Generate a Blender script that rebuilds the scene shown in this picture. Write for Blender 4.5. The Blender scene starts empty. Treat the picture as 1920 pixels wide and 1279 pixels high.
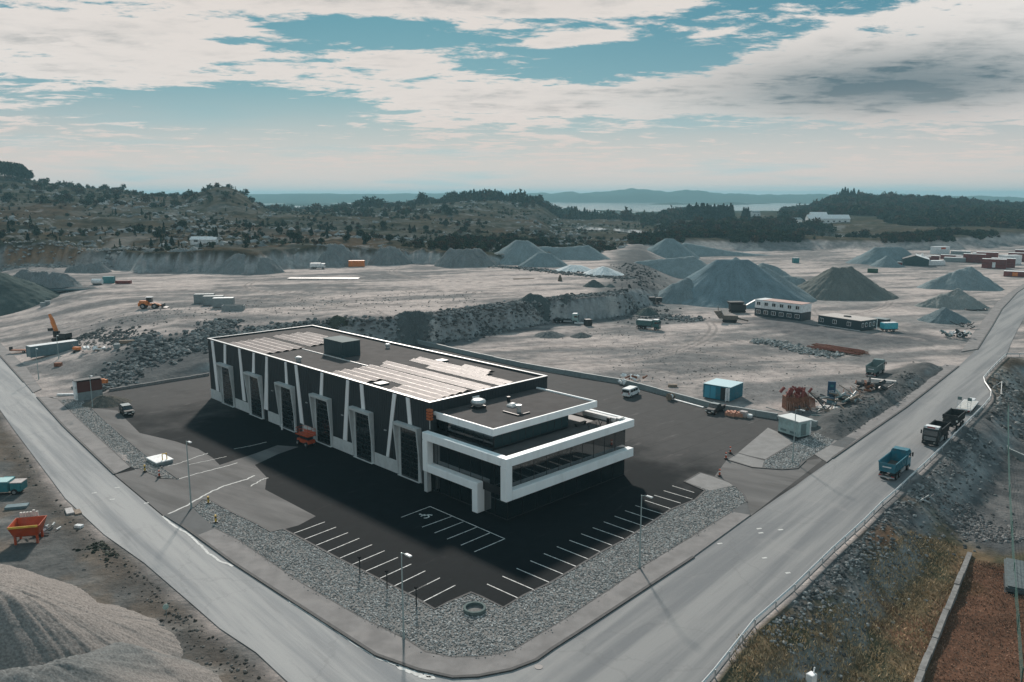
import bpy, bmesh, math, random
import numpy as np
from mathutils import Vector, Matrix
R = math.radians
scene = bpy.context.scene
# ------------------------------------------------------------------ camera
CAMH = 41.79; PITCH = 0.1797; FPX = 1502.4
cam_d = bpy.data.cameras.new('camera'); cam = bpy.data.objects.new('camera', cam_d)
scene.collection.objects.link(cam); scene.camera = cam
cam.location = (0, 0, CAMH); cam.rotation_euler = (math.pi/2 - PITCH, 0, 0)
cam_d.sensor_width = 36; cam_d.lens = FPX/1920*36; cam_d.clip_start = .5; cam_d.clip_end = 60000
# ------------------------------------------------------------------ world
SUN_EL = 30.0; SUN_AZ = 97.5           # azimuth measured anticlockwise from +X
SKY_STRENGTH = 0.10; EXPO = 0.05; KS = 1/(SKY_STRENGTH*2**EXPO)
world = bpy.data.worlds.new('World'); scene.world = world; world.use_nodes = True
nt = world.node_tree; nt.nodes.clear()
def nd(t, ty, **kw):
    n = t.nodes.new(ty)
    for k, v in kw.items():
        if k.startswith('i_'):
            key = k[2:]; key = int(key) if key.isdigit() else key.replace('_', ' ')
            n.inputs[key].default_value = v
        else: setattr(n, k, v)
    return n
def lk(t, a, b): t.links.new(a, b)
def vmath(t, op, a=None, b=None):
    n = nd(t, 'ShaderNodeVectorMath', operation=op)
    for i, s in enumerate((a, b)):
        if s is None: continue
        if hasattr(s, 'is_output'): lk(t, s, n.inputs[i])
        else: n.inputs[i].default_value = s
    return n.outputs['Value'] if op in ('LENGTH', 'DOT_PRODUCT', 'DISTANCE') else n.outputs[0]
def fmath(t, op, a=None, b=None, c=None, clamp=False):
    n = nd(t, 'ShaderNodeMath', operation=op, use_clamp=clamp)
    for i, s in enumerate((a, b, c)):
        if s is None: continue
        if hasattr(s, 'is_output'): lk(t, s, n.inputs[i])
        else: n.inputs[i].default_value = s
    return n.outputs[0]
def mix(t, fac, a, b, blend='MIX'):
    n = nd(t, 'ShaderNodeMix', data_type='RGBA', blend_type=blend)
    for s, i in ((fac, 0), (a, 6), (b, 7)):
        if hasattr(s, 'is_output'): lk(t, s, n.inputs[i])
        elif i == 0: n.inputs[0].default_value = s
        else: n.inputs[i].default_value = (*s[:3], 1)
    return n.outputs[2]
def ramp(t, v, lo, hi, smooth=True):
    n = nd(t, 'ShaderNodeMapRange', interpolation_type='SMOOTHSTEP' if smooth else 'LINEAR')
    lk(t, v, n.inputs[0]); n.inputs[1].default_value = lo; n.inputs[2].default_value = hi
    return n.outputs[0]
def noise(t, vec, scale, detail=4, rough=.55, dist=0, out=0):
    n = nd(t, 'ShaderNodeTexNoise'); n.inputs['Scale'].default_value = scale
    n.inputs['Detail'].default_value = detail; n.inputs['Roughness'].default_value = rough
    n.inputs['Distortion'].default_value = dist
    if vec is not None: lk(t, vec, n.inputs['Vector'])
    return n.outputs[out]
sky = nd(nt, 'ShaderNodeTexSky', sky_type='NISHITA', sun_disc=False)
sky.sun_elevation = R(SUN_EL); sky.sun_rotation = R(90 - SUN_AZ); sky.air_density = 1.0; sky.dust_density = 1.5; sky.ozone_density = 2.0
tc = nd(nt, 'ShaderNodeTexCoord'); D = tc.outputs['Generated']
sep = nd(nt, 'ShaderNodeSeparateXYZ'); lk(nt, D, sep.inputs[0])
zz = fmath(nt, 'MAXIMUM', sep.outputs[2], 0.0)
# flat cloud deck seen in perspective, eased towards the horizon
den = fmath(nt, 'ADD', zz, 0.075)
px = fmath(nt, 'DIVIDE', sep.outputs[0], den); py = fmath(nt, 'DIVIDE', sep.outputs[1], den)
cmb = nd(nt, 'ShaderNodeCombineXYZ'); lk(nt, px, cmb.inputs[0]); lk(nt, py, cmb.inputs[1])
P = cmb.outputs[0]
P = vmath(nt, 'ADD', P, (3.7, 1.9, 0.0))
big = noise(nt, P, 0.42, 2, .5, .3)
med = noise(nt, vmath(nt, 'MULTIPLY', P, (1.0, 1.35, 1.0)), 2.5, 10, .64, .35)
fine = noise(nt, vmath(nt, 'MULTIPLY', P, (1.0, 1.5, 1.0)), 6.0, 8, .68, .2)
def blob(t, az, el, wa, we):
    # soft weather patch centred on a compass direction
    a = fmath(t, 'ARCTAN2', sep.outputs[0], sep.outputs[1])
    da = fmath(t, 'DIVIDE', fmath(t, 'SUBTRACT', a, R(az)), R(wa))
    e = fmath(t, 'ARCSINE', sep.outputs[2])
    de = fmath(t, 'DIVIDE', fmath(t, 'SUBTRACT', e, R(el)), R(we))
    s = fmath(t, 'ADD', fmath(t, 'MULTIPLY', da, da), fmath(t, 'MULTIPLY', de, de))
    return fmath(t, 'EXPONENT', fmath(t, 'MULTIPLY', s, -1.0))
dens = fmath(nt, 'ADD', fmath(nt, 'MULTIPLY', med, .70), fmath(nt, 'MULTIPLY', big, .38))
dens = fmath(nt, 'ADD', dens, fmath(nt, 'MULTIPLY', fine, .36))
darkb = blob(nt, 25, 6.7, 12, 2.2)
for (az, el, wa, we, amt) in ((-28, 9.2, 13, 1.5, .26), (-22, 12.6, 22, 1.1, .24), (4, 12.8, 12, 1.2, .20), (25, 8.4, 11, 2.4, .26), (25, 5.6, 10, 1.3, .20), (2, 6.5, 15, 1.0, .20), (-9, 10.6, 8, 1.5, -.20), (16, 12.4, 5, .7, -.16), (-17, 5.6, 9, 1.2, -.22), (8, 9.0, 8, 1.1, -.24), (-24, 7.4, 9, .5, .12), (-7, 9.0, 4, .5, .22), (3, 10.2, 5, .6, .16)):
    dens = fmath(nt, 'ADD', dens, fmath(nt, 'MULTIPLY', blob(nt, az, el, wa, we), amt))
cov = ramp(nt, dens, .695, .80)
thick = ramp(nt, dens, .82, 1.08)
# sunward factor; clouds away from the sun are brightened to add fill light
sund = (math.cos(R(SUN_AZ))*math.cos(R(SUN_EL)), math.sin(R(SUN_AZ))*math.cos(R(SUN_EL)), math.sin(R(SUN_EL)))
sd_ = vmath(nt, 'DOT_PRODUCT', D, sund)
sunward = ramp(nt, sd_, .55, 1.0)
def kc(c): return tuple(v*KS for v in c)
elr = ramp(nt, sep.outputs[2], .0, .20, False)
grad = mix(nt, elr, kc((.38, .52, .55)), kc((.095, .265, .345)))
skyc = mix(nt, .88, mix(nt, 1.0, sky.outputs[0], (.30, .55, .60), 'MULTIPLY'), grad)
cl_l = mix(nt, sunward, kc((.84, .83, .81)), kc((.76, .70, .655)))
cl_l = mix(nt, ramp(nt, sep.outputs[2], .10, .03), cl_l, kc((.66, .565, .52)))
cl_d = kc((.125, .185, .215))
det = ramp(nt, noise(nt, vmath(nt, 'ADD', P, (.05, .16, 0)), 3.2, 6, .6, .2), .35, .72)
th2 = fmath(nt, 'MULTIPLY', thick, fmath(nt, 'ADD', fmath(nt, 'MULTIPLY', det, .5), .05), clamp=True)
th2 = fmath(nt, 'ADD', th2, fmath(nt, 'MULTIPLY', darkb, .9), clamp=True)
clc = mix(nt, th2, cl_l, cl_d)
lowh = ramp(nt, sep.outputs[2], .13, .012)
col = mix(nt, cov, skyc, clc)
hz = mix(nt, ramp(nt, noise(nt, P, .5, 3), .28, .52), kc((.56, .63, .625)), kc((.76, .65, .595)))
col = mix(nt, fmath(nt, 'MULTIPLY', lowh, .92), col, hz)
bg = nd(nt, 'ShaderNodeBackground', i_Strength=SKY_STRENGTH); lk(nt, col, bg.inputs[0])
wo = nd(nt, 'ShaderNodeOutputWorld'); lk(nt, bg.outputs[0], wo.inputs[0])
# ------------------------------------------------------------------ sun
sl = bpy.data.lights.new('sun', 'SUN'); sl.energy = 4.8; sl.angle = R(3.5); sl.color = (1.0, .90, .82)
so = bpy.data.objects.new('sun', sl); scene.collection.objects.link(so)
so.rotation_euler = Vector(sund).to_track_quat('Z', 'Y').to_euler()
vs = scene.view_settings; vs.view_transform = 'Standard'; vs.look = 'None'; vs.gamma = 1; vs.use_curve_mapping = False
vs.exposure = EXPO
scene.cycles.volume_bounces = 1; scene.cycles.max_bounces = 6; scene.cycles.transparent_max_bounces = 6
# ------------------------------------------------------------------ coordinates
CX, CY = 960, 639.5
def W(u, v, z=0.0):
    """ground point seen at survey mark (u, v) of the photograph, on the level z"""
    x = (u-CX)/FPX; y = -(v-CY)/FPX
    r = (x, math.cos(PITCH)+y*math.sin(PITCH), -math.sin(PITCH)+y*math.cos(PITCH))
    t = (z-CAMH)/r[2]
    return Vector((t*r[0], t*r[1], z))
def WL(pts, z=0.0): return [W(u, v, z) for u, v in pts]
def ext(p, q, d):
    e = (q-p).normalized(); return q+e*d
rng = np.random.default_rng(7); random.seed(7)
def sd_poly(x, y, poly):
    """signed distance, negative inside"""
    d = np.full(x.shape, 1e18); s = np.ones(x.shape)
    n = len(poly)
    for i in range(n):
        ax, ay = poly[i][0], poly[i][1]; bx, by = poly[i-1][0], poly[i-1][1]
        ex, ey = bx-ax, by-ay; wx, wy = x-ax, y-ay
        t = np.clip((wx*ex+wy*ey)/max(ex*ex+ey*ey, 1e-9), 0, 1)
        qx, qy = wx-ex*t, wy-ey*t
        d = np.minimum(d, qx*qx+qy*qy)
        c1 = y >= ay; c2 = y < by; c3 = ex*wy > ey*wx
        flip = (c1 & c2 & c3) | (~c1 & ~c2 & ~c3)
        s = np.where(flip, -s, s)
    return s*np.sqrt(d)
def sd_line(x, y, pts):
    d = np.full(x.shape, 1e18)
    for i in range(len(pts)-1):
        ax, ay = pts[i][0], pts[i][1]; bx, by = pts[i+1][0], pts[i+1][1]
        ex, ey = bx-ax, by-ay; wx, wy = x-ax, y-ay
        t = np.clip((wx*ex+wy*ey)/max(ex*ex+ey*ey, 1e-9), 0, 1)
        qx, qy = wx-ex*t, wy-ey*t
        d = np.minimum(d, qx*qx+qy*qy)
    return np.sqrt(d)
def _h(ix, iy, seed):
    n = (ix.astype(np.int64)*374761393+iy.astype(np.int64)*668265263+seed*1442695041) & 0xffffffff
    n = ((n ^ (n >> 13))*1274126177) & 0xffffffff
    return ((n ^ (n >> 16)) & 0xffff)/65535.0
def vnoise(x, y, seed=0):
    ix = np.floor(x); iy = np.floor(y); fx = x-ix; fy = y-iy
    fx = fx*fx*(3-2*fx); fy = fy*fy*(3-2*fy)
    a = _h(ix, iy, seed); b = _h(ix+1, iy, seed); c = _h(ix, iy+1, seed); d = _h(ix+1, iy+1, seed)
    return (a*(1-fx)+b*fx)*(1-fy)+(c*(1-fx)+d*fx)*fy
def fbm(x, y, s, o=4, seed=0, g=.5):
    t = 0; a = 1; n = 0
    for k in range(o):
        t = t+a*vnoise(x/s+17.3*k, y/s-9.1*k, seed+k); n += a; a *= g; s = s/2.03
    return t/n
def S(a, b, v):
    t = np.clip((v-a)/(b-a), 0, 1); return t*t*(3-2*t)
# ------------------------------------------------------------------ site outlines
kerb_near = [(308,968),(340,985),(369,1006),(440,1058),(531,1117),(643,1189),(705,1229),(784,1257),(849,1271),(896,1269),(958,1257),(1005,1239),(1036,1217),(1083,1187),(1300,1045),(1407,967)]
swo_near = [(358,953),(403,992),(447,1014),(565,1095),(674,1158),(762,1201),(799,1225),(846,1234),(890,1234),(933,1229),(965,1220),(1005,1195),(1052,1167),(1146,1105),(1205,1064),(1300,1006),(1373,961)]
bed_in = [(362,953),(378,938),(394,939),(434,961),(475,980),(509,998.5),(531,993),(571,1014),(634,1048),(705,1084),(780,1123),(815,1143.6),(840,1131),(883.5,1112),(902,1120),(944,1140.5),(983,1117),(1030,1095),(1077,1067),(1127,1036),(1170.6,1014),(1208,989),(1227,977),(1258,956),(1304,938),(1322,921),(1283,904),(1313,887),(1337,894),(1367,905),(1383,916),(1396,931),(1400,942)]
rail_px = [(1300,1292),(1339,1255),(1414,1161),(1489,1096),(1564,1024),(1620,974),(1654,940),(1678,919.5),(1703.5,895),(1732,869),(1766,837),(1781,822),(1801,802),(1823,780),(1845,758.5),(1858,743),(1859,732),(1847,715),(1845,706),(1856,693),(1871,677.5),(1887,663)]
RAIL = WL(rail_px, .75)
rail_start = ext(RAIL[2], RAIL[0], 25)
lroad_left = [(0,768),(22,800),(123,935),(195,1002),(270,1055),(348,1122),(412,1178),(480,1223),(540,1279)]
L0 = WL(lroad_left)
ROAD = [ext(L0[2], L0[0], 260)]+L0+WL([(700,1400),(1000,1480),(1200,1380)])+[rail_start]+[Vector((p.x,p.y,0)) for p in RAIL[1:]]+\
    WL([(1896,642),(1907,620),(1920,596),(1975,545),(2080,490),(2400,440),(2400,425),(2150,455),(2010,497),(1934,530),(1907,549),(1879,579),(1860,612),(1830,656),(1797,687),(1700,763),(1560,860),(1490,912),(1407,967)])+\
    WL(kerb_near[::-1])[1:]+WL([(215,890),(120,800),(70,745),(45,717)])+[ext(W(45,717), W(0,667), 260)]
ROAD = [Vector((p.x, p.y, 0)) for p in ROAD]
PAD = WL([(205,733),(390,703),(600,668),(780,642),(858,662),(975,689),(1090,709),(1170,722),(1265,748),(1340,768),(1458,786),(1490,800),(1552,832),(1527,853),(1560,862),(1407,969),(1373,961),(1300,1012),(1100,1080),(950,1155),(815,1160),(700,1100),(500,1010),(400,960),(358,954),(306,969),(213,891),(243,876),(300,900),(281,860),(241,828),(200,792),(173,765),(176,745)])
kiosk_bed = [(1433,864),(1445,858),(1490,830),(1510,820),(1543,807),(1571,816),(1558,835),(1527,853),(1510,864),(1494.6,879),(1466,881),(1429,878)]
kiosk_pave = [(1363,862.5),(1383,850.5),(1411,858),(1433,864),(1429,878),(1411,877)]
strip_bed = [(110,751),(150,747),(172,766),(200,792.5),(241,828),(281,860),(307,879),(334,898.6),(300,897),(262,879),(245,877),(161,800)]
BENCH = WL([(60,618),(140,622),(230,625),(300,640),(350,640),(400,618),(500,605),(620,600),(700,601),(800,597),(870,587),(900,577),(952,574),(1012,565),(1082,561),(1130,557),(1165,550),(1185,530),(1185,500),(1190,476),(1190,462)], 7)+[W(1190,430,7), W(900,430,7), W(100,430,7), W(-900,470,7), W(-500,560,7)]
UPF = WL([(-500,540),(-300,525),(0,497),(90,497),(180,503),(262,512),(330,510),(480,514),(560,503),(640,498),(800,495),(900,500),(1000,492),(1140,482)], 7)
UPF2 = WL([(1210,470),(1300,466),(1500,462),(1700,462),(1800,462),(1920,455),(2300,455)], 3)
UPPER = UPF+UPF2+[Vector((14000, 9000, 0)), Vector((0, 16000, 0)), Vector((-14000, 9000, 0))]
LOWR = [Vector((p.x, p.y, 0)) for p in [rail_start]+RAIL[1:]]+[W(1960,672), W(2300,680), Vector((300,60,0)), Vector((120,-60,0)), Vector((20,-20,0))]
# heath heights (azimuth columns, distance rows)
US = [-900,-300,0,200,330,430,530,700,870,1000,1060,1150,1300,1480,1580,1700,1920,2300,3000]
RS = [300,420,550,700,900,1150,1500,2000,2600,3000]
TAB = np.array([
 [14,16,20,28,45,60,50,20,-3,-12],[14,16,20,28,45,60,50,20,-3,-12],[13,15,19,26,42,61,40,10,-3,-12],[13,15,18,24,37,48.5,25,8,-3,-12],[13,15,18,23,33,42,20,5,-3,-12],
 [14,16,19,24,50,34,15,5,-3,-12],[13,15,18,20,21,18,12,4,-3,-12],[13,14,16,18,22,25,16,4,-3,-12],[11,12,15,18,25,35,25,5,-3,-12],[9,10,14,17,20,30,22,5,-3,-12],
 [8,8,8,7,7,8,4,-2,-3,-12],[6,6,7,6,6,7,3,-2,-3,-12],[3,5,7,10,11,10,8,2,-3,-12],[2,3,5,8,10,12,14,5,-3,-12],[2,3,5,8,12,20,37,20,-3,-12],
 [2,3,5,8,12,18,34,20,-3,-12],[2,3,5,8,12,16,22,15,-3,-12],[2,3,5,8,12,16,22,15,-3,-12],[2,3,5,8,12,16,22,15,-3,-12]], float)
AZS = np.arctan((np.array(US)-CX)/FPX)
FARU = np.arctan((np.array([-900,0,500,800,1000,1060,1200,1260,1400,1500,1600,1700,1830,1920,2600])-CX)/FPX)
FARV = np.array([362,362,362,362,361,357.5,357,360,363,364,366,367,369,372,372.])
PONDS = [(WL([(1070,425),(1090,424),(1125,427),(1150,430),(1120,432),(1085,430)], 7.2), 7.2), (WL([(1150,428),(1190,431),(1245,438),(1240,442),(1195,439),(1150,432)], 7.0), 7.0), (WL([(1517,436),(1575,437),(1645,442),(1640,446),(1570,445),(1520,440)], 5.2), 5.2)]
def upper_height(x, y):
    r = np.hypot(x, y); az = np.arctan2(x, y)
    fi = np.interp(az, AZS, np.arange(len(US))); fj = np.interp(r, RS, np.arange(len(RS)))
    i0 = np.minimum(fi.astype(int), len(US)-2); j0 = np.minimum(fj.astype(int), len(RS)-2)
    a = fi-i0; b = fj-j0; a = a*a*(3-2*a); b = b*b*(3-2*b)
    z = (TAB[i0, j0]*(1-a)+TAB[i0+1, j0]*a)*(1-b)+(TAB[i0, j0+1]*(1-a)+TAB[i0+1, j0+1]*a)*b
    k = S(330, 500, r)*(1-S(2200, 2700, r))
    left = 1-S(.05, .25, az)
    z = z+k*(left*(fbm(x, y, 90, 5, 3)-.5)*13+(1-left)*(fbm(x, y, 70, 4, 5)-.5)*5)
    rock = np.abs(fbm(x, y, 26, 4, 11)-.5)
    z = z+k*left*(.5-rock*4)*2.0
    # far islands and fjord shores
    f = S(2700, 3200, r)
    n1 = fbm(x, y, 1500, 5, 21); n2 = fbm(x, y, 600, 4, 31)
    rt = S(-.1, .15, az)
    zf = (n1-.49)*300+(n2-.5)*90-4+rt*14
    zf = np.where(zf > 0, (17+rt*9)*(1-np.exp(-np.maximum(zf, 0)/34))+(fbm(x, y, 330, 4, 36)-.5)*34*S(0, 20, zf), zf)
    skyl = CAMH+(365-np.interp(az, FARU, FARV))/FPX*6300
    ridge = S(4700, 6300, r)
    zr = skyl+(fbm(az*3000, r*.1, 110, 5, 41)-.5)*58*(.4+rt)-(1-S(5600, 6300, r))*14*(fbm(az*3000, r*.1, 90, 3, 43))
    zf = zf*(1-ridge)+zr*ridge
    zf = np.where(r > 6500, zr-(r-6500)*.06, zf)
    z = z*(1-f)+np.maximum(zf, -12)*f
    return z
BANKR = WL([(1530,815),(1600,778),(1650,745),(1700,715),(1735,692)])
BANK_CAB = WL([(1470,612),(1560,632),(1650,640),(1700,640)])
SPOIL = WL([(205,722),(240,712),(300,704),(372,690)])
FILL = WL([(262,688),(300,676),(390,660)], 2)
def height(x, y, full=False):
    x = np.asarray(x, float); y = np.asarray(y, float)
    r = np.hypot(x, y)
    sheet = np.minimum(np.minimum(sd_poly(x, y, ROAD), sd_poly(x, y, PAD)), 1e9)
    sw = sd_poly(x, y, WL(swo_near+kerb_near[::-1]+bed_in))  # rough hull of the verge
    sheet = np.minimum(sheet, sw)
    free = S(.5, 5, sheet)
    z = -.08+free*(.10+(fbm(x, y, 14, 4, 51)-.5)*.7)
    # left low ground
    sb = sd_poly(x, y, BENCH)
    wv = 4.0+S(-40, -110, x)*48+S(285, 340, y)*S(10, 60, x)*22
    nz = (fbm(x, y, 7, 3, 61)-.5)*2.4
    tb = S(0, 1, (wv-sb+nz)/wv)
    z = z+7*tb*free*(1-S(-50, -90, x)*(1-S(0, 45, sheet)))
    # the filled bank behind the yard
    d = sd_line(x, y, FILL); z = z+free*np.maximum(0, 4.2-d*.42+nz*.4)*(1-tb)
    d = sd_line(x, y, BANKR); z = z+free*1.5*np.exp(-(d/4.0)**2)*(.5+fbm(x, y, 5, 3, 71))
    d = sd_line(x, y, BANK_CAB); z = z+.9*np.exp(-(d/7.0)**2)*(.4+fbm(x, y, 6, 3, 73))
    # right hand slope below the guard rail
    sl_ = sd_poly(x, y, LOWR)
    z = z-S(0, 9, -sl_-.6)*(4.2+0*x)+S(1, 5, -sl_)*(fbm(x, y, 6, 4, 81)-.5)*1.1
    # heath
    su = sd_poly(x, y, UPPER); az = np.arctan2(x, y)
    wu = 8+S(.02, .12, az)*16
    n2 = (fbm(x, y, 16, 4, 91)-.5)*14*(1-S(.02, .12, az))
    tu = S(0, 1, (-su+n2*S(0, 3, -su+3))/wu)
    zu = upper_height(x, y)
    z = z*(1-tu)+zu*tu
    z = np.where((tu > .02) & (tu < .98) & (az < .1), z+(np.abs(fbm(x, y, 7, 4, 95)-.5)-.12)*9+(fbm(x, y, 2.5, 2, 96)-.5)*1.6, z)
    for poly, pz in PONDS:
        d = sd_poly(x, y, poly); k = 1-S(2, 60, d); z = z*(1-k)+(pz-.5)*k
    if full: return z, dict(sheet=sheet, bench=sb, tb=tb, low=sl_, tu=tu, up=su, az=az, r=r)
    return z
def hz_(p): return float(height(np.array([p[0]]), np.array([p[1]]))[0])
def Wt(u, v, n=24):
    """survey mark on the actual terrain (ray marched to the ground)"""
    x = (u-CX)/FPX; y = -(v-CY)/FPX
    r = Vector((x, math.cos(PITCH)+y*math.sin(PITCH), -math.sin(PITCH)+y*math.cos(PITCH)))
    t = np.geomspace(40, 2600, 700)
    X = r.x*t; Y = r.y*t; Z = CAMH+r.z*t
    g = height(X, Y); hit = np.argmax(Z < g)
    if hit == 0: hit = len(t)-1
    a, b = t[hit-1], t[hit]
    tt = np.linspace(a, b, 40); g2 = height(r.x*tt, r.y*tt); k = np.argmax(CAMH+r.z*tt < g2)
    tt = tt[k]
    return Vector((r.x*tt, r.y*tt, float(g2[k])))
# ------------------------------------------------------------------ object helpers
def link(o, parent=None):
    scene.collection.objects.link(o)
    if parent is not None: o.parent = parent
    return o
def tag(o, label=None, cat=None, group=None, kind=None):
    if label: o['label'] = label
    if cat: o['category'] = cat
    if group: o['group'] = group
    if kind: o['kind'] = kind
    return o
def thing(name, label, cat, loc=(0, 0, 0), rot=0, group=None):
    o = bpy.data.objects.new(name, None); o.location = loc; o.rotation_euler = (0, 0, rot)
    o.empty_display_size = .5
    scene.collection.objects.link(o); return tag(o, label, cat, group)
def dup(root, loc=None, rot=None, label=None, group=None):
    def cp(o, par):
        c = o.copy(); scene.collection.objects.link(c); c.parent = par
        for ch in list(o.children): cp(ch, c)
        return c
    r = cp(root, None)
    if loc is not None: r.location = loc
    if rot is not None: r.rotation_euler = (0, 0, rot)
    if label: r['label'] = label
    if group: r['group'] = group
    return r
class MB:
    def __init__(s): s.v = []; s.f = []
    def add(s, vs, fs):
        o = len(s.v); s.v += [tuple(p) for p in vs]; s.f += [tuple(i+o for i in f) for f in fs]; return s
    def box(s, x0, x1, y0, y1, z0, z1):
        return s.add([(x0,y0,z0),(x1,y0,z0),(x1,y1,z0),(x0,y1,z0),(x0,y0,z1),(x1,y0,z1),(x1,y1,z1),(x0,y1,z1)],
                     [(0,3,2,1),(4,5,6,7),(0,1,5,4),(1,2,6,5),(2,3,7,6),(3,0,4,7)])
    def hexa(s, p):  # eight corners, bottom loop then top loop
        return s.add(p, [(0,3,2,1),(4,5,6,7),(0,1,5,4),(1,2,6,5),(2,3,7,6),(3,0,4,7)])
    def prism(s, pts, a, b, ax='y'):
        n = len(pts)
        def m(p, t):
            return {'y': (p[0], t, p[1]), 'x': (t, p[0], p[1]), 'z': (p[0], p[1], t)}[ax]
        vs_ = [m(p, a) for p in pts]+[m(p, b) for p in pts]
        return s.add(vs_, [tuple(range(n))[::-1], tuple(range(n, 2*n))]+[(i, (i+1) % n, n+(i+1) % n, n+i) for i in range(n)])
    def cyl(s, p0, p1, r0, r1=None, n=10, caps=True):
        r1 = r0 if r1 is None else r1
        p0 = Vector(p0); p1 = Vector(p1); d = (p1-p0).normalized()
        a = d.orthogonal().normalized(); b = d.cross(a)
        vs_ = [p0+(a*math.cos(2*math.pi*i/n)+b*math.sin(2*math.pi*i/n))*r0 for i in range(n)]
        vs_ += [p1+(a*math.cos(2*math.pi*i/n)+b*math.sin(2*math.pi*i/n))*r1 for i in range(n)]
        fs = [(i, (i+1) % n, n+(i+1) % n, n+i) for i in range(n)]
        if caps: fs += [tuple(range(n))[::-1], tuple(range(n, 2*n))]
        return s.add(vs_, fs)
    def lathe(s, prof, n=16, c=(0, 0, 0)):
        vs_ = [(c[0]+r*math.cos(2*math.pi*i/n), c[1]+r*math.sin(2*math.pi*i/n), c[2]+z) for r, z in prof for i in range(n)]
        fs = [(k*n+i, k*n+(i+1) % n, (k+1)*n+(i+1) % n, (k+1)*n+i) for k in range(len(prof)-1) for i in range(n)]
        return s.add(vs_, fs)
    def mesh(s, name, mat, bev=0, smooth=False):
        me = bpy.data.meshes.new(name); me.from_pydata(s.v, [], s.f); me.materials.append(mat)
        bm = bmesh.new(); bm.from_mesh(me)
        bmesh.ops.recalc_face_normals(bm, faces=bm.faces)
        if bev:
            bmesh.ops.bevel(bm, geom=[e for e in bm.edges if e.is_manifold and e.calc_face_angle(0) > .5], offset=bev, segments=2, affect='EDGES', clamp_overlap=True)
        bm.to_mesh(me); bm.free()
        if smooth:
            me.shade_smooth()
        return me
    def part(s, name, mat, parent=None, bev=0, smooth=False, loc=None, rot=None):
        o = bpy.data.objects.new(name, s.mesh(name, mat, bev, smooth)); link(o, parent)
        if loc is not None: o.location = loc
        if rot is not None: o.rotation_euler = rot
        return o
def npmesh(name, V, F, mat, col=None, extra=None, smooth=False):
    """numpy vertices, triangles or quads of one size"""
    me = bpy.data.meshes.new(name); V = np.asarray(V, np.float32); F = np.asarray(F, np.int32)
    me.vertices.add(len(V)); me.vertices.foreach_set('co', V.ravel())
    k = F.shape[1]
    me.loops.add(F.size); me.loops.foreach_set('vertex_index', F.ravel())
    me.polygons.add(len(F)); me.polygons.foreach_set('loop_start', np.arange(0, F.size, k, dtype=np.int32))
    me.polygons.foreach_set('loop_total', np.full(len(F), k, np.int32))
    me.polygons.foreach_set('use_smooth', np.full(len(F), smooth))
    me.update(calc_edges=True); me.validate()
    if col is not None:
        at = me.color_attributes.new('Col', 'FLOAT_COLOR', 'POINT')
        c = np.ones((len(V), 4), np.float32); c[:, :3] = col; at.data.foreach_set('color', c.ravel())
    for nme, arr in (extra or {}).items():
        at = me.attributes.new(nme, 'FLOAT', 'POINT'); at.data.foreach_set('value', np.asarray(arr, np.float32))
    me.materials.append(mat); return me
# ------------------------------------------------------------------ materials
MATS = {}
def mat(name, col, rough=.6, metal=0, spec=.5, var=0.0, vscale=3.0, bump=0.0, bscale=20.0, col2=None, emit=None, coat=0, attr=False, dirt=0.0, dirtcol=(.25,.235,.22), dscale=.25, stretch=None, obj=False, dlo=.5, dhi=.68):
    if name in MATS: return MATS[name]
    m = bpy.data.materials.new(name); m.use_nodes = True; t = m.node_tree
    b = t.nodes['Principled BSDF']; b.inputs['Roughness'].default_value = rough; b.inputs['Metallic'].default_value = metal
    b.inputs['Specular IOR Level'].default_value = spec
    if coat: b.inputs['Coat Weight'].default_value = coat
    if obj: vec = nd(t, 'ShaderNodeTexCoord').outputs['Object']
    else: vec = nd(t, 'ShaderNodeNewGeometry').outputs['Position']
    if stretch:
        vr = nd(t, 'ShaderNodeVectorRotate', rotation_type='Z_AXIS'); lk(t, vec, vr.inputs['Vector']); vr.inputs['Angle'].default_value = -stretch[1]
        svec = vmath(t, 'MULTIPLY', vr.outputs[0], stretch[0])
    else: svec = vec
    c = None
    if attr:
        a = nd(t, 'ShaderNodeAttribute', attribute_name='Col'); c = a.outputs['Color']
    base = c if c is not None else (*col, 1)
    if var:
        n = noise(t, svec, vscale, 5, .6)
        lo = mix(t, 1.0, base, (1-var,)*3, 'MULTIPLY') if c is not None else tuple(x*(1-var) for x in col)
        hi = mix(t, 1.0, base, (1+var,)*3, 'MULTIPLY') if c is not None else tuple(x*(1+var) for x in (col2 or col))
        base = mix(t, ramp(t, n, .3, .7), lo, hi)
    if dirt:
        n = noise(t, svec, dscale, 6, .6, .4)
        f = fmath(t, 'MULTIPLY', ramp(t, n, dlo, dhi), dirt)
        base = mix(t, f, base, dirtcol)
    if hasattr(base, 'is_output'): lk(t, base, b.inputs['Base Color'])
    else: b.inputs['Base Color'].default_value = (*base[:3], 1)
    if bump:
        n = noise(t, vec, bscale, 4, .6); bp = nd(t, 'ShaderNodeBump'); bp.inputs['Strength'].default_value = bump
        bp.inputs['Distance'].default_value = .05; lk(t, n, bp.inputs['Height']); lk(t, bp.outputs[0], b.inputs['Normal'])
    if emit: b.inputs['Emission Color'].default_value = (*emit[0], 1); b.inputs['Emission Strength'].default_value = emit[1]
    MATS[name] = m; return m
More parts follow.
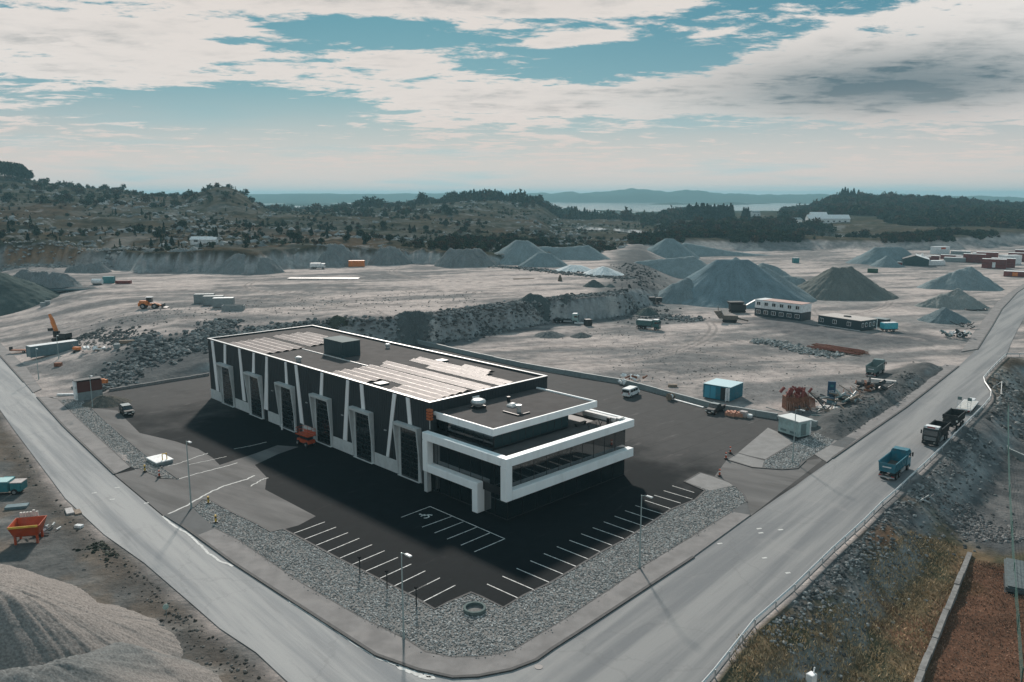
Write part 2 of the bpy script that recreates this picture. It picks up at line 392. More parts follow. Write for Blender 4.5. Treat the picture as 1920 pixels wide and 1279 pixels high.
# ------------------------------------------------------------------ ground
def ground():
    m = bpy.data.materials.new('ground_mix'); m.use_nodes = True; t = m.node_tree; b = t.nodes['Principled BSDF']
    b.inputs['Roughness'].default_value = 1; b.inputs['Specular IOR Level'].default_value = 0
    pos = nd(t, 'ShaderNodeNewGeometry').outputs['Position']
    c = nd(t, 'ShaderNodeAttribute', attribute_name='Col').outputs['Color']
    hw = nd(t, 'ShaderNodeAttribute', attribute_name='heath').outputs['Fac']
    n1 = noise(t, pos, 1.6, 6, .65); n2 = noise(t, pos, .35, 5, .6)
    f = fmath(t, 'ADD', fmath(t, 'MULTIPLY', n1, .55), fmath(t, 'MULTIPLY', n2, .75))
    f = ramp(t, f, .3, 1.0, False)
    k = mix(t, 1.0, c, mix(t, f, (.45, .46, .48), (1.5, 1.47, 1.44)), 'MULTIPLY')
    # heath: rough tussocks and bare rock, metre scale
    n3 = noise(t, pos, .11, 7, .72)
    k2 = mix(t, ramp(t, n3, .40, .62), (.024, .030, .023), (.088, .074, .054))
    n4 = noise(t, pos, .045, 8, .75, .6)
    k2 = mix(t, ramp(t, n4, .56, .62), k2, (.19, .20, .197))
    k = mix(t, fmath(t, 'MULTIPLY', hw, .62), k, k2)
    lk(t, k, b.inputs['Base Color'])
    bp = nd(t, 'ShaderNodeBump'); bp.inputs['Strength'].default_value = .7; bp.inputs['Distance'].default_value = .25
    lk(t, fmath(t, 'ADD', n1, fmath(t, 'MULTIPLY', n2, 2.0)), bp.inputs['Height']); lk(t, bp.outputs[0], b.inputs['Normal'])
    a_f = np.radians(np.linspace(-36, 36, 760)); a_c = np.radians(np.linspace(38, 322, 90))
    A_ = np.concatenate([a_f, a_c]); nA = len(A_)
    r = np.concatenate([[3, 12, 22, 32], np.geomspace(42, 1500, 560), np.geomspace(1515, 14000, 150)]); nR = len(r)
    AA, RR = np.meshgrid(A_, r); X = RR*np.sin(AA); Y = RR*np.cos(AA)
    X = X.ravel(); Y = Y.ravel()
    Z, q = height(X, Y, True)
    Zx = height(X+.6, Y); Zy = height(X, Y+.6)
    slope = np.hypot((Zx-Z)/.6, (Zy-Z)/.6)
    V = np.stack([X, Y, Z], 1)
    i = np.arange(nR-1)[:, None]*nA; j = np.arange(nA)[None, :]; j2 = (j+1) % nA
    F = np.stack([i+j, i+j2, i+nA+j2, i+nA+j], -1).reshape(-1, 4)
    # colours
    N = lambda s, o=4, sd=0: fbm(X, Y, s, o, sd)
    # tyre swept quarry floor: noise stretched across the sight
    u_ = X*math.cos(.3)+Y*math.sin(.3); v_ = -X*math.sin(.3)+Y*math.cos(.3)
    st = fbm(u_*.35, v_*1.6, 9, 5, 101)
    a = S(.38, .62, .55*st+.3*N(45, 4, 102)+.15*N(3, 3, 103))[:, None]
    dirt = (1-a)*np.array([.19, .188, .186])+a*np.array([.47, .415, .388])
    C = dirt
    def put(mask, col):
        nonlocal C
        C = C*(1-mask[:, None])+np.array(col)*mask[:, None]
    # broad dark damp ground
    dk = S(.52, .70, N(28, 4, 105)); put(dk*.30*(q['bench'] > 0), (.13, .135, .135))
    # around cabins, banks and below heaps
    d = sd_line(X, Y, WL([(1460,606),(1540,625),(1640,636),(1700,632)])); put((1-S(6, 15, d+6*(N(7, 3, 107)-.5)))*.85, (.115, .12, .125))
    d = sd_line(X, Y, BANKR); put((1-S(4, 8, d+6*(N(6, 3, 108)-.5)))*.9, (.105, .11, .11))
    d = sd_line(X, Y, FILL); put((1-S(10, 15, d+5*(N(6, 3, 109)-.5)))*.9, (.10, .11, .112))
    d = sd_line(X, Y, WL([(1185,575),(1200,545),(1195,510),(1190,480)], 4)); put((1-S(10, 20, d+12*(N(9, 3, 141)-.5)))*.85, (.15, .158, .158))
    for pts in ([(1240,575),(1360,582),(1490,565)], [(1190,525),(1300,528),(1420,520)], [(1480,566),(1580,568),(1670,556)], [(1700,600),(1780,608),(1830,585)], [(1600,500),(1700,500)], [(1180,490),(1320,490)], [(940,500),(1070,503)]):
        d = sd_line(X, Y, WL(pts)); put((1-S(3, 12, d+10*(N(7, 3, 142)-.5)))*.6, (.19, .20, .20))
    # wheel tracks
    rt_ = random.Random(77)
    for (u, v, z, hd, n) in ((1250,700,0,2.6,9),(1400,640,0,3.3,10),(1600,690,0,2.4,9),(1150,680,0,.4,9),(1720,640,0,2.2,8),(1300,730,0,2.9,8),(400,560,7,.2,12),(300,600,7,.7,10),(700,560,7,3.3,12),(900,530,7,2.9,12),(600,540,7,.1,12),(150,560,5,.5,10),(1000,540,7,3.0,10),(1500,600,0,.3,8)):
        p = W(u, v, z); pts = [p]; kk = rt_.uniform(-.16, .16)
        for i in range(n): hd += kk+rt_.uniform(-.05, .05); p = p+Vector((math.cos(hd), math.sin(hd), 0))*9; pts.append(p)
        near = (np.abs(X-pts[n//2].x) < 75) & (np.abs(Y-pts[n//2].y) < 75); dd = np.full(X.shape, 99.); dd[near] = sd_line(X[near], Y[near], pts)
        put((1-S(1.6, 3.2, dd))*.35*(q['r'] < 420), (.47, .41, .38)); put((1-S(.25, .55, np.abs(dd-1.0)))*.55*(q['r'] < 420), (.17, .165, .16))
    # bench edge: broken rock
    e = 1-S(3, 13, np.abs(q['bench']-2)+8*(N(8, 3, 110)-.5)); put(e*.8*(1-q['tu'])*(X > -95), (.115, .12, .122))
    # left low ground
    lowl = (1-S(-3, 1, sd_poly(X, Y, [ext(L0[2], L0[0], 300)]+L0+[W(900,1400), W(-800,2500), W(-1500,1200), W(-2500,760)])))
    put(lowl, (.115, .118, .116)); put(lowl*S(.5, .62, N(9, 5, 112)), (.16, .14, .12)); put(lowl*S(.52, .7, fbm(u_*.4, v_*1.5, 5, 4, 113)), (.2, .195, .185))
    edge = 1-S(1.5, 6, sd_line(X, Y, L0)+4*(N(4, 3, 114)-.5)); put(edge*lowl*.8, (.085, .075, .065))
    # right slope, its foot and the reclaimed field
    lo = q['low']
    inn = S(0, 1.0, -lo); put(inn, (.095, .10, .102)); put(inn*S(.45, .65, N(5, 4, 116)), (.15, .15, .148))
    gx = sd_poly(X, Y, WL([(1350,1262),(1480,1225),(1600,1150),(1620,1080),(1680,1050),(1725,1000),(1760,960),(1790,1010),(1870,1040),(2100,1010),(2300,1500),(1200,1500)], -4))
    fld = 1-S(-3, 3, gx+10*(N(6, 4, 117)-.5))
    put(fld*inn, (.155, .118, .075)); put(fld*inn*S(.45, .6, N(4, 5, 118)), (.085, .083, .055)); put(fld*inn*S(.55, .68, N(11, 4, 124)), (.17, .10, .065))
    red = 1-S(-1, 2, sd_poly(X, Y, WL([(1812,1050),(1900,1060),(2100,1080),(2300,1500),(1700,1500),(1715,1279)], -4))+4*(N(8, 4, 119)-.5))
    put(red*inn, (.125, .070, .048)); put(red*inn*S(.5, .7, N(6, 4, 120))*.7, (.075, .05, .03))
    far = (1-fld)*inn*S(150, 175, Y); put(far, (.10, .085, .07)); put(far*S(.55, .7, N(5, 4, 121)), (.24, .225, .20))
    # rock faces
    rk = S(.45, .9, slope)*(1-S(500, 700, q['r']))*(1-S(.10, .15, q['az'])*S(400, 450, q['r'])); put(rk, (.27, .285, .285))
    strat = S(.5, .75, fbm(X*1.0, Y*.3, 6, 4, 122)); put(rk*strat*.8, (.42, .41, .39))
    # heath
    hm = S(.75, 1, q['tu']); H1 = N(60, 5, 131); H2 = N(22, 5, 132); H3 = N(130, 4, 133)
    put(hm, (.066, .056, .042)); put(hm*S(.45, .62, H1), (.036, .042, .030)); put(hm*S(.60, .72, H3)*.8, (.11, .062, .042))
    put(hm*.7*S(.55, .62, H2)*(1-S(900, 1300, q['r']))*(.35+.65*(1-S(.05, .2, q['az']))), (.14, .148, .146))
    fl = hm*S(.13, .2, q['az'])*S(500, 560, q['r'])*(1-S(1000, 1250, q['r'])); put(fl*S(.45, .6, fbm(X*.3, Y, 30, 4, 134)), (.085, .068, .046))
    put(hm*S(1000, 1500, q['r']), (.035, .045, .032)); put(S(2600, 3000, q['r']), (.045, .06, .045))
    put(hm*S(.57, .66, fbm(X, Y, 300, 3, 135))*S(1100, 1500, q['r'])*.6, (.06, .065, .035))
    # access tracks on the heath and the sandy strip
    for pts, w in (([(0,497),(90,489),(170,480),(205,468),(235,448),(262,444)], 3.0), ([(530,447),(600,452),(700,440)], 2)):
        L = [Wt(*p) for p in pts]; d = sd_line(X, Y, L); put(1-S(w, w*2.2, d), (.27, .26, .25))
    L = [Wt(*p) for p in [(20,474),(90,466),(150,470)]]; put((1-S(1.5, 5, sd_line(X, Y, L)))*.8, (.24, .13, .06))
    L = [Wt(*p) for p in [(460,466),(520,462),(600,452)]]; put((1-S(1.5, 5, sd_line(X, Y, L)))*.6, (.17, .09, .05))
    heath = hm*(1-S(1400, 2200, q['r']))
    me = npmesh('ground', V, F, m, C, {'heath': heath}, True)
    return tag(link(bpy.data.objects.new('ground', me)), kind='structure')
GROUND = ground()
# sea beyond the hills
def sea():
    m = mat('sea_water', (.03, .045, .05), rough=.12, spec=.6, bump=.25, bscale=.05)
    n = 120; rr = [1750, 2400, 4000, 8000, 20000]
    V = [(r*math.sin(a), r*math.cos(a), -1.0) for r in rr for a in np.radians(np.linspace(-80, 80, n))]
    F = [(k*n+i, k*n+i+1, (k+1)*n+i+1, (k+1)*n+i) for k in range(len(rr)-1) for i in range(n-1)]
    me = npmesh('sea', V, F, m); tag(link(bpy.data.objects.new('sea', me)), kind='structure')
    for k, (poly, pz) in enumerate(PONDS):
        me = bpy.data.meshes.new('pond'); me.from_pydata([(p.x, p.y, pz) for p in poly], [], [tuple(range(len(poly)))]); me.materials.append(mat('pond_water', (.05, .06, .06), rough=.08, spec=.8))
        tag(link(bpy.data.objects.new('pond', me)), kind='structure')
sea()
# ------------------------------------------------------------------ sheets
def sheet(name, pts, z, m, thick=0, kind='structure', parent=None):
    me = bpy.data.meshes.new(name); n = len(pts)
    if thick:
        V = [(p.x, p.y, z) for p in pts]+[(p.x, p.y, z-thick) for p in pts]
        F = [tuple(range(n))]+[(i, n+i, n+(i+1) % n, (i+1) % n) for i in range(n)]
    else: V = [(p.x, p.y, z) for p in pts]; F = [tuple(range(n))]
    me.from_pydata(V, [], F); me.materials.append(m)
    bm = bmesh.new(); bm.from_mesh(me); bm.faces.ensure_lookup_table()
    if bm.faces[0].normal.z < 0: bmesh.ops.reverse_faces(bm, faces=bm.faces)
    bm.to_mesh(me); bm.free()
    o = link(bpy.data.objects.new(name, me), parent)
    if kind: tag(o, kind=kind)
    return o
def strip(name, pts, w, z, m, h=None, kind='structure', parent=None):
    """band of width w along a polyline; h gives it a body down to z-h"""
    mb = MB(); pts = [Vector((p[0], p[1], 0)) for p in pts]; L = []; Rr = []
    for i, p in enumerate(pts):
        a = pts[max(i-1, 0)]; b = pts[min(i+1, len(pts)-1)]; d = (b-a).normalized(); n_ = Vector((-d.y, d.x, 0))
        L.append(p+n_*w/2); Rr.append(p-n_*w/2)
    for i in range(len(pts)-1):
        q = [L[i], Rr[i], Rr[i+1], L[i+1]]
        if h: mb.hexa([(p.x, p.y, z-h) for p in q]+[(p.x, p.y, z) for p in q])
        else: mb.add([(p.x, p.y, z) for p in q], [(0, 1, 2, 3)])
    o = mb.part(name, m, parent)
    if kind: tag(o, kind=kind)
    return o
def road_material():
    m = bpy.data.materials.new('old_asphalt'); m.use_nodes = True; t = m.node_tree; b = t.nodes['Principled BSDF']; b.inputs['Roughness'].default_value = .85; b.inputs['Specular IOR Level'].default_value = .12
    pos = nd(t, 'ShaderNodeNewGeometry').outputs['Position']; sp = nd(t, 'ShaderNodeSeparateXYZ'); lk(t, pos, sp.inputs[0])
    def along(a, sx, sy, s):
        vr = nd(t, 'ShaderNodeVectorRotate', rotation_type='Z_AXIS'); lk(t, pos, vr.inputs['Vector']); vr.inputs['Angle'].default_value = R(-a)
        return noise(t, vmath(t, 'MULTIPLY', vr.outputs[0], (sx, sy, 1)), s, 5, .62, .3)
    w = ramp(t, sp.outputs[0], -12, 8)
    def both(sx, sy, s): return fmath(t, 'ADD', fmath(t, 'MULTIPLY', along(-48.6, sx, sy, s), fmath(t, 'SUBTRACT', 1.0, w)), fmath(t, 'MULTIPLY', along(50, sx, sy, s), w))
    n1 = both(.035, .8, .42); n2 = both(.12, 1.2, 1.1); n3 = noise(t, pos, .12, 6, .65, .5); n4 = noise(t, pos, 5, 3, .6)
    k = mix(t, ramp(t, n1, .36, .62), (.165, .172, .178), (.278, .277, .272))
    k = mix(t, 1.0, k, mix(t, w, (1.34, 1.34, 1.34), (1.0, 1.0, 1.0)), 'MULTIPLY')
    k = mix(t, fmath(t, 'MULTIPLY', ramp(t, n2, .52, .72), .3), k, (.16, .162, .165))
    k = mix(t, fmath(t, 'MULTIPLY', ramp(t, n3, .52, .74), .4), k, (.31, .30, .29))
    k = mix(t, .12, k, mix(t, n4, (.1, .1, .1), (.42, .42, .42)))
    # tarred cracks
    vo = nd(t, 'ShaderNodeTexVoronoi', feature='DISTANCE_TO_EDGE'); vo.inputs['Scale'].default_value = .07
    wv = vmath(t, 'ADD', pos, vmath(t, 'MULTIPLY', noise(t, pos, .35, 4, .6, 0, 1), (4, 4, 0))); lk(t, wv, vo.inputs['Vector'])
    k = mix(t, fmath(t, 'MULTIPLY', ramp(t, vo.outputs['Distance'], .010, .004), .10), k, (.07, .07, .07))
    lk(t, k, b.inputs['Base Color']); MATS['old_asphalt'] = m; return m
M_ROAD = road_material()
def pad_material():
    m = bpy.data.materials.new('fresh_asphalt'); m.use_nodes = True; t = m.node_tree; b = t.nodes['Principled BSDF']; b.inputs['Roughness'].default_value = .8; b.inputs['Specular IOR Level'].default_value = .03
    pos = nd(t, 'ShaderNodeNewGeometry').outputs['Position']
    mp = nd(t, 'ShaderNodeMapping'); mp.inputs['Rotation'].default_value = (0, 0, R(-44)); mp.inputs['Location'].default_value = (0, 0, 0); lk(t, pos, mp.inputs[0])
    # dust carried in from the drives lies on the outer and rear yard; the new paving in front is darkened further to hide the hall's shadow edge
    c0 = W(760, 985); c = nd(t, 'ShaderNodeVectorMath', operation='SUBTRACT'); lk(t, pos, c.inputs[0]); c.inputs[1].default_value = c0
    m2 = nd(t, 'ShaderNodeMapping'); m2.inputs['Rotation'].default_value = (0, 0, R(44)); m2.inputs['Scale'].default_value = (1/30, 1/42, 1); m2.vector_type = 'POINT'
    rot = nd(t, 'ShaderNodeVectorRotate', rotation_type='Z_AXIS'); lk(t, c.outputs[0], rot.inputs['Vector']); rot.inputs['Angle'].default_value = R(-44)
    sc = vmath(t, 'MULTIPLY', rot.outputs[0], (1/37, 1/62, 0)); d = vmath(t, 'LENGTH', sc)
    n1 = noise(t, pos, .09, 5, .6); n2 = noise(t, pos, .5, 5, .65)
    f = ramp(t, fmath(t, 'ADD', d, fmath(t, 'MULTIPLY', fmath(t, 'SUBTRACT', n1, .5), 1.1)), 1.0, 1.5)
    g1 = mix(t, n2, (.058, .057, .057), (.094, .091, .089)); g0 = mix(t, n2, (.0065, .009, .0105), (.015, .0185, .0205))
    k = mix(t, f, g0, g1)
    # dried drag marks
    st = noise(t, vmath(t, 'MULTIPLY', rot.outputs[0], (.25, 1.2, 0)), .45, 6, .65, .6); k = mix(t, fmath(t, 'MULTIPLY', ramp(t, st, .60, .74), fmath(t, 'ADD', fmath(t, 'MULTIPLY', f, .55), .10)), k, (.17, .16, .155))
    # paving lane joints
    sr = nd(t, 'ShaderNodeSeparateXYZ'); lk(t, rot.outputs[0], sr.inputs[0])
    j = fmath(t, 'ABSOLUTE', fmath(t, 'SUBTRACT', fmath(t, 'FRACT', fmath(t, 'DIVIDE', sr.outputs[1], 4.6)), .5))
    k = mix(t, fmath(t, 'MULTIPLY', ramp(t, j, .012, .004), .5), k, (.012, .012, .012))
    lk(t, k, b.inputs['Base Color']); MATS['fresh_asphalt'] = m; return m
M_PAD = pad_material()
M_WORN = mat('dusty_asphalt', (.135, .131, .128), rough=.85, spec=.1, var=.28, vscale=.3, stretch=((.22, 1.0, 1), R(-33)), dirt=.6, dirtcol=(.10, .10, .10), dscale=.12, bump=.1, dlo=.45, dhi=.7)
M_WALK = mat('footway_asphalt', (.215, .205, .20), rough=.85, spec=.1, var=.15, vscale=.5, dirt=.5, dirtcol=(.28, .26, .25), dscale=.25)
M_NEWP = mat('new_asphalt_patch', (.10, .105, .107), rough=.8, spec=.1, var=.12, vscale=.5)
M_CONC = mat('pale_concrete', (.235, .23, .225), rough=.8, spec=.1, var=.1, vscale=.6)
M_KERB = mat('shaded_dirty_kerb', (.055, .056, .056), rough=.85, var=.2, vscale=2)  # shade of the kerb face and gutter dirt, both put into the colour
M_LINE = mat('line_paint', (.66, .66, .64), rough=.7, spec=.2, var=.3, vscale=2.5, dirt=.6, dirtcol=(.22, .22, .21), dscale=1.4, dlo=.5, dhi=.7)
M_SNAKE = mat('spray_marks', (.55, .55, .53), rough=.8, var=.2, vscale=2)
M_BED = mat('bed_gravel', (.15, .148, .142), rough=.95, var=.3, vscale=3, bump=.5, bscale=8)
sheet('road', ROAD, 0.0, M_ROAD)
sheet('yard_asphalt', PAD, 0.006, M_PAD)
sheet('yard_worn_asphalt', WL([(173,765),(220,770),(262,812),(330,828),(372,842),(398,858),(412,872),(480,850),(520,835),(560,838),(520,852),(478,872),(500,895),(497,918),(592,968),(560,985),(531,993),(509,998.5),(434,961),(394,939),(359,953),(308,968),(215,890),(262,879),(300,898),(334,898.6),(281,860),(200,792.5)]), 0.010, M_WORN)
sheet('yard_worn_asphalt', WL([(1373,961),(1400,940),(1396,931),(1383,916),(1367,905),(1340,893),(1363,862),(1429,878),(1466,881),(1494,879),(1510,864),(1548,858),(1407,968)]), 0.010, M_WORN)
sheet('kiosk_pad', WL([(1384,849),(1411,856),(1435,861),(1490,828),(1462,812),(1440,802)]), 0.012, M_CONC)
def kerbs():
    near_sw = WL(swo_near)+WL(kerb_near[1:])[::-1]
    sheet('footway', near_sw, .13, M_WALK, .2)
    sheet('footway_slab', WL([(308,968),(358,953),(404,992),(369,1006)]), .137, M_NEWP, .2)
    sheet('footway_slab', WL([(1373,961),(1390,948),(1400,943),(1407,967)]), .137, M_NEWP, .2)
    far_out = ext(W(48,688), W(0,643), 240); far_in = ext(W(45,717), W(0,667), 240)
    sheet('footway', [far_out]+WL([(0,643),(48,688),(78,730),(62,737),(45,717),(0,667)])+[far_in], .13, M_WALK, .2)
    sheet('footway', WL([(85,745),(110,751),(161,800),(245,877),(215,890),(120,800),(70,745)]), .13, M_WALK, .2)
    sheet('footway', WL([(1527,853),(1558,835),(1571,816),(1600,803),(1648,767),(1713,719),(1772,684),(1797,687),(1700,763),(1560,860),(1550,868)]), .13, M_WALK, .2)
    sheet('footway_slab', WL([(1527,853),(1557,836),(1584,841),(1551,866)]), .137, M_CONC, .15)
    sheet('footway_slab', WL([(1558,836),(1582,819),(1606,824.5),(1584,841)]), .141, M_NEWP, .15)
    sheet('footway', WL([(1802,660),(1822,629),(1847,596),(1869,567.5),(1890,551),(1920,532),(2000,490),(2020,492),(1934,532),(1907,549),(1879,579),(1860,612),(1832,655)]), .13, M_WALK, .2)
    for pts in (kerb_near[1:-1], [(70,745),(120,800),(215,890)], [(1490,905),(1560,860),(1700,763),(1797,687)][1:], [(1832,656),(1860,612),(1879,579),(1907,549),(1934,531)], [(0,667),(45,717)]):
        strip('kerb', WL(pts), .34, .15, M_KERB, .2)
    for pts in (bed_in[:26], bed_in[25:], kiosk_bed[:6], [(1363,862.5),(1383,850.5),(1411,858),(1433,864)], [(1363,862.5),(1411,877),(1466,881),(1494.6,879),(1510,864)], [(172,766),(200,792.5),(241,828),(281,860),(307,879),(334,898.6)]):
        strip('kerb', WL(pts), .28, .12, M_KERB, .2)
    strip('kerb', WL([(110,751),(161,800),(245,877)]), .2, .14, M_KERB, .2)
    strip('kerb', WL(swo_near[1:]), .16, .135, M_KERB, .2)
kerbs()
sheet('bed_base', WL(bed_in)+WL(swo_near)[::-1], .05, M_BED, .15)
sheet('bed_base', WL(kiosk_bed), .05, M_BED, .15)
sheet('bed_base', WL(strip_bed), .05, M_BED, .15)
sheet('island_paving', WL(kiosk_pave), .09, M_CONC, .2)
sheet('island_paving', WL([(1283,904),(1313,887),(1337,894),(1367,905),(1378,911),(1331,921)]), .09, M_CONC, .2)
# painted lines
def line(p, q, w=.12, z=.016, m=None): return strip('parking_line', [p, q], w, z, m or M_LINE)
rr0 = [(555,690,750,778),(648,643,838,725),(733,596,930,680),(815,550,1012,630),(897,507,1090,584),(975,465,1166,541),(1050,427,1240,497),(1121,388,1309,458),(1190,351,1377,417),(1257,316,1440,381),(1322,282,1506,345),(1385,249,1564,308),(1446,218,1620,272),(1503,187,1670,241),(1560,156,1720,204),(1617,129,1790,180),(1668,99,1800,140)]
for a, b, c, d in rr0: line(W(740+a/3.205, 880+b/3.205), W(740+c/3.205, 880+d/3.205))
for a, b, c, d in [(805,385,990,317),(870,420,1058,348),(936,458,1130,381),(1002,497,1198,415),(1080,535,1275,453),(1155,573,1350,490),(1237,613,1430,530),(1318,658,1510,570),(1402,705,1595,611),(1487,749,1603,692)]:
    line(W(300+a/3.206, 880+b/3.206), W(300+c/3.206, 880+d/3.206))
for a, b, c, d in [(78,749,272,653),(165,799,365,697),(40,289,213,224),(165,348,342,284),(240,383,412,316),(315,420,495,348),(398,457,572,383),(480,496,662,418),(213,224,662,418)]:
    line(W(740+a/3.205, 880+b/3.205), W(740+c/3.205, 880+d/3.205))
# wheelchair symbol
def access_symbol():
    c = W(797, 968); mb = MB()
    ax = Vector((math.cos(R(48)), math.sin(R(48)), 0)); ay = Vector((-math.sin(R(48)), math.cos(R(48)), 0))
    def P_(x, y): p = c+ax*x+ay*y; return (p.x, p.y, .018)
    n = 16
    V = [P_(-.1+.62*math.cos(t), -.1+.62*math.sin(t)) for t in np.linspace(R(-150), R(130), n)]+[P_(-.1+.42*math.cos(t), -.1+.42*math.sin(t)) for t in np.linspace(R(-150), R(130), n)]
    mb.add(V, [(i, i+1, n+i+1, n+i) for i in range(n-1)])
    def bar(a, b, w):
        a = Vector((*a, 0)); b = Vector((*b, 0)); d = (b-a).normalized(); k = Vector((-d.y, d.x, 0))*w/2
        mb.add([P_(*(a+k).xy), P_(*(a-k).xy), P_(*(b-k).xy), P_(*(b+k).xy)], [(0, 1, 2, 3)])
    bar((.0, .75), (.05, .1), .2); bar((.05, .12), (.6, .1), .18); bar((.6, .1), (.85, -.5), .18); bar((.02, .5), (.4, .42), .13)
    mb.add([P_(.0+.17*math.cos(t), .98+.17*math.sin(t)) for t in np.linspace(0, 2*math.pi, 11)[:-1]], [tuple(range(10))])
    tag(mb.part('wheelchair_marking', M_LINE), kind='structure')
access_symbol()
# pale meandering slurry lines dried on the drive and along the kerb
def slurry(pts, w, z=.02):
    L = WL(pts); out = []
    for i in range(len(L)-1):
        for k in range(6):
            p = L[i].lerp(L[i+1], k/6); out.append(p+Vector((random.uniform(-1, 1), random.uniform(-1, 1), 0))*.12)
    out.append(L[-1]); strip('dried_slurry', out, w, z, M_SNAKE)
slurry([(308,968),(330,958),(359,943),(385,928),(402,919),(430,908),(460,900),(478,892)], .28)
slurry([(334,899),(370,888),(410,878),(445,868)], .2); slurry([(315,874),(340,868),(370,856),(390,850)], .16); slurry([(352,872),(390,864),(425,856)], .12); slurry([(440,842),(480,834),(500,829)], .14)
slurry([(470,912),(490,900),(503,896)], .2)
slurry([(303,968),(330,988),(362,1008),(385,1032),(410,1052),(437,1062)], .3); slurry([(745,1248),(765,1258),(790,1268),(812,1272),(800,1262)], .5); slurry([(520,1110),(560,1140),(640,1190),(700,1230),(748,1250)], .14)
# wet channel across the left junction
strip('channel', WL([(80,746),(110,744),(150,741)]), .5, .012, M_KERB)
# ------------------------------------------------------------------ the hall with its office block
M_CLAD = mat('dark_cladding', (.022, .030, .034), rough=.55, spec=.4, var=.15, vscale=.4)
M_CLADR = mat('dark_cladding_rib', (.019, .026, .030), rough=.5, spec=.4)
M_WHITE = mat('white_cladding', (.86, .89, .89), rough=.5, var=.03, vscale=.8, dirt=.22, dirtcol=(.5, .5, .48), dscale=.5, stretch=((1, 1, .25), 0))
M_CAP = mat('parapet_cap', (.70, .68, .66), rough=.35, metal=0, spec=.6)
M_FELT = mat('roof_felt', (.088, .082, .08), rough=.9, spec=.06, var=.12, vscale=.5, dirt=.4, dirtcol=(.12, .112, .108), dscale=.3)
M_PORT = mat('grey_portal', (.46, .49, .49), rough=.55, var=.06, vscale=1)
M_PLINTH = mat('plinth_concrete', (.50, .52, .515), rough=.7, var=.09, vscale=1.2, bump=.1)
M_FIN = mat('white_fin', (.78, .79, .79), rough=.5)
M_DOOR = mat('gate_leaf', (.014, .017, .019), rough=.28, spec=.6)
M_GLASS = mat('tinted_glass', (.010, .016, .018), rough=.04, spec=.9)
M_FRAME = mat('black_window_frame', (.012, .014, .016), rough=.4)
M_PANEL = mat('solar_glass', (.30, .245, .225), rough=.55, spec=.2, var=.2, vscale=.6)  # pinkish sky reflection put into the base colour
M_RAILP = mat('panel_rail', (.6, .56, .53), rough=.4, metal=.3)
M_STEEL = mat('galvanised_steel', (.46, .48, .48), rough=.42, metal=.55, var=.1, vscale=2)
M_TEAL = mat('dark_teal_housing', (.025, .052, .060), rough=.5)
BA = Vector((-11.7548, 111.1001, 0)); BANG = .7757; HL = 73.27; HW = 24.58; HH = 12.66
def local(u, v, z):
    p = W(u, v, z)-BA; c, s = math.cos(BANG), math.sin(BANG)
    return (p.x*c+p.y*s, -p.x*s+p.y*c)
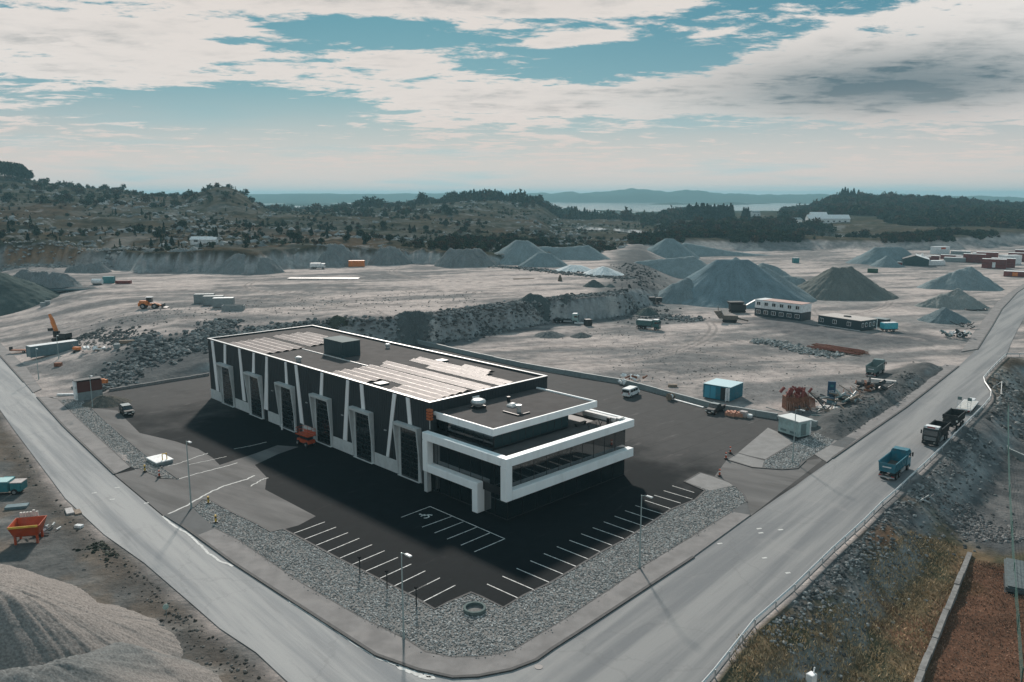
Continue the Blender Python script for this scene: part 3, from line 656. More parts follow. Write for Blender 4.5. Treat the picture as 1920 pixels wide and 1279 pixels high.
def building():
    B = thing('industrial_hall', 'long dark hall with six grey portals, white fins and a white framed glazed office', 'building', BA, BANG)
    # ---- hall walls as ribbed sheets
    gates = [5.0+12.03*k for k in range(6)]
    mb = MB(); mb.box(0, HW, 0, HL, 0, HH-.35); hall = mb.part('hall_wall', M_CLAD, B)
    rb = MB()
    for i in range(int(HL/.6)):
        y = .3+.6*i
        rb.box(-.035, .0, y, y+.28, .2, HH-.2)
    for i in range(int(HW/.6)):
        x = .3+.6*i; rb.box(x, x+.28, -.035, 0, .2, HH-.2)
    rb.part('cladding_ribs', M_CLADR, hall); 
    MB().box(.35, HW-.35, .35, HL-.35, HH-.35, HH-.30).part('roof', M_FELT, B)
    cp = MB(); w = .36
    cp.box(-.06, w, -.06, HL+.06, HH-.30, HH); cp.box(HW-w, HW+.06, -.06, HL+.06, HH-.30, HH)
    cp.box(w, HW-w, -.06, w, HH-.30, HH); cp.box(w, HW-w, HL-w, HL+.06, HH-.30, HH)
    cp2 = cp.part('parapet', M_CLAD, B)
    cc = MB(); t = .05
    cc.box(-.09, w+.02, -.09, HL+.09, HH, HH+t); cc.box(HW-w-.02, HW+.09, -.09, HL+.09, HH, HH+t)
    cc.box(w+.02, HW-w-.02, -.09, w+.02, HH, HH+t); cc.box(w+.02, HW-w-.02, HL-w-.02, HL+.09, HH, HH+t)
    cc.part('parapet_cap', M_CAP, cp2)
    # ---- portals: wedge shaped surrounds that lean out towards the top
    for k, g in enumerate(gates):
        hb, ht, hgt, po = 2.55, 2.95, 8.45, .95   # half widths, height, overhang
        y0, y1 = g-2.95, g+2.95
        p = MB(); b_ = .31
        # left and right posts (triangular cheeks), top beam
        for ya, yb in ((y0, y0+b_), (y1-b_, y1)):
            p.hexa([(-.14, ya, 0), (.0, ya, 0), (.0, yb, 0), (-.14, yb, 0), (-po, ya, hgt), (.0, ya, hgt), (.0, yb, hgt), (-po, yb, hgt)])
        zb = hgt-.46
        p.hexa([(-.14-(po-.14)*zb/hgt, y0+b_, zb), (0, y0+b_, zb), (0, y1-b_, zb), (-.14-(po-.14)*zb/hgt, y1-b_, zb), (-po, y0+b_, hgt), (0, y0+b_, hgt), (0, y1-b_, hgt), (-po, y1-b_, hgt)])
        pt = p.part('gate_portal', M_PORT, B, bev=.03)
        # door recess: inner reveal and sectional leaf with glazed panels
        rv = MB(); ii = .55
        rv.box(-.12, -.005, y0+b_+.005, y0+b_+ii, 0, zb-.005); rv.box(-.12, -.005, y1-b_-ii, y1-b_-.005, 0, zb-.005)
        rv.part('door_reveal', M_PORT, pt)
        dr = MB(); a0, a1 = y0+b_+ii+.01, y1-b_-ii-.01
        dr.box(-.06, -.005, a0, a1, 0, zb-.02)
        door = dr.part('gate_door', M_DOOR, B)
        for r in range(9):
            z0 = .3+r*.84
            pn = MB()
            for c in range(4):
                ww = (a1-a0)/4
                pn.box(-.085, -.062, a0+c*ww+.07, a0+(c+1)*ww-.07, z0, z0+.68)
            pn.part('door_panel', M_GLASS, door)
        MB().box(-.45, -.145, y0+b_, y1-b_, 0, .05).part('door_sill', M_PLINTH, B)
    # ---- white fins
    fins = [((71.46,12.6),(70.39,12.6),(70.45,2.1),(69.18,2.1)),((65.55,12.6),(64.6,12.6),(66.09,8.5),(65.13,8.5)),((59.3,12.6),(58.48,12.6),(58.69,2.2),(57.4,2.2)),((53.31,12.6),(52.57,12.6),(54.0,8.5),(52.97,8.5)),
            ((48.25,12.6),(47.49,12.6),(50.0,2.1),(48.49,2.1)),((41.25,12.6),(40.59,12.6),(41.32,8.5),(40.46,8.5)),((37.75,12.6),(36.88,12.6),(36.72,2.1),(35.54,2.1)),((29.09,12.6),(28.29,12.6),(29.72,8.5),(28.82,8.5)),
            ((21.31,12.6),(20.53,12.6),(22.97,2.1),(21.79,2.1)),((17.48,12.6),(16.61,12.6),(17.23,8.5),(16.28,8.5)),((8.74,12.6),(7.85,12.6),(10.86,2.1),(10.2,2.1)),((5.48,12.6),(4.62,12.6),(5.04,8.5),(4.18,8.5))]
    for a, b, c, d in fins:
        m = MB(); x0, x1 = -.16, -.036
        m.hexa([(x0, c[0], c[1]), (x1, c[0], c[1]), (x1, d[0], d[1]), (x0, d[0], d[1]), (x0, a[0], a[1]-.12), (x1, a[0], a[1]-.12), (x1, b[0], b[1]-.12), (x0, b[0], b[1]-.12)])
        m.part('wall_fin', M_FIN, B)
    # ---- plinth panels
    for y0, y1 in ((68.2, 73.27), (56.2, 62.0), (43.9, 48.6), (31.9, 36.0), (20.1, 26.1), (8.0, 14.05)):
        n = 2
        for i in range(n):
            ya = y0+(y1-y0)*i/n; yb = y0+(y1-y0)*(i+1)/n-.02
            MB().box(-.13, -.037, ya, yb, .0, 2.03).part('plinth_panel', M_PLINTH, B, bev=.02)
    for y in (49.2, 67.9, 1.6): MB().box(-.12, -.04, y-.35, y+.35, .0, 2.0).part('side_door', M_DOOR, B)
    for y in (69.0+.0,): pass
    # wall lamps and small fittings between the portals
    for y in (22.9, 10.9, 34.2, 46.4): MB().box(-.22, -.037, y-.28, y+.28, 6.2, 6.34).part('wall_lamp', M_STEEL, B)
    # ---- roof kit
    # east/west tented solar panels in strips along the roof
    prot = {}
    def panel(sgn, wdt, ln):
        k = (sgn, round(ln, 2))
        if k not in prot:
            m = MB(); z0, z1 = .10, .34
            za, zb = (z0, z1) if sgn > 0 else (z1, z0)
            m.hexa([(0, 0, za-.04), (wdt, 0, zb-.04), (wdt, ln, zb-.04), (0, ln, za-.04), (0, 0, za), (wdt, 0, zb), (wdt, ln, zb), (0, ln, za)])
            prot[k] = m.mesh('solar_panel', M_PANEL)
        return prot[k]
    cnt = 0; rails = MB()
    zr = HH-.30
    def array(strips):
        nonlocal cnt
        for x, ya, yb in strips:
            n = max(1, round((yb-ya)/1.72)); ln = (yb-ya)/n-.03
            for s in (0, 1):
                for i in range(n):
                    o = bpy.data.objects.new('solar_panel', panel(1 if s == 0 else -1, .80, 1.69)); link(o, B)
                    o.location = (x+s*.83, ya+i*1.72, zr); cnt += 1
            rails.box(x+.80, x+.83, ya, ya+n*1.72, zr+.30, zr+.36); rails.box(x-.03, x-.005, ya, ya+n*1.72, zr, zr+.09)
    # front field (over the office end) and rear field
    array([(1.2+1.72*i, 1.0+.25*i, (1.0+.25*i)+1.72*(6 if i < 2 else 15)) for i in range(0, 5)])
    array([(10.4, 1.2, 27.0)][:0])
    front = [(10.3, .9, 27.5), (12.0, .9, 27.7), (15.0, .9, 19.5), (16.72, .9, 26.4), (18.44, 8.2, 26.6), (20.1, 9.5, 17.0)]
    array(front)
    array([(1.2, 17.5, 27.8), (2.92, 17.5, 27.8)])
    rear = [(1.1, 50.4, 66.0), (2.82, 50.4, 66.4), (4.54, 50.4, 66.4), (6.26, 50.6, 66.6), (8.0, 50.7, 66.8), (11.2, 51.4, 66.8), (12.92, 51.7, 66.8), (14.64, 52.5, 66.6), (16.36, 55.0, 66.4), (18.1, 57.5, 66.2)]
    array(rear)
    rails.part('panel_rails', M_RAILP, B)['kind'] = 'stuff'
    # ventilation house
    vh = MB(); vh.box(9.6, 13.4, 37.4, 43.9, HH-.3, HH+2.55); vo = vh.part('ventilation_house', M_TEAL, B)
    rb = MB()
    for i in range(10): rb.box(9.56, 9.598, 37.5+.65*i, 37.8+.65*i, HH-.2, HH+2.5)
    for i in range(6): rb.box(9.7+.62*i, 10.0+.62*i, 37.36, 37.398, HH-.2, HH+2.5)
    rb.part('housing_ribs', M_TEAL, vo)
    MB().box(9.5, 13.5, 37.3, 44.0, HH+2.55, HH+2.63).part('housing_lid', mat('housing_lid', (.10, .14, .145), rough=.8, spec=.2), vo)
    MB().box(9.2, 9.55, 36.9, 37.3, HH-.3, HH+.2).part('duct', M_TEAL, vo)
    MB().box(8.55, 8.72, 27.9, 50.3, HH-.3, HH-.14).part('cable_tray', M_CAP, B)
    for (x, y, r, h) in ((2.1, 40.2, .62, .95), (21.2, 39.6, .55, .9)):
        m = MB(); m.lathe([(r*.7, 0), (r*.7, h*.6), (r, h*.6), (r, h*.85), (r*.55, h), (0, h)], 14, (x, y, HH-.3)); m.part('roof_fan', M_STEEL, B, smooth=False)
    for (x, y) in ((20.6, 22.3), (2.4, 15.2)):
        m = MB(); m.box(x-.9, x+.9, y-.9, y+.9, HH-.3, HH-.02); m.part('smoke_hatch', M_TEAL, B)
    # ---- office: lower storeys behind a white ribbon frame
    X0, X1, Y0, Y1 = -1.93, 24.78, -17.71, -.06
    ZB, ZT = 3.12, 8.85
    gx0, gy0 = -.75, -16.6   # glass planes
    core = MB(); core.box(gx0+.12, 24.2, gy0+.12, -.06, 0, 8.1); core.part('office_core', mat('office_dark', (.016, .02, .022), rough=.6), B)
    # glass panes on both faces
    def panes(face, a0, a1, z0, z1, n, pos, name='window'):
        for i in range(n):
            p = a0+(a1-a0)*i/n; q = a0+(a1-a0)*(i+1)/n
            m = MB(); f = MB(); w = .05
            if face == 'x': m.box(pos, pos+.03, p+w, q-w, z0+w, z1-w); f.box(pos-.03, pos+.05, p-.035, p+.035, z0, z1)
            else: m.box(p+w, q-w, pos, pos+.03, z0+w, z1-w); f.box(p-.035, p+.035, pos-.03, pos+.05, z0, z1)
            o = m.part(name, M_GLASS, B); f.part('window_frame', M_FRAME, o)
    panes('x', gy0, -.1, 4.2, 8.0, 7, gx0); panes('x', gy0, -.1, .1, 3.1, 7, gx0+.1)
    panes('y', gx0+.1, 24.1, 4.2, 8.0, 10, gy0); panes('y', gx0+.2, 24.1, .1, 3.1, 9, gy0+.1)
    m = MB(); m.box(gx0+.01, 24.2, gy0+.06, -.06, 3.12, 4.2); m.part('floor_band', M_FRAME, B)
    # white ribbon: one continuous band, front face and left face
    rbn = MB(); th = 1.12
    # front (y = Y0): top beam, bottom beam, corner post
    rbn.box(X0, X1, Y0, Y0+th, ZT-th, ZT)                 # top, front
    rbn.box(X0+th, X1, Y0, Y0+th, ZB, ZB+1.30)            # bottom, front
    rbn.box(X0, X0+th, Y0, Y0+th, ZB, ZT-th)              # corner post
    rbn.part('front_ribbon', M_WHITE, B, bev=.06)
    r2 = MB(); 
    r2.box(X0, X0+th, Y0+th+.003, -.5, ZT-th, ZT)         # top, left side
    r2.box(X0, X0+th, -1.62, -.5, ZB, ZT-th)              # far post
    r2.box(X0, X0+th, -12.15, -1.62, ZB, ZB+1.14)         # lower beam
    r2.box(X0, X0+th+.35, -12.15, -11.05, 0.02, ZB)           # leg standing on the yard
    r2.part('side_ribbon', M_WHITE, B, bev=.06)
    MB().box(X0+th+.003, X0+th+.9, -11.9, -.6, ZB+.95, ZB+1.1).part('canopy_slab', M_PORT, B)
    MB().box(X0+.15, X0+.9, -1.3, -.6, 0, ZB).part('grey_column', M_PORT, B)
    # terrace deck and its parapet upstand
    MB().box(X0+th, X1-.02, Y0+th+.003, -12.7, ZT-.75, ZT-.55).part('terrace_deck', M_FELT, B)
    MB().box(22.2, X1-.02, -12.7, -.06, ZT-.75, ZT-.55).part('terrace_deck', M_FELT, B)
    MB().box(X0+th, .55, -12.7, -.6, ZT-.75, ZT-.35).part('terrace_deck', M_GLASS, B)
    MB().box(X1-.55, X1, Y0+th+.003, -.3, ZT-.54, ZT).part('side_ribbon', M_WHITE, B, bev=.04)
    MB().box(X1-th, X1, Y0+th+.003, -.3, ZB, ZB+1.1).part('side_ribbon', M_WHITE, B, bev=.04)
    tb = MB(); tb.box(22.7, 23.5, -15.9, -9.2, ZT-.54, ZT+.12); t_ = tb.part('terrace_duct', M_CAP, B, bev=.05)
    MB().box(22.6, 23.9, -16.45, -15.92, ZT-.54, ZT+.3).part('terrace_box', M_STEEL, B)
    MB().box(21.0, 21.5, -15.9, -15.4, ZT-.54, ZT+.55).part('terrace_flue', M_FRAME, B)
    # ---- office: upper storey
    ux0, ux1, uy0, uz = .57, 22.15, -12.66, 11.25
    MB().box(ux0+.75, 16.3, uy0+.75, -.06, ZT-.7, uz-.9).part('upper_core', mat('office_dark', (.016, .02, .022)), B)
    def panes2():
        n = 6
        for i in range(n):
            p = uy0+.7+(-uy0-.8)*i/n; q = uy0+.7+(-uy0-.8)*(i+1)/n
            o = MB().box(ux0+.68, ux0+.72, p+.04, q-.04, ZT-.3, uz-1.0).part('window', M_GLASS, B)
            MB().box(ux0+.66, ux0+.74, p-.03, p+.03, ZT-.3, uz-.95).part('window_frame', M_FRAME, o)
        n = 10
        for i in range(n):
            p = ux0+.8+15.0*i/n; q = ux0+.8+15.0*(i+1)/n
            o = MB().box(p+.04, q-.04, uy0+.68, uy0+.72, ZT-.5, uz-1.0).part('window', mat('clear_blue_glass', (.03, .055, .06), rough=.05, spec=.8), B)
            MB().box(p-.04, p+.04, uy0+.66, uy0+.74, ZT-.5, uz-.95).part('window_frame', M_FRAME, o)
    panes2()
    rf = MB(); tt = 1.0
    rf.box(ux0, ux1, uy0, uy0+.35, uz-tt, uz); rf.box(ux0, ux0+.35, uy0+.35, -.06, uz-tt, uz); rf.box(ux1-.35, ux1, uy0+.35, -.06, uz-tt, uz)
    rf.part('roof_fascia', M_WHITE, B, bev=.05)
    MB().box(ux0+.35, ux1-.35, uy0+.35, -.06, uz-.9, uz-.22).part('upper_roof', M_FELT, B)
    zt = uz-.22
    # rooftop fittings
    m = MB(); m.lathe([(.62, 0), (.62, .25), (1.05, .3), (1.15, .55), (1.02, .85), (.7, .98), (0, 1.02)], 20, (7.1, -2.5, zt+.35)); ve = m.part('roof_ventilator', M_STEEL, B, smooth=True)
    MB().box(6.2, 8.0, -3.2, -1.8, zt, zt+.32).part('ventilator_base', M_FRAME, ve)
    m = MB(); m.box(10.6, 12.0, -6.0, -4.8, zt, zt+.25); m.hexa([(10.6, -6, zt+.25), (12, -6, zt+.25), (12, -4.8, zt+.25), (10.6, -4.8, zt+.25), (11, -5.7, zt+.5), (11.6, -5.7, zt+.5), (11.6, -5.1, zt+.5), (11, -5.1, zt+.5)]); m.part('skylight', M_CAP, B)
    MB().cyl((12.9, -2.9, zt), (12.9, -2.9, zt+.75), .28, n=10).part('vent_pipe', M_FRAME, B)
    m = MB(); m.cyl((9.6, -8.4, zt), (9.6, -8.4, zt+1.0), .32, n=12); m.cyl((9.6, -8.4, zt+1.0), (9.6, -8.4, zt+1.12), .45, n=12); m.part('flue', M_STEEL, B)
    MB().box(8.0, 8.2, -9.9, -6.7, zt, zt+.2).box(8.2, 10.4, -9.9, -9.7, zt, zt+.2).part('roof_beam', M_FRAME, B)
    MB().box(8.0, 9.3, -.28, -.10, zt+.5, zt+1.1).part('notice_board', M_WHITE, B)
    # orange bundle hoisted at the corner
    m = MB()
    for i in range(4): m.box(-.75, -.15, -.9, -.1, 10.3+.42*i, 10.3+.42*i+.3)
    m.part('orange_brackets', mat('orange_bracket', (.42, .11, .035), rough=.6), B)
    MB().cyl((-.45, -.5, 8.9), (-.45, -.5, 10.3), .09, n=8).part('downpipe', M_STEEL, B)
    MB().box(-.2, .5, -.75, -.05, 0, 10.8).part('corner_column', M_CLAD, B)
    # small terrace chairs (thin dark frames)
    return B, cnt
for m_ in (M_GLASS, M_DOOR): m_.node_tree.nodes['Principled BSDF'].inputs['IOR'].default_value = 1.75
HALL, NPAN = building()
print('panels', NPAN)
def terrace_things():
    M_TF = mat('black_terrace_frame', (.015, .014, .013), rough=.5)
    def wl(x, y, z=8.30):
        c, s = math.cos(BANG), math.sin(BANG); return (BA.x+x*c-y*s, BA.y+x*s+y*c, z)
    labs = ['black easel stand on the office terrace, leftmost of three', 'black easel stand on the office terrace, middle of three', 'black easel stand on the office terrace, nearest the flue']
    for k, (x, y) in enumerate(((17.1, -15.3), (18.0, -15.9), (19.3, -15.6))):
        t = thing('easel_stand', labs[k], 'stand', wl(x, y), BANG+k*.7, 'stands on the terrace')
        for a in (-.5, .5): MB().cyl((0, 0, .35), (a*.8, 0, 1.0), .05, n=6).part('arm', M_TF, t)
        MB().cyl((0, 0, 0), (0, 0, .4), .05, n=6).part('post', M_TF, t)
        MB().box(-.3, .3, -.3, .3, 0, .03).part('foot', M_TF, t)
    t = thing('terrace_bench', 'dark low bench on the pale terrace beside the upper glazing', 'bench', wl(18.0, -12.9), BANG)
    MB().box(-1.2, 1.2, -.25, .25, .38, .45).part('seat', M_TF, t)
    for s in (-1, 1): MB().box(s*1.0-.05, s*1.0+.05, -.22, .22, 0, .38).part('leg', M_TF, t)
terrace_things()
# ------------------------------------------------------------------ heaps, stones, plants, haze
def attr_mat(name, rough=.95, bump=.4, bscale=3, var=.2, vscale=.8, **k):
    return mat(name, (1, 1, 1), rough=rough, spec=0, attr=True, var=var, vscale=vscale, bump=bump, bscale=bscale, **k)
M_HEAP = attr_mat('crushed_stone', var=.3, vscale=5, bump=.9, bscale=7); M_STONE = attr_mat('loose_stone', bump=.2, bscale=6, var=.12)
SL = .68
def sight(u, v):
    x = (u-CX)/FPX; y = -(v-CY)/FPX; r = (x, math.cos(PITCH)+y*math.sin(PITCH), -math.sin(PITCH)+y*math.cos(PITCH))
    h = math.hypot(r[0], r[1]); return Vector((r[0]/h, r[1]/h, 0)), -r[2]/h
def heap_from(u, v, vf, z0=0.0, slope=SL):
    """apex mark (u,v), front foot mark vf: returns apex position and height"""
    d, t = sight(u, v); f = W(u, vf, z0); Df = math.hypot(f.x, f.y)
    Rr = (CAMH-z0-Df*t)/(slope+t)
    return d*(Df+Rr), Rr*slope
def heap(label, segs, col, z0=0.0, slope=SL, n=96, rough=.5, flat=.0, cat='gravel pile', group=None, streak=.1, seed=1, name='gravel_pile', side=None, follow=False):
    """segs: list of crest segments (ax,ay,ah,bx,by,bh) in world metres; one welded mesh"""
    cx = np.mean([s[0] for s in segs]+[s[3] for s in segs]); cy = np.mean([s[1] for s in segs]+[s[4] for s in segs])
    ext_ = max(max(math.hypot(s[0]-cx, s[1]-cy)+s[2]/slope, math.hypot(s[3]-cx, s[4]-cy)+s[5]/slope) for s in segs)+2
    g = np.linspace(-ext_, ext_, n); X, Y = np.meshgrid(g, g); X = X+cx; Y = Y+cy
    H = np.full(X.shape, -99.)
    for ax, ay, ah, bx, by, bh in segs:
        ex, ey = bx-ax, by-ay; L2 = ex*ex+ey*ey
        t = np.clip(((X-ax)*ex+(Y-ay)*ey)/L2, 0, 1) if L2 > 1e-6 else np.zeros(X.shape)
        d = np.hypot(X-ax-ex*t, Y-ay-ey*t)
        wob = 1+.13*(fbm(X, Y, 6+ah*.9, 3, seed)-.5)*2
        h = (ah+(bh-ah)*t)-np.maximum(np.sqrt(d*d+(.6+flat)**2)-(.6+flat)*.6, 0)*slope*wob
        if flat: h = np.minimum(h, (ah+(bh-ah)*t)-.5+.0*d)
        H = np.maximum(H, h)
    ang = np.arctan2(Y-cy, X-cx)
    H = H+(fbm(X, Y, 2.2, 4, seed+5)-.5)*rough*1.3+(fbm(ang*9, np.hypot(X-cx, Y-cy)*.05, 1, 3, seed+9)-.5)*streak*3+(fbm(ang*55, np.hypot(X-cx, Y-cy)*.12, 1, 3, seed+19)-.5)*rough*.9
    base = np.minimum(0, 0)
    G_ = height(X.ravel(), Y.ravel()).reshape(X.shape) if follow else np.full(X.shape, z0)
    Z = G_-.9+np.maximum(H+.9, -.2)
    keep = H > -1.4
    idx = -np.ones(X.shape, int); K = np.zeros(X.shape, bool)
    q = keep[:-1, :-1] & keep[1:, :-1] & keep[:-1, 1:] & keep[1:, 1:]
    K[:-1, :-1] |= q; K[1:, :-1] |= q; K[:-1, 1:] |= q; K[1:, 1:] |= q
    idx[K] = np.arange(K.sum())
    i, j = np.nonzero(q)
    F = np.stack([idx[i, j], idx[i, j+1], idx[i+1, j+1], idx[i+1, j]], 1)
    V = np.stack([X[K]-cx, Y[K]-cy, Z[K]], 1)
    nn = fbm(X, Y, 3.5, 4, seed+11); wx_ = (fbm(X, Y, 9, 3, seed+17)-.5)*.5; st = fbm((ang+wx_)*26+seed, np.hypot(X-cx, Y-cy)*.22, 1, 4, seed+13, .7)
    c = np.array(col)[None]*(.55+.9*(.4*nn[K]+.6*st[K]))[:, None]
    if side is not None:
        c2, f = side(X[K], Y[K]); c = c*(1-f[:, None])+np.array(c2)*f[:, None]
    me = npmesh(name, V, F, M_HEAP, c, None, True)
    o = link(bpy.data.objects.new(name, me)); o.location = (cx, cy, 0)
    return tag(o, label, cat, group)
def hp(label, ap, vf, z0, col, ridge=None, **k):
    """heap by survey marks; ridge: list of further crest marks (u, v) at the same depth or (u, v, vf)"""
    p, h = heap_from(ap[0], ap[1], vf, z0, k.get('slope', SL)); segs = []
    cur = (p.x, p.y, h)
    if not ridge: segs.append((*cur, *cur))
    for r_ in ridge or []:
        if len(r_) == 3: p2, h2 = heap_from(r_[0], r_[1], r_[2], z0, k.get('slope', SL))
        else:
            d_, t_ = sight(r_[0], r_[1]); p2 = d_*(cur[1]/d_.y); h2 = CAMH-z0-p2.length*t_
            h2 = max(h2, .4)
        nx = (p2.x, p2.y, h2); segs.append((*cur, *nx)); cur = nx
    return heap(label, segs, col, z0, **k)
GR = (.215, .255, .262); GR2 = (.19, .235, .245); TAN = (.33, .305, .285)
hp('largest grey gravel heap, behind the stacked white cabins', (1345, 486), 577, 0, (.17, .225, .245), [(1402, 486)], n=130, seed=3, rough=.35)
hp('broad grey gravel heap joined to the left of the largest heap', (1195, 489), 522, 0, GR, [(1300, 480)], seed=4)
hp('tall pointed grey gravel heap with blunt top behind the left heaps', (1248, 447), 487, 0, GR2, [(1262, 447)], seed=5)
hp('small pointed gravel heap tucked behind the largest heap', (1380, 482), 506, 0, GR, seed=6)
hp('long straight gravel ramp falling rightward behind the heaps', (1285, 454), 482, 0, GR, [(1370, 470), (1450, 492)], seed=7, flat=1.0)
hp('dark rounded soil heap beside the dirt road', (1562, 501), 563, 0, (.15, .16, .150), [(1596, 500)], n=110, seed=8, rough=.8)
hp('pale grey gravel heap between the largest heap and the dark soil heap', (1455, 499), 545, 0, GR, [(1430, 492)], seed=9)
hp('wide flat topped grey gravel heap by the dark shed', (1642, 463), 497, 0, GR2, [(1690, 463)], seed=10)
hp('low grey gravel lobe in front of the flat topped heap', (1664, 479), 502, 0, GR2, seed=11)
hp('pointed gravel heap below the red container yard', (1818, 499), 546, 0, GR, [(1790, 508), (1748, 524)], seed=12, rough=.9)
hp('pale lumpy gravel heap halfway down the right road', (1798, 541), 581, 0, (.23, .245, .235), [(1765, 552), (1730, 566)], seed=13, rough=.9)
hp('small dark gravel cone nearest the right road', (1771, 575), 608, 0, (.16, .20, .21), [(1790, 585)], seed=14)
hp('flat topped pale grey heap at the end of the quarry face', (968, 450), 497, 7, GR, [(988, 450)], seed=15)
hp('low grey heap in front of the flat topped pale heap', (1010, 473), 502, 7, GR2, [(1030, 474)], seed=16)
hp('long grey ridge of gravel ending in a peak', (1000, 461), 488, 7, GR, [(1060, 463), (1102, 459)], seed=17)
hp('left one of the two white stone dust heaps', (1070, 496), 511, 7, (.60, .64, .645), [(1088, 497)], seed=18, rough=.3, slope=.42, cat='stone dust pile')
hp('right one of the two white stone dust heaps', (1130, 499), 518, 7, (.60, .64, .645), [(1140, 502)], seed=19, rough=.3, slope=.42, cat='stone dust pile')
hp('small dark mound out on the upper quarry floor', (1114, 525), 540, 7, (.10, .12, .12), seed=20, rough=.6, follow=True)
hp('tiny dark mound right of the small dark mound', (1144, 532), 539, 7, (.10, .12, .12), seed=21, n=40)
hp('dark soil mound on the bench rim behind the hall roof', (632, 590), 603, 7, (.075, .085, .07), [(655, 600)], seed=22, rough=.9, follow=True)
hp('tallest rubble mound on the bench rim above the hall', (775, 574), 600, 7, (.115, .13, .13), seed=23, rough=1.4, follow=True)
hp('wide dark mound on the bench rim right of the hall', (995, 551), 568, 7, (.085, .105, .105), [(1015, 554)], seed=24, rough=.9, follow=True)
hp('low dark mound at the right end of the bench rim', (1060, 553), 562, 7, (.10, .115, .115), seed=25, rough=.9, follow=True)
hp('small green grey mound at the foot of the bench', (1215, 575), 592, 0, (.085, .105, .10), seed=26, rough=.8, follow=True, n=50)
hp('low dark spoil mound near the middle of the lower yard', (1090, 624), 634, 0, (.12, .13, .13), seed=27, rough=.5, slope=.4, n=50)
hp('low spoil mound left of the parked dumper', (1030, 620), 634, 0, (.12, .13, .13), seed=28, rough=.5, slope=.35, n=50)
hp('big dark green mound at the left edge of the quarry floor', (-30, 495), 588, 2, (.085, .105, .10), [(-60, 490)], seed=29, rough=.7, follow=True)
hp('earth mound with a rounded top beside the red shed', (190, 741), 764, 0, (.125, .118, .105), [(208, 741)], seed=30, rough=.3, slope=.55, n=60, cat='earth mound', name='earth_mound')
hp('right shoulder of pale gravel leaning on the largest heap', (1428, 497), 571, 0, GR, [(1450, 508)], seed=41, rough=.5)
hp('low left spur of gravel running from the largest heap', (1288, 520), 573, 0, (.18, .22, .23), [(1262, 532)], seed=42, rough=.6)
hp('long low gravel bank linking the heaps behind the black cabin', (1500, 520), 545, 0, GR, [(1470, 516)], seed=43, rough=.8)
RK = (.20, .215, .215)
for k, (u, v, vf, rd, l) in enumerate(((322, 466, 510, [(385, 468)], 'rounded rock knoll at the left end of the quarry face'), (440, 476, 514, [(500, 482)], 'pale spoil apron below the quarry face, left of the white truck'), (640, 457, 500, [(585, 460)], 'highest rock bluff of the quarry face above the orange container'), (716, 462, 498, [(745, 466)], 'rock bluff right of the highest bluff'), (845, 466, 501, [(900, 466)], 'long rock bluff near the pale spill'), (185, 492, 512, [(130, 500)], 'low rock hump beside the access track'), (120, 512, 541, [(40, 505)], 'long grey bank above the stack of steel beams'))):
    hp(l, (u, v), vf, 7, RK, rd, seed=50+k, rough=1.7, slope=1.0, streak=.04, n=120, cat='rock bluff', name='rock_bluff')
# foreground stockpiles
def sunlit_tan_side(X, Y):  # sunlit right flank put into the heap colour as paler tan
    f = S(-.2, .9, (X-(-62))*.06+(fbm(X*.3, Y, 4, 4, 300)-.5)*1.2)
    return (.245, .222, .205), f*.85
def zproj(u, v, dist):
    """point at ground distance dist along the sight through mark (u,v)"""
    x = (u-CX)/FPX; y = -(v-CY)/FPX
    r = Vector((x, math.cos(PITCH)+y*math.sin(PITCH), -math.sin(PITCH)+y*math.cos(PITCH)))
    t = dist/math.hypot(r.x, r.y); return (r.x*t, r.y*t, CAMH+r.z*t)
a1 = zproj(-30, 1075, 78); a2 = zproj(-160, 1015, 84)
b1 = zproj(105, 1222, 60); b2 = zproj(215, 1190, 67); b3 = zproj(20, 1240, 58); b4 = zproj(-160, 1260, 57)
heap('huge sandy stockpile in the bottom left corner, its right flank coloured as sunlit', [(*a2, *a1), (a1[0], a1[1], a1[2], *zproj(0, 1098, 74))], (.15, .155, .152), -.6, n=300, rough=.30, slope=.74, seed=31, streak=.12, side=sunlit_tan_side)
heap('nearer sandy stockpile with a sharp crest at the bottom left', [(*b4, *b3), (*b3, *b1), (*b1, *b2)], (.15, .155, .152), -.6, n=280, rough=.30, slope=.80, seed=33, streak=.12, side=lambda X, Y: ((.245, .222, .205), .85*S(-31, -26, X+(fbm(X*.3, Y, 4, 4, 301)-.5)*6)))  # right flank painted sunlit tan here too
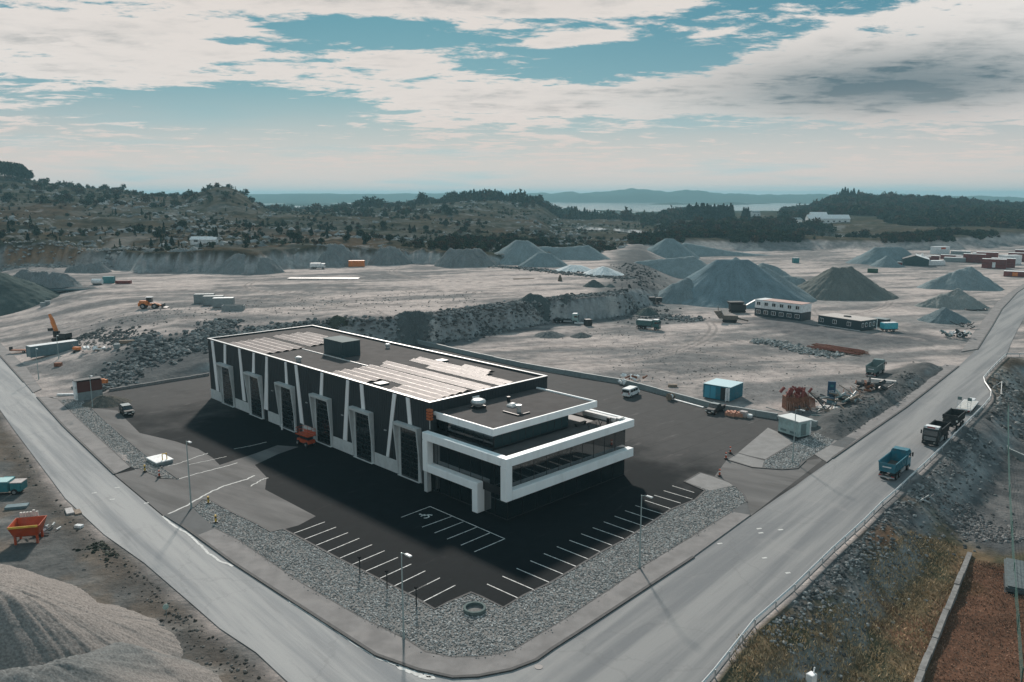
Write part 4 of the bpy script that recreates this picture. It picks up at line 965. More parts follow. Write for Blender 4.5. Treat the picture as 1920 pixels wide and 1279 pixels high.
# ---- stones
def rock_proto(k, seed):
    v = np.array([[0,0,1],[.94,0,.3],[.29,.89,.3],[-.76,.55,.3],[-.76,-.55,.3],[.29,-.89,.3],[.76,.55,-.4],[-.29,.89,-.4],[-.94,0,-.4],[-.29,-.89,-.4],[.76,-.55,-.4]], float)
    r = np.random.default_rng(seed); v = v*(1+.35*(r.random((11, 1))-.5))*np.array([1, .8, .7])
    f = [(0,1,2),(0,2,3),(0,3,4),(0,4,5),(0,5,1),(1,6,2),(2,6,7),(2,7,3),(3,7,8),(3,8,4),(4,8,9),(4,9,5),(5,9,10),(5,10,1),(1,10,6)]
    return v, np.array(f)
RP = [rock_proto(0, 100+i) for i in range(7)]
def stones(name, X, Y, Zb, size, c0, c1, label, catg=None, sink=.3):
    Vs, Fs, Cs = [], [], []; off = 0; n = len(X); k = rng.integers(0, 7, n)
    for q in range(7):
        s = np.nonzero(k == q)[0]
        if not len(s): continue
        v, f = RP[q]; m = len(s)
        a = rng.random(m)*6.28; tl = (rng.random(m)-.5)*1.2
        ca, sa = np.cos(a)[:, None], np.sin(a)[:, None]; ct, st = np.cos(tl)[:, None], np.sin(tl)[:, None]
        x = v[None, :, 0]*ct-v[None, :, 2]*st; z = v[None, :, 0]*st+v[None, :, 2]*ct; y = np.repeat(v[None, :, 1], m, 0)
        sz = size[s][:, None]
        P_ = np.stack([(x*ca-y*sa)*sz+X[s][:, None], (x*sa+y*ca)*sz+Y[s][:, None], z*sz*.8+(Zb[s]+size[s]*(.5-sink))[:, None]], -1)
        Vs.append(P_.reshape(-1, 3)); Fs.append((f[None]+(np.arange(m)*11)[:, None, None]+off).reshape(-1, 3)); off += m*11
        w = rng.random(m)[:, None]**1.3; c = np.array(c0)[None]*(1-w)+np.array(c1)[None]*w; Cs.append(np.repeat(c, 11, 0))
    me = npmesh(name, np.concatenate(Vs), np.concatenate(Fs), M_STONE, np.concatenate(Cs))
    return tag(link(bpy.data.objects.new(name, me)), label, catg, kind='stuff')
def sample(poly, n):
    xs = [p.x for p in poly]; ys = [p.y for p in poly]; X = []; Y = []
    while len(X) < n:
        x = rng.uniform(min(xs), max(xs), 4*n); y = rng.uniform(min(ys), max(ys), 4*n)
        k = sd_poly(x, y, poly) < -.12; X += list(x[k]); Y += list(y[k])
    return np.array(X[:n]), np.array(Y[:n])
def area(poly): return abs(sum(poly[i].x*poly[i-1].y-poly[i-1].x*poly[i].y for i in range(len(poly))))/2
def bed(marks, dens, sz, label, excl=None):
    poly = WL(marks); dens *= 1.75; n = int(area(poly)*dens); X, Y = sample(poly, n)
    if excl: k = np.hypot(X-excl[0], Y-excl[1]) > excl[2]; X, Y = X[k], Y[k]
    k = sd_poly(X, Y, WL([(1283,904),(1313,887),(1337,894),(1367,905),(1378,911),(1331,921)])) > .1; X, Y = X[k], Y[k]
    s = (sz[0]+(sz[1]-sz[0])*rng.random(len(X))**1.6)*.74; stones('gravel_bed', X, Y, np.full(len(X), .06), s, (.16, .162, .160), (.58, .57, .55), label, 'gravel')
RING = W(890, 1146)
bed(bed_in+swo_near[::-1], 15, (.09, .2), 'grey gravel bed between the car park and the footway at the corner', (RING.x, RING.y, 1.2))
bed(kiosk_bed, 12, (.12, .25), 'coarse light gravel bed beside the small kiosk')
bed(strip_bed, 9, (.10, .2), 'gravel strip between the left footway and the yard')
def scatter_line(pts, w, n, sz, c0, c1, label, name='rubble', zfun=height, pw=1.0, flt=True):
    L = [np.array([p.x, p.y]) for p in pts]; d = np.array([np.linalg.norm(L[i+1]-L[i]) for i in range(len(L)-1)]); cum = np.concatenate([[0], np.cumsum(d)])
    t = rng.random(n)*cum[-1]; i = np.clip(np.searchsorted(cum, t)-1, 0, len(d)-1); f = (t-cum[i])/d[i]
    A_ = np.array(L); P_ = A_[i]*(1-f[:, None])+A_[i+1]*f[:, None]; e = (A_[i+1]-A_[i])/d[i][:, None]
    o = rng.normal(0, w, n); X = P_[:, 0]-e[:, 1]*o; Y = P_[:, 1]+e[:, 0]*o
    if flt: kk = (sd_poly(X, Y, ROAD) > 1.0) & (sd_poly(X, Y, PAD) > .6); X, Y = X[kk], Y[kk]; n = len(X)
    s = sz[0]+(sz[1]-sz[0])*rng.random(n)**2.2
    return stones(name, X, Y, zfun(X, Y), s*pw, c0, c1, label, 'rubble')
scatter_line(WL([(1190,585),(1205,560),(1200,530),(1195,505)], 4), 6, 500, (.2, .9), (.05, .055, .056), (.15, .16, .158), 'broken rock on the slope at the right end of the bench')
dk, lt = (.06, .066, .067), (.27, .28, .275)
scatter_line(WL([(255,640),(300,652),(345,650),(390,632),(430,615)], 4), 2.6, 1300, (.25, 1.0), dk, lt, 'heaped broken rock left of the hall along the bench')
scatter_line(WL([(400,617),(500,604),(600,602),(700,602),(800,599),(870,588),(950,574),(1010,566)], 7), 2.4, 1800, (.25, .95), dk, lt, 'broken rock strewn along the bench rim behind the hall')
scatter_line(WL([(780,640),(818,633),(900,618),(965,611),(1025,602),(1082,592),(1147,587),(1194,580),(1225,588)], 0), 2.2, 1700, (.2, .9), dk, lt, 'fallen rock at the foot of the bench face')
scatter_line(WL([(160,628),(210,640),(260,650)], 3), 3.5, 500, (.2, .7), dk, (.2, .2, .19), 'scattered rock where the bench runs out')
scatter_line(WL([(170,716),(215,700),(255,680),(330,664),(390,655)], 2), 2.6, 900, (.2, .8), dk, lt, 'rocks on the fill bank above the yard edge')
scatter_line(WL([(1230,592),(1270,596),(1310,602)], 0), 3.0, 420, (.25, .9), dk, lt, 'pile of broken rock at the foot of the largest heap')
scatter_line(WL([(1408,640),(1450,643),(1490,655),(1530,662),(1575,668)], 0), 1.7, 1100, (.22, .62), (.12, .135, .135), (.42, .43, .42), 'long low windrow of pale broken stone beside the rusty bars', zfun=lambda x, y: height(x, y)+.35*rng.random(len(x)))
scatter_line(WL([(930,500),(1000,505),(1060,513),(1140,520),(1180,523)], 7), 3.0, 900, (.25, 1.0), dk, lt, 'rock rubble at the foot of the upper heaps')
scatter_line(WL([(915,470),(935,480),(945,495)], 7), 3.0, 300, (.3, 1.2), (.2, .2, .19), (.45, .44, .42), 'pale rock spill at the end of the quarry face')
scatter_line([Wt(*p) for p in [(0,484),(60,480),(150,478),(230,470)]], 7, 500, (.3, 1.3), (.15, .15, .145), (.4, .39, .37), 'pale boulders along the heath track')
Mm = WL([(1560,1060),(1620,1010),(1700,950),(1760,880),(1800,830)], -3.2)
scatter_line(Mm, 4.0, 2600, (.10, .38), dk, (.30, .315, .31), 'loose blasted stone on the slope below the guard rail')
scatter_line(WL([(1400,1240),(1490,1170),(1560,1110),(1620,1040)], -3.4), 3.2, 2400, (.10, .34), dk, (.30, .315, .31), 'loose stone at the slope foot near the photo bottom')
scatter_line(WL([(1780,960),(1830,990),(1880,1020)], -4.3), 2.6, 900, (.10, .34), (.09, .09, .09), (.30, .29, .28), 'rubble strip beside the enclosure at the far right')
scatter_line(WL([(1860,720),(1885,780),(1905,830)], -4), 5.0, 700, (.2, .7), dk, (.35, .34, .32), 'rock outcrop rubble beyond the bend of the guard rail')
scatter_line([Vector((*zproj(u, v, 60)[:2], 0)) for u, v in ((215,1058),(270,1100),(330,1140),(370,1200),(408,1275))], 1.0, 700, (.05, .22), (.09, .09, .086), (.28, .27, .25), 'coarse stones rolled to the foot of the sandy stockpiles')
scatter_line(WL(swo_near[1:]), .25, 420, (.03, .10), (.12, .12, .118), (.4, .39, .38), 'stray stones kicked from the gravel bed onto the footway', zfun=lambda x, y: np.full(len(x), .14), flt=False)
scatter_line(WL([(60,830),(130,930),(200,990),(250,1050),(330,1140),(420,1220),(500,1279)], -.5), 1.8, 1500, (.06, .26), (.05, .048, .042), (.24, .225, .21), 'stony verge along the left edge of the road')
scatter_line(WL([(180,1025),(215,1032),(245,1045)], -.5), 1.1, 260, (.12, .35), (.03, .035, .028), (.12, .12, .1), 'dark clods beside the left road')
scatter_line(WL([(1590,800),(1650,755),(1720,705)], 1.0), 2.0, 500, (.1, .35), dk, (.2, .2, .19), 'stones on the dirt bank beside the right road')
scatter_line(WL([(1100,620),(1300,660),(1250,720),(1450,700),(1600,700)], 0), 14, 900, (.07, .28), (.14, .13, .12), (.4, .39, .37), 'loose stones over the lower yard')
scatter_line(WL([(200,585),(330,600),(450,575),(700,560),(900,560)], 7), 14, 800, (.1, .4), (.14, .13, .12), (.4, .39, .37), 'loose stones over the upper quarry floor')
def outcrops():
    m = 9000; az = rng.uniform(-.68, .22, m); r = 420*(1200/420)**rng.random(m); X = r*np.sin(az); Y = r*np.cos(az)
    k = (fbm(X, Y, 45, 4, 401) > .52) & (sd_poly(X, Y, UPPER) < -12)
    for poly, pz in PONDS: k &= sd_poly(X, Y, poly) > 4
    X, Y = X[k][:3200], Y[k][:3200]; s = .5+3.4*rng.random(len(X))**3
    stones('rock_outcrops', X, Y, height(X, Y), s, (.15, .158, .156), (.32, .33, .325), 'grey bare rock outcrops all over the heath', 'rocks', sink=.62)
outcrops()
# ---- vegetation
M_LEAF = attr_mat('foliage', rough=.9, bump=0, var=.25, vscale=.6)
def clump(n, rx, rz, leaf, seed, cone=0.0, c0=(.022, .034, .020), c1=(.055, .07, .035), zc=None):
    """crown of small leaf clump triangles through a volume"""
    r = np.random.default_rng(seed); d = r.normal(size=(n, 3)); d /= np.linalg.norm(d, axis=1)[:, None]
    rad = r.random(n)**.45
    lob = 1+.35*np.sin(d[:, 0]*5+seed)*np.cos(d[:, 1]*4+seed*2)*np.cos(d[:, 2]*3)
    p = d*(rad*lob)[:, None]; zc = rz if zc is None else zc
    if cone:
        h = r.random(n)**.8; ang = r.random(n)*6.283; rr_ = (1-h)**.9*rx*(.35+.65*np.sqrt(r.random(n)))*(1+.18*np.sin(h*40))
        P_ = np.stack([np.cos(ang)*rr_, np.sin(ang)*rr_, h*rz*2*.95+rz*.12], 1)
    else: P_ = p*np.array([rx, rx, rz])+np.array([0, 0, zc])
    a = r.normal(size=(n, 3)); a /= np.linalg.norm(a, axis=1)[:, None]; b = r.normal(size=(n, 3)); b = np.cross(a, b); b /= np.linalg.norm(b, axis=1)[:, None]
    s = leaf*(.6+.8*r.random((n, 1)))
    V = np.stack([P_+a*s, P_-a*s*.5+b*s*.87, P_-a*s*.5-b*s*.87], 1).reshape(-1, 3)
    F = np.arange(3*n).reshape(-1, 3)
    w = np.clip(r.random(n), 0, 1)[:, None]
    C = np.repeat(np.array(c0)*(1-w)+np.array(c1)*w, 3, 0)
    return V, F, C
BUSH = [clump(90, 1, .75, .26, s, c0=a, c1=b) for s, a, b in ((1, (.022, .034, .022), (.055, .068, .036)), (2, (.03, .035, .022), (.07, .065, .035)), (3, (.05, .035, .024), (.10, .062, .038)), (4, (.018, .030, .022), (.045, .06, .036)))]
CONI = [clump(120, .42, 1.0, .16, s+50, cone=1, c0=(.016, .028, .02), c1=(.04, .056, .032)) for s in range(3)]
def scatter_plants(name, X, Y, S_, protos, label, catg='shrubs'):
    Vs, Fs, Cs = [], [], []; off = 0; Z = height(X, Y); k = rng.integers(0, len(protos), len(X))
    for q, (v, f, c) in enumerate(protos):
        s = np.nonzero(k == q)[0]; m = len(s)
        if not m: continue
        a = rng.random(m)*6.28; ca, sa = np.cos(a)[:, None], np.sin(a)[:, None]; sz = S_[s][:, None]
        x = v[None, :, 0]; y = v[None, :, 1]; z = v[None, :, 2]
        P_ = np.stack([(x*ca-y*sa)*sz+X[s][:, None], (x*sa+y*ca)*sz+Y[s][:, None], z*sz*(.8+.5*rng.random((m, 1)))+Z[s][:, None]-.2], -1)
        Vs.append(P_.reshape(-1, 3)); Fs.append((f[None]+(np.arange(m)*len(v))[:, None, None]+off).reshape(-1, 3)); off += m*len(v)
        cc = np.repeat(c[None], m, 0)*(.75+.5*rng.random((m, 1, 1))); Cs.append(cc.reshape(-1, 3))
    me = npmesh(name, np.concatenate(Vs), np.concatenate(Fs), M_LEAF, np.concatenate(Cs))
    return tag(link(bpy.data.objects.new(name, me)), label, catg, kind='stuff')
def area_plants(u0, u1, r0, r1, n, smin, smax, protos, name, label, thr=.5, sc=40, seed=200, catg='shrubs', cond=None, pw=1.8):
    a0, a1 = math.atan((u0-CX)/FPX), math.atan((u1-CX)/FPX)
    m = n*6; az = rng.uniform(a0, a1, m); r = r0*(r1/r0)**rng.random(m); X = r*np.sin(az); Y = r*np.cos(az)
    k = (fbm(X, Y, sc, 4, seed) > thr) & (sd_poly(X, Y, UPPER) < -14)
    for poly, pz in PONDS: k &= sd_poly(X, Y, poly) > 6
    if cond is not None: k &= cond(X, Y)
    X, Y = X[k][:n], Y[k][:n]; s = smin+(smax-smin)*rng.random(len(X))**pw
    return scatter_plants(name, X, Y, s, protos, label, catg)
area_plants(-250, 620, 400, 1300, 1500, .5, 1.8, BUSH, 'heath_scrub', 'dark scrub and heather over the left hillside', .50, 55, 201)
area_plants(-250, 1000, 800, 1500, 900, 1.5, 4.5, BUSH, 'heath_scrub', 'distant dark scrub along the ridge line', .48, 120, 202)
area_plants(560, 1230, 400, 1000, 1500, .6, 2.1, BUSH, 'heath_scrub', 'scrub on the rocky rise behind the quarry face', .5, 45, 203)
area_plants(1180, 2150, 560, 720, 2300, 1.0, 3.4, BUSH, 'willow_thicket', 'dark thicket belt behind the gravel heaps', .40, 50, 204, cond=lambda X, Y: ~((np.arctan2(X, Y) > .345) & (np.arctan2(X, Y) < .43) & (np.hypot(X, Y) > 640)))
area_plants(1540, 2200, 640, 800, 1100, 1.0, 3.2, BUSH, 'field_thicket', 'brown scrub belt behind the container yard', .34, 40, 214, cond=lambda X, Y: ~((np.arctan2(X, Y) > .345) & (np.arctan2(X, Y) < .43)))
area_plants(820, 1240, 430, 560, 800, .9, 2.4, BUSH, 'willow_thicket', 'dense thicket behind the pale heaps at the quarry end', .36, 50, 205)
area_plants(1460, 2150, 1050, 1750, 2600, 3, 7, BUSH, 'wooded_hill', 'dark wood covering the low hill at the right', .30, 160, 206, 'wood')
area_plants(1200, 2150, 760, 1150, 900, 2, 6, BUSH, 'farmland_hedges', 'hedges and bushes over the flat fields', .56, 60, 207)
area_plants(-250, 500, 430, 1100, 160, 1.2, 3.2, CONI, 'young_conifers', 'scattered young conifers on the left hillside', .46, 60, 208, 'conifers')
area_plants(480, 1300, 1100, 2000, 1200, 4, 9, BUSH, 'distant_woods', 'distant dark woods before the fjord', .46, 200, 209, 'wood', cond=lambda X, Y: (np.arctan2(X, Y) < .075) | (np.arctan2(X, Y) > .2) | (np.hypot(X, Y) < 1250))
# individual trees one can tell apart
def tree_proto(kind, seed):
    if kind == 'conifer': v, f, c = clump(900, .30, .5, .055, seed, cone=1, c0=(.014, .026, .02), c1=(.036, .052, .032))
    else: v, f, c = clump(900, .46, .36, .075, seed, c0=(.018, .030, .02), c1=(.05, .062, .034), zc=.62)
    tr = npmesh('crown', v, f, M_LEAF, c)
    m = MB(); m.cyl((0, 0, -.05), (0, 0, .5), .035, .018, 7)
    for k in range(4):
        a = k*1.7+seed; m.cyl((0, 0, .25+.07*k), (.22*math.cos(a), .22*math.sin(a), .5+.06*k), .014, .005, 5)
    return tr, m.mesh('trunk', mat('bark', (.045, .038, .03), rough=.9))
TP = {k: [tree_proto(k, s) for s in range(3)] for k in ('conifer', 'broadleaf')}
def tree(kind, p, h, label, group, catg='tree'):
    t = thing(kind+'_tree', label, catg, p, random.random()*6.28, group); t.scale = (h*random.uniform(.85, 1.15),)*2+(h,)
    cr, tr = random.choice(TP[kind]); link(bpy.data.objects.new('crown', cr), t); link(bpy.data.objects.new('trunk', tr), t)
    return t
def tree_at(kind, u, v, h, label, group, dist=None):
    if dist is None: p = Wt(u, v)
    else:
        az = math.atan((u-CX)/FPX); x, y = dist*math.sin(az), dist*math.cos(az); p = Vector((x, y, hz_((x, y))))
    return tree(kind, p-Vector((0, 0, .02*h)), h, label, group)
for u, h in ((18,13),(25,17),(32,18),(38,20),(45,20),(51,19),(57,18),(63,16),(69,14),(73,10)):
    tree_at('broadleaf', u, 0, h*1.0, 'dark tree in the round clump on the far left hilltop', 'clump of trees on the left hilltop', 1130+random.uniform(-15, 15))
for u in np.linspace(862, 940, 15): tree_at('conifer', u, 0, random.uniform(9, 16), 'dark tree on the knoll left of centre', 'trees on the middle knoll', 1130+random.uniform(-20, 20))
for u in np.linspace(945, 1015, 14): tree_at('conifer', u, 0, random.uniform(8, 13), 'dark conifer on the right shoulder of the middle knoll', 'trees on the knoll shoulder', 1120+random.uniform(-20, 20))
for u in np.linspace(1066, 1118, 12): tree_at('conifer', u, 0, random.uniform(12, 19), 'tall slim conifer in the row before the fjord', 'conifer row before the fjord', 1180+random.uniform(-20, 20))
for u in np.linspace(1284, 1368, 26): tree_at('conifer', u, 0, random.uniform(17, 22), 'conifer in the square dark plantation', 'square conifer plantation', 1100+random.uniform(-25, 25))
for u in (1389, 1393, 1397): tree_at('conifer', u, 0, random.uniform(12, 17), 'conifer in the small clump right of the plantation', 'small conifer clump', 1100)
for u, h in ((1564,12),(1569,17),(1574,19),(1579,17),(1585,14),(1590,17),(1599,15)):
    tree_at('conifer', u, 0, h, 'tall pointed conifer on top of the right wooded hill', 'conifers on the right hilltop', 1480)
nr = 0
while nr < 64:
    u = random.choice([random.uniform(0, 300), random.uniform(250, 620), random.uniform(600, 900)]); r_ = random.uniform(400, 640)
    az = math.atan((u-CX)/FPX); x, y = r_*math.sin(az), r_*math.cos(az)
    if sd_poly(np.array([x]), np.array([y]), UPPER)[0] > -14: continue
    tree('conifer' if random.random() < .45 else 'broadleaf', Vector((x, y, hz_((x, y))-.2)), random.uniform(2.2, 5.5), 'small dark tree or bush scattered on the left heath', 'scattered small trees on the heath'); nr += 1
nr = 0
while nr < 60:
    u = random.uniform(820, 1240) if nr < 25 else random.uniform(1300, 1900); r_ = random.uniform(480, 560) if u < 1240 else random.uniform(640, 740)
    az = math.atan((u-CX)/FPX); x, y = r_*math.sin(az), r_*math.cos(az)
    if sd_poly(np.array([x]), np.array([y]), UPPER)[0] > -14: continue
    tree('broadleaf', Vector((x, y, hz_((x, y))-.2)), random.uniform(2.5, 4.5), 'dark bushy tree in the belt behind the gravel heaps', 'trees behind the gravel heaps'); nr += 1
# grass and herbs on the field at the lower right
def grass(marks, n, z, c0, c1, name, label, h=(.12, .4)):
    poly = WL(marks, z); X, Y = sample(poly, n); Z = height(X, Y)
    a = rng.random(n)*6.28; s = rng.uniform(h[0], h[1], n); w = .05+.05*rng.random(n)
    bx, by = np.cos(a)*w, np.sin(a)*w; lx, ly = rng.normal(0, .12, n), rng.normal(0, .12, n)
    V = np.stack([np.stack([X-bx, Y-by, Z-.03], 1), np.stack([X+bx, Y+by, Z-.03], 1), np.stack([X+lx, Y+ly, Z+s], 1)], 1).reshape(-1, 3)
    t = rng.random(n)[:, None]; C = np.repeat(np.array(c0)*(1-t)+np.array(c1)*t, 3, 0)
    me = npmesh(name, V, np.arange(3*n).reshape(-1, 3), M_LEAF, C); tag(link(bpy.data.objects.new(name, me)), label, 'grass', kind='stuff')
grass([(1370,1262),(1490,1225),(1600,1160),(1640,1080),(1700,1030),(1790,1020),(1812,1050),(1715,1279),(1680,1400),(1350,1400)], 12000, -4, (.22, .18, .11), (.55, .42, .27), 'rough_grass', 'rough brown green grass left of the concrete beam')
grass([(1822,1050),(1900,1060),(1990,1100),(2000,1400),(1690,1400),(1730,1279)], 7000, -4, (.18, .11, .08), (.38, .24, .17), 'russet_grass', 'russet dead grass right of the concrete beam', (.06, .22))
# ---- haze
def haze():
    m = bpy.data.materials.new('thin_air'); m.use_nodes = True; t = m.node_tree; t.nodes.clear()
    v = nd(t, 'ShaderNodeVolumePrincipled'); v.inputs['Color'].default_value = (.30, .56, .66, 1); v.inputs['Density'].default_value = HAZE; v.inputs['Anisotropy'].default_value = .2
    o = nd(t, 'ShaderNodeOutputMaterial'); lk(t, v.outputs[0], o.inputs['Volume'])
    b = MB(); b.box(-15000, 15000, -600, 15000, -60, 105).part('haze', m).__setitem__('kind', 'stuff')
HAZE = 1.45e-4
haze()
# ------------------------------------------------------------------ vehicles, cabins, kit
def paint(n, c, r=.4, **k): return mat(n, c, rough=r+.12, spec=.35, var=.12, vscale=1.5, dirt=.32, dirtcol=(.17, .155, .14), dscale=1.1, dlo=.45, dhi=.72, **k)
M_TYRE = mat('tyre_rubber', (.018, .018, .018), rough=.85); M_RIM = mat('wheel_rim', (.32, .33, .33), rough=.4, metal=.6)
M_DARK = mat('dark_metal', (.03, .034, .036), rough=.55, metal=.2); M_VGL = mat('vehicle_glass', (.012, .016, .018), rough=.06, spec=.9)
M_WP = paint('white_paint', (.72, .74, .74)); M_BLUE = paint('truck_blue', (.02, .155, .21)); M_GG = paint('grey_green_paint', (.13, .19, .19)); M_BLK = paint('black_paint', (.018, .022, .024))
M_OR = paint('machine_orange', (.62, .20, .05)); M_ORR = paint('orange_red', (.42, .065, .018)); M_RUST = mat('rust', (.20, .085, .05), rough=.9, var=.4, vscale=3); M_TQ = paint('turquoise', (.035, .19, .21))
M_LAMP = mat('lamp_lens', (.75, .74, .68), rough=.2); M_REDL = mat('red_lens', (.35, .02, .015), rough=.3); M_YEL = paint('signal_yellow', (.62, .40, .06)); M_WOOD = mat('weathered_wood', (.22, .17, .13), rough=.9, var=.3)
M_NAVY = mat('dark_navy_cladding', (.022, .040, .048), rough=.6, var=.1); M_RED = mat('container_red', (.16, .035, .03), rough=.65, var=.25, vscale=.5); M_GREY = paint('box_grey', (.24, .28, .285)); M_GREYB = paint('grey_blue', (.12, .185, .205))
def ang(a, b, z=0): p, q = W(*a, z), W(*b, z); return math.atan2(q.y-p.y, q.x-p.x)
def at(u, v, z=None, dz=0.0):
    p = W(u, v, 0) if z is None else W(u, v, z)
    p.z = (max(hz_(p), 0.0) if z is None else hz_(p))+dz; return p
def wheel(par, x, y, r, w=.3, n=16):
    o = MB().cyl((x, y-w/2, r), (x, y+w/2, r), r, n=n).part('wheel', M_TYRE, par, bev=.03)
    MB().cyl((x, y-w/2-.01, r), (x, y+w/2+.01, r), r*.52, n=n).part('rim', M_RIM, o)
def text(name, s, size, m, par, loc, rot, depth=.012):
    cu = bpy.data.curves.new(name, 'FONT'); cu.body = s; cu.size = size; cu.extrude = depth; cu.align_x = 'CENTER'; cu.align_y = 'CENTER'
    tmp = bpy.data.objects.new('t', cu); scene.collection.objects.link(tmp); dg = bpy.context.evaluated_depsgraph_get()
    me = bpy.data.meshes.new_from_object(tmp.evaluated_get(dg)); bpy.data.objects.remove(tmp); me.materials.clear(); me.materials.append(m)
    o = link(bpy.data.objects.new(name, me), par); o.location = loc; o.rotation_euler = rot; return o
def tipper(par, x0, x1, m, minner, zb=1.25, zt=2.75, hw=1.22, tail=.12, stripe=True):
    """open tipping box: floor, four leaning sides"""
    t = .07
    f = MB(); f.box(x0, x1, -hw+.1, hw-.1, zb, zb+.08); b = f.part('tipper_body', m, par)
    def side(a, c): # quad pairs
        MB().hexa(a).part('side_board', m, b)
    for s in (-1, 1):
        yo, yi = s*hw, s*(hw-t); yb, ybi = s*(hw-.12), s*(hw-.12-t)
        ys = sorted((yb, ybi)); yt = sorted((yo, yi))
        MB().hexa([(x0, ys[0], zb), (x1, ys[0], zb), (x1, ys[1], zb), (x0, ys[1], zb), (x0-tail, yt[0], zt), (x1+.15, yt[0], zt), (x1+.15, yt[1], zt), (x0-tail, yt[1], zt)]).part('side_board', m, b)
        r = MB()
        for k in range(7):
            x = x0+.25+(x1-x0-.4)*k/6; r.hexa([(x, min(s*(hw-.11), s*(hw-.05)), zb), (x+.1, min(s*(hw-.11), s*(hw-.05)), zb), (x+.1, max(s*(hw-.11), s*(hw-.05)), zb), (x, max(s*(hw-.11), s*(hw-.05)), zb),
                 (x, min(s*hw, s*(hw+.06)), zt-.1), (x+.1, min(s*hw, s*(hw+.06)), zt-.1), (x+.1, max(s*hw, s*(hw+.06)), zt-.1), (x, max(s*hw, s*(hw+.06)), zt-.1)])
        r.part('side_ribs', m, b)
        MB().box(x0-tail-.03, x1+.2, min(s*hw, s*(hw+.08)), max(s*hw, s*(hw+.08)), zt-.06, zt+.04).part('top_rail', m, b)
    MB().hexa([(x0-.02, -hw+.12, zb), (x0+.05, -hw+.12, zb), (x0+.05, hw-.12, zb), (x0-.02, hw-.12, zb), (x0-tail-.02, -hw, zt-.1), (x0-tail+.05, -hw, zt-.1), (x0-tail+.05, hw, zt-.1), (x0-tail-.02, hw, zt-.1)]).part('tailgate', m, b)
    MB().hexa([(x1-.05, -hw+.12, zb), (x1+.02, -hw+.12, zb), (x1+.02, hw-.12, zb), (x1-.05, hw-.12, zb), (x1+.1, -hw, zt+.25), (x1+.17, -hw, zt+.25), (x1+.17, hw, zt+.25), (x1+.1, hw, zt+.25)]).part('head_board', m, b)
    MB().box(x0+.1, x1-.1, -hw+.22, hw-.22, zb+.085, zb+.28).part('load_bed', minner, b)
    if stripe: MB().box(x0-tail-.05, x0-tail-.022, -.62, .62, zb+.72, zb+.90).part('maker_lettering', M_WP, b)
    return b
def cab(par, x0, m, mroof, w=1.22, ln=2.1, zb=.95, zt=3.15, sign=None):
    """forward control cab; front at x0+ln"""
    x1 = x0+ln; pr = [(x0, zb), (x1-.02, zb), (x1, zb+.9), (x1-.18, zt-.35), (x1-.45, zt), (x0+.05, zt)]
    c = MB().prism(pr, -w, w).part('cab', m, par, bev=.06)
    MB().box(x1-.03, x1+.03, -w+.12, w-.12, zb+.08, zb+.85).part('grille', M_DARK, c)
    for k in range(3): MB().box(x1+.03, x1+.05, -w+.3, w-.3, zb+.2+.2*k, zb+.27+.2*k).part('grille_bar', M_STEEL, c)
    MB().hexa([(x1-.01, -w+.1, zb+1.0), (x1+.01, -w+.1, zb+1.0), (x1+.01, w-.1, zb+1.0), (x1-.01, w-.1, zb+1.0), (x1-.19, -w+.14, zt-.42), (x1-.15, -w+.14, zt-.42), (x1-.15, w-.14, zt-.42), (x1-.19, w-.14, zt-.42)]).part('windscreen', M_VGL, c)
    for s in (-1, 1):
        MB().box(x0+.75, x1-.35, min(s*w, s*(w+.015)), max(s*w, s*(w+.015)), zb+1.05, zt-.5).part('side_window', M_VGL, c)
        MB().box(x1-.05, x1+.06, s*.85-.2, s*.85+.2, zb-.3, zb-.08).part('headlight', M_LAMP, par)
        m_ = MB(); m_.box(x1-.15, x1-.02, min(s*(w+.1), s*(w+.3)), max(s*(w+.1), s*(w+.3)), zb+1.1, zb+1.75); m_.box(x1-.1, x1-.06, min(s*w, s*(w+.12)), max(s*w, s*(w+.12)), zb+1.5, zb+1.55); m_.part('mirror', M_DARK, c)
    MB().box(x0+.1, x1-.4, -w+.1, w-.1, zt, zt+.16).part('roof_deflector', mroof, c, bev=.05)
    if sign: MB().box(x1-.42, x1-.30, -w+.05, w-.05, zt-.12, zt+.28).part('sun_visor', mroof, c, bev=.03); MB().box(x1-.295, x1-.27, -.62, .62, zt+.0, zt+.2).part('red_lettering', M_REDL, c)
    MB().box(x1-.45, x1+.06, -w, w, .35, zb-.02).part('bumper', m, par, bev=.05)
    return c
def truck(label, loc, rot, mcab, mbody, body=True, ln=8.2, roof=None, sign=None, group=None, name='dump_truck'):
    t = thing(name, label, 'truck', loc, rot, group)
    h = ln/2; fr = MB(); fr.box(-h+.2, h-.6, -.45, -.3, .75, 1.0).box(-h+.2, h-.6, .3, .45, .75, 1.0).box(-h+.2, -h+.4, -1.1, 1.1, .55, .8)
    for x in (-h+.6, 0, h-2.4): fr.box(x, x+.15, -.45, .45, .8, .95)
    fr.part('chassis', M_DARK, t)
    for x in (h-1.1, -h+1.3, -h+2.65):
        for s in (-1, 1): wheel(t, x, s*1.05, .5, .3)
    for s in (-1, 1):
        MB().box(-h+.9, -h+3.1, min(s*.85, s*1.22), max(s*.85, s*1.22), 1.05, 1.13).part('mudguard', M_DARK, t)
        MB().box(-h+.15, -h+.2, s*.9-.2, s*.9+.2, .6, .75).part('tail_light', M_REDL, t)
        MB().box(-h+3.6, h-2.4, min(s*.75, s*1.15), max(s*.75, s*1.15), .45, .95).part('fuel_tank', M_STEEL, t, bev=.05)
    MB().box(-h+.1, -h+.2, -1.15, 1.15, .42, .62).part('rear_bumper', M_STEEL, t)
    cab(t, h-2.1, mcab, roof or mcab, sign=sign)
    if body: tipper(t, -h+.25, h-2.35, mbody, mat('bed_dirt', (.10, .09, .08), rough=.95))
    return t
road_rot = ang((1560, 1024), (1720, 880))
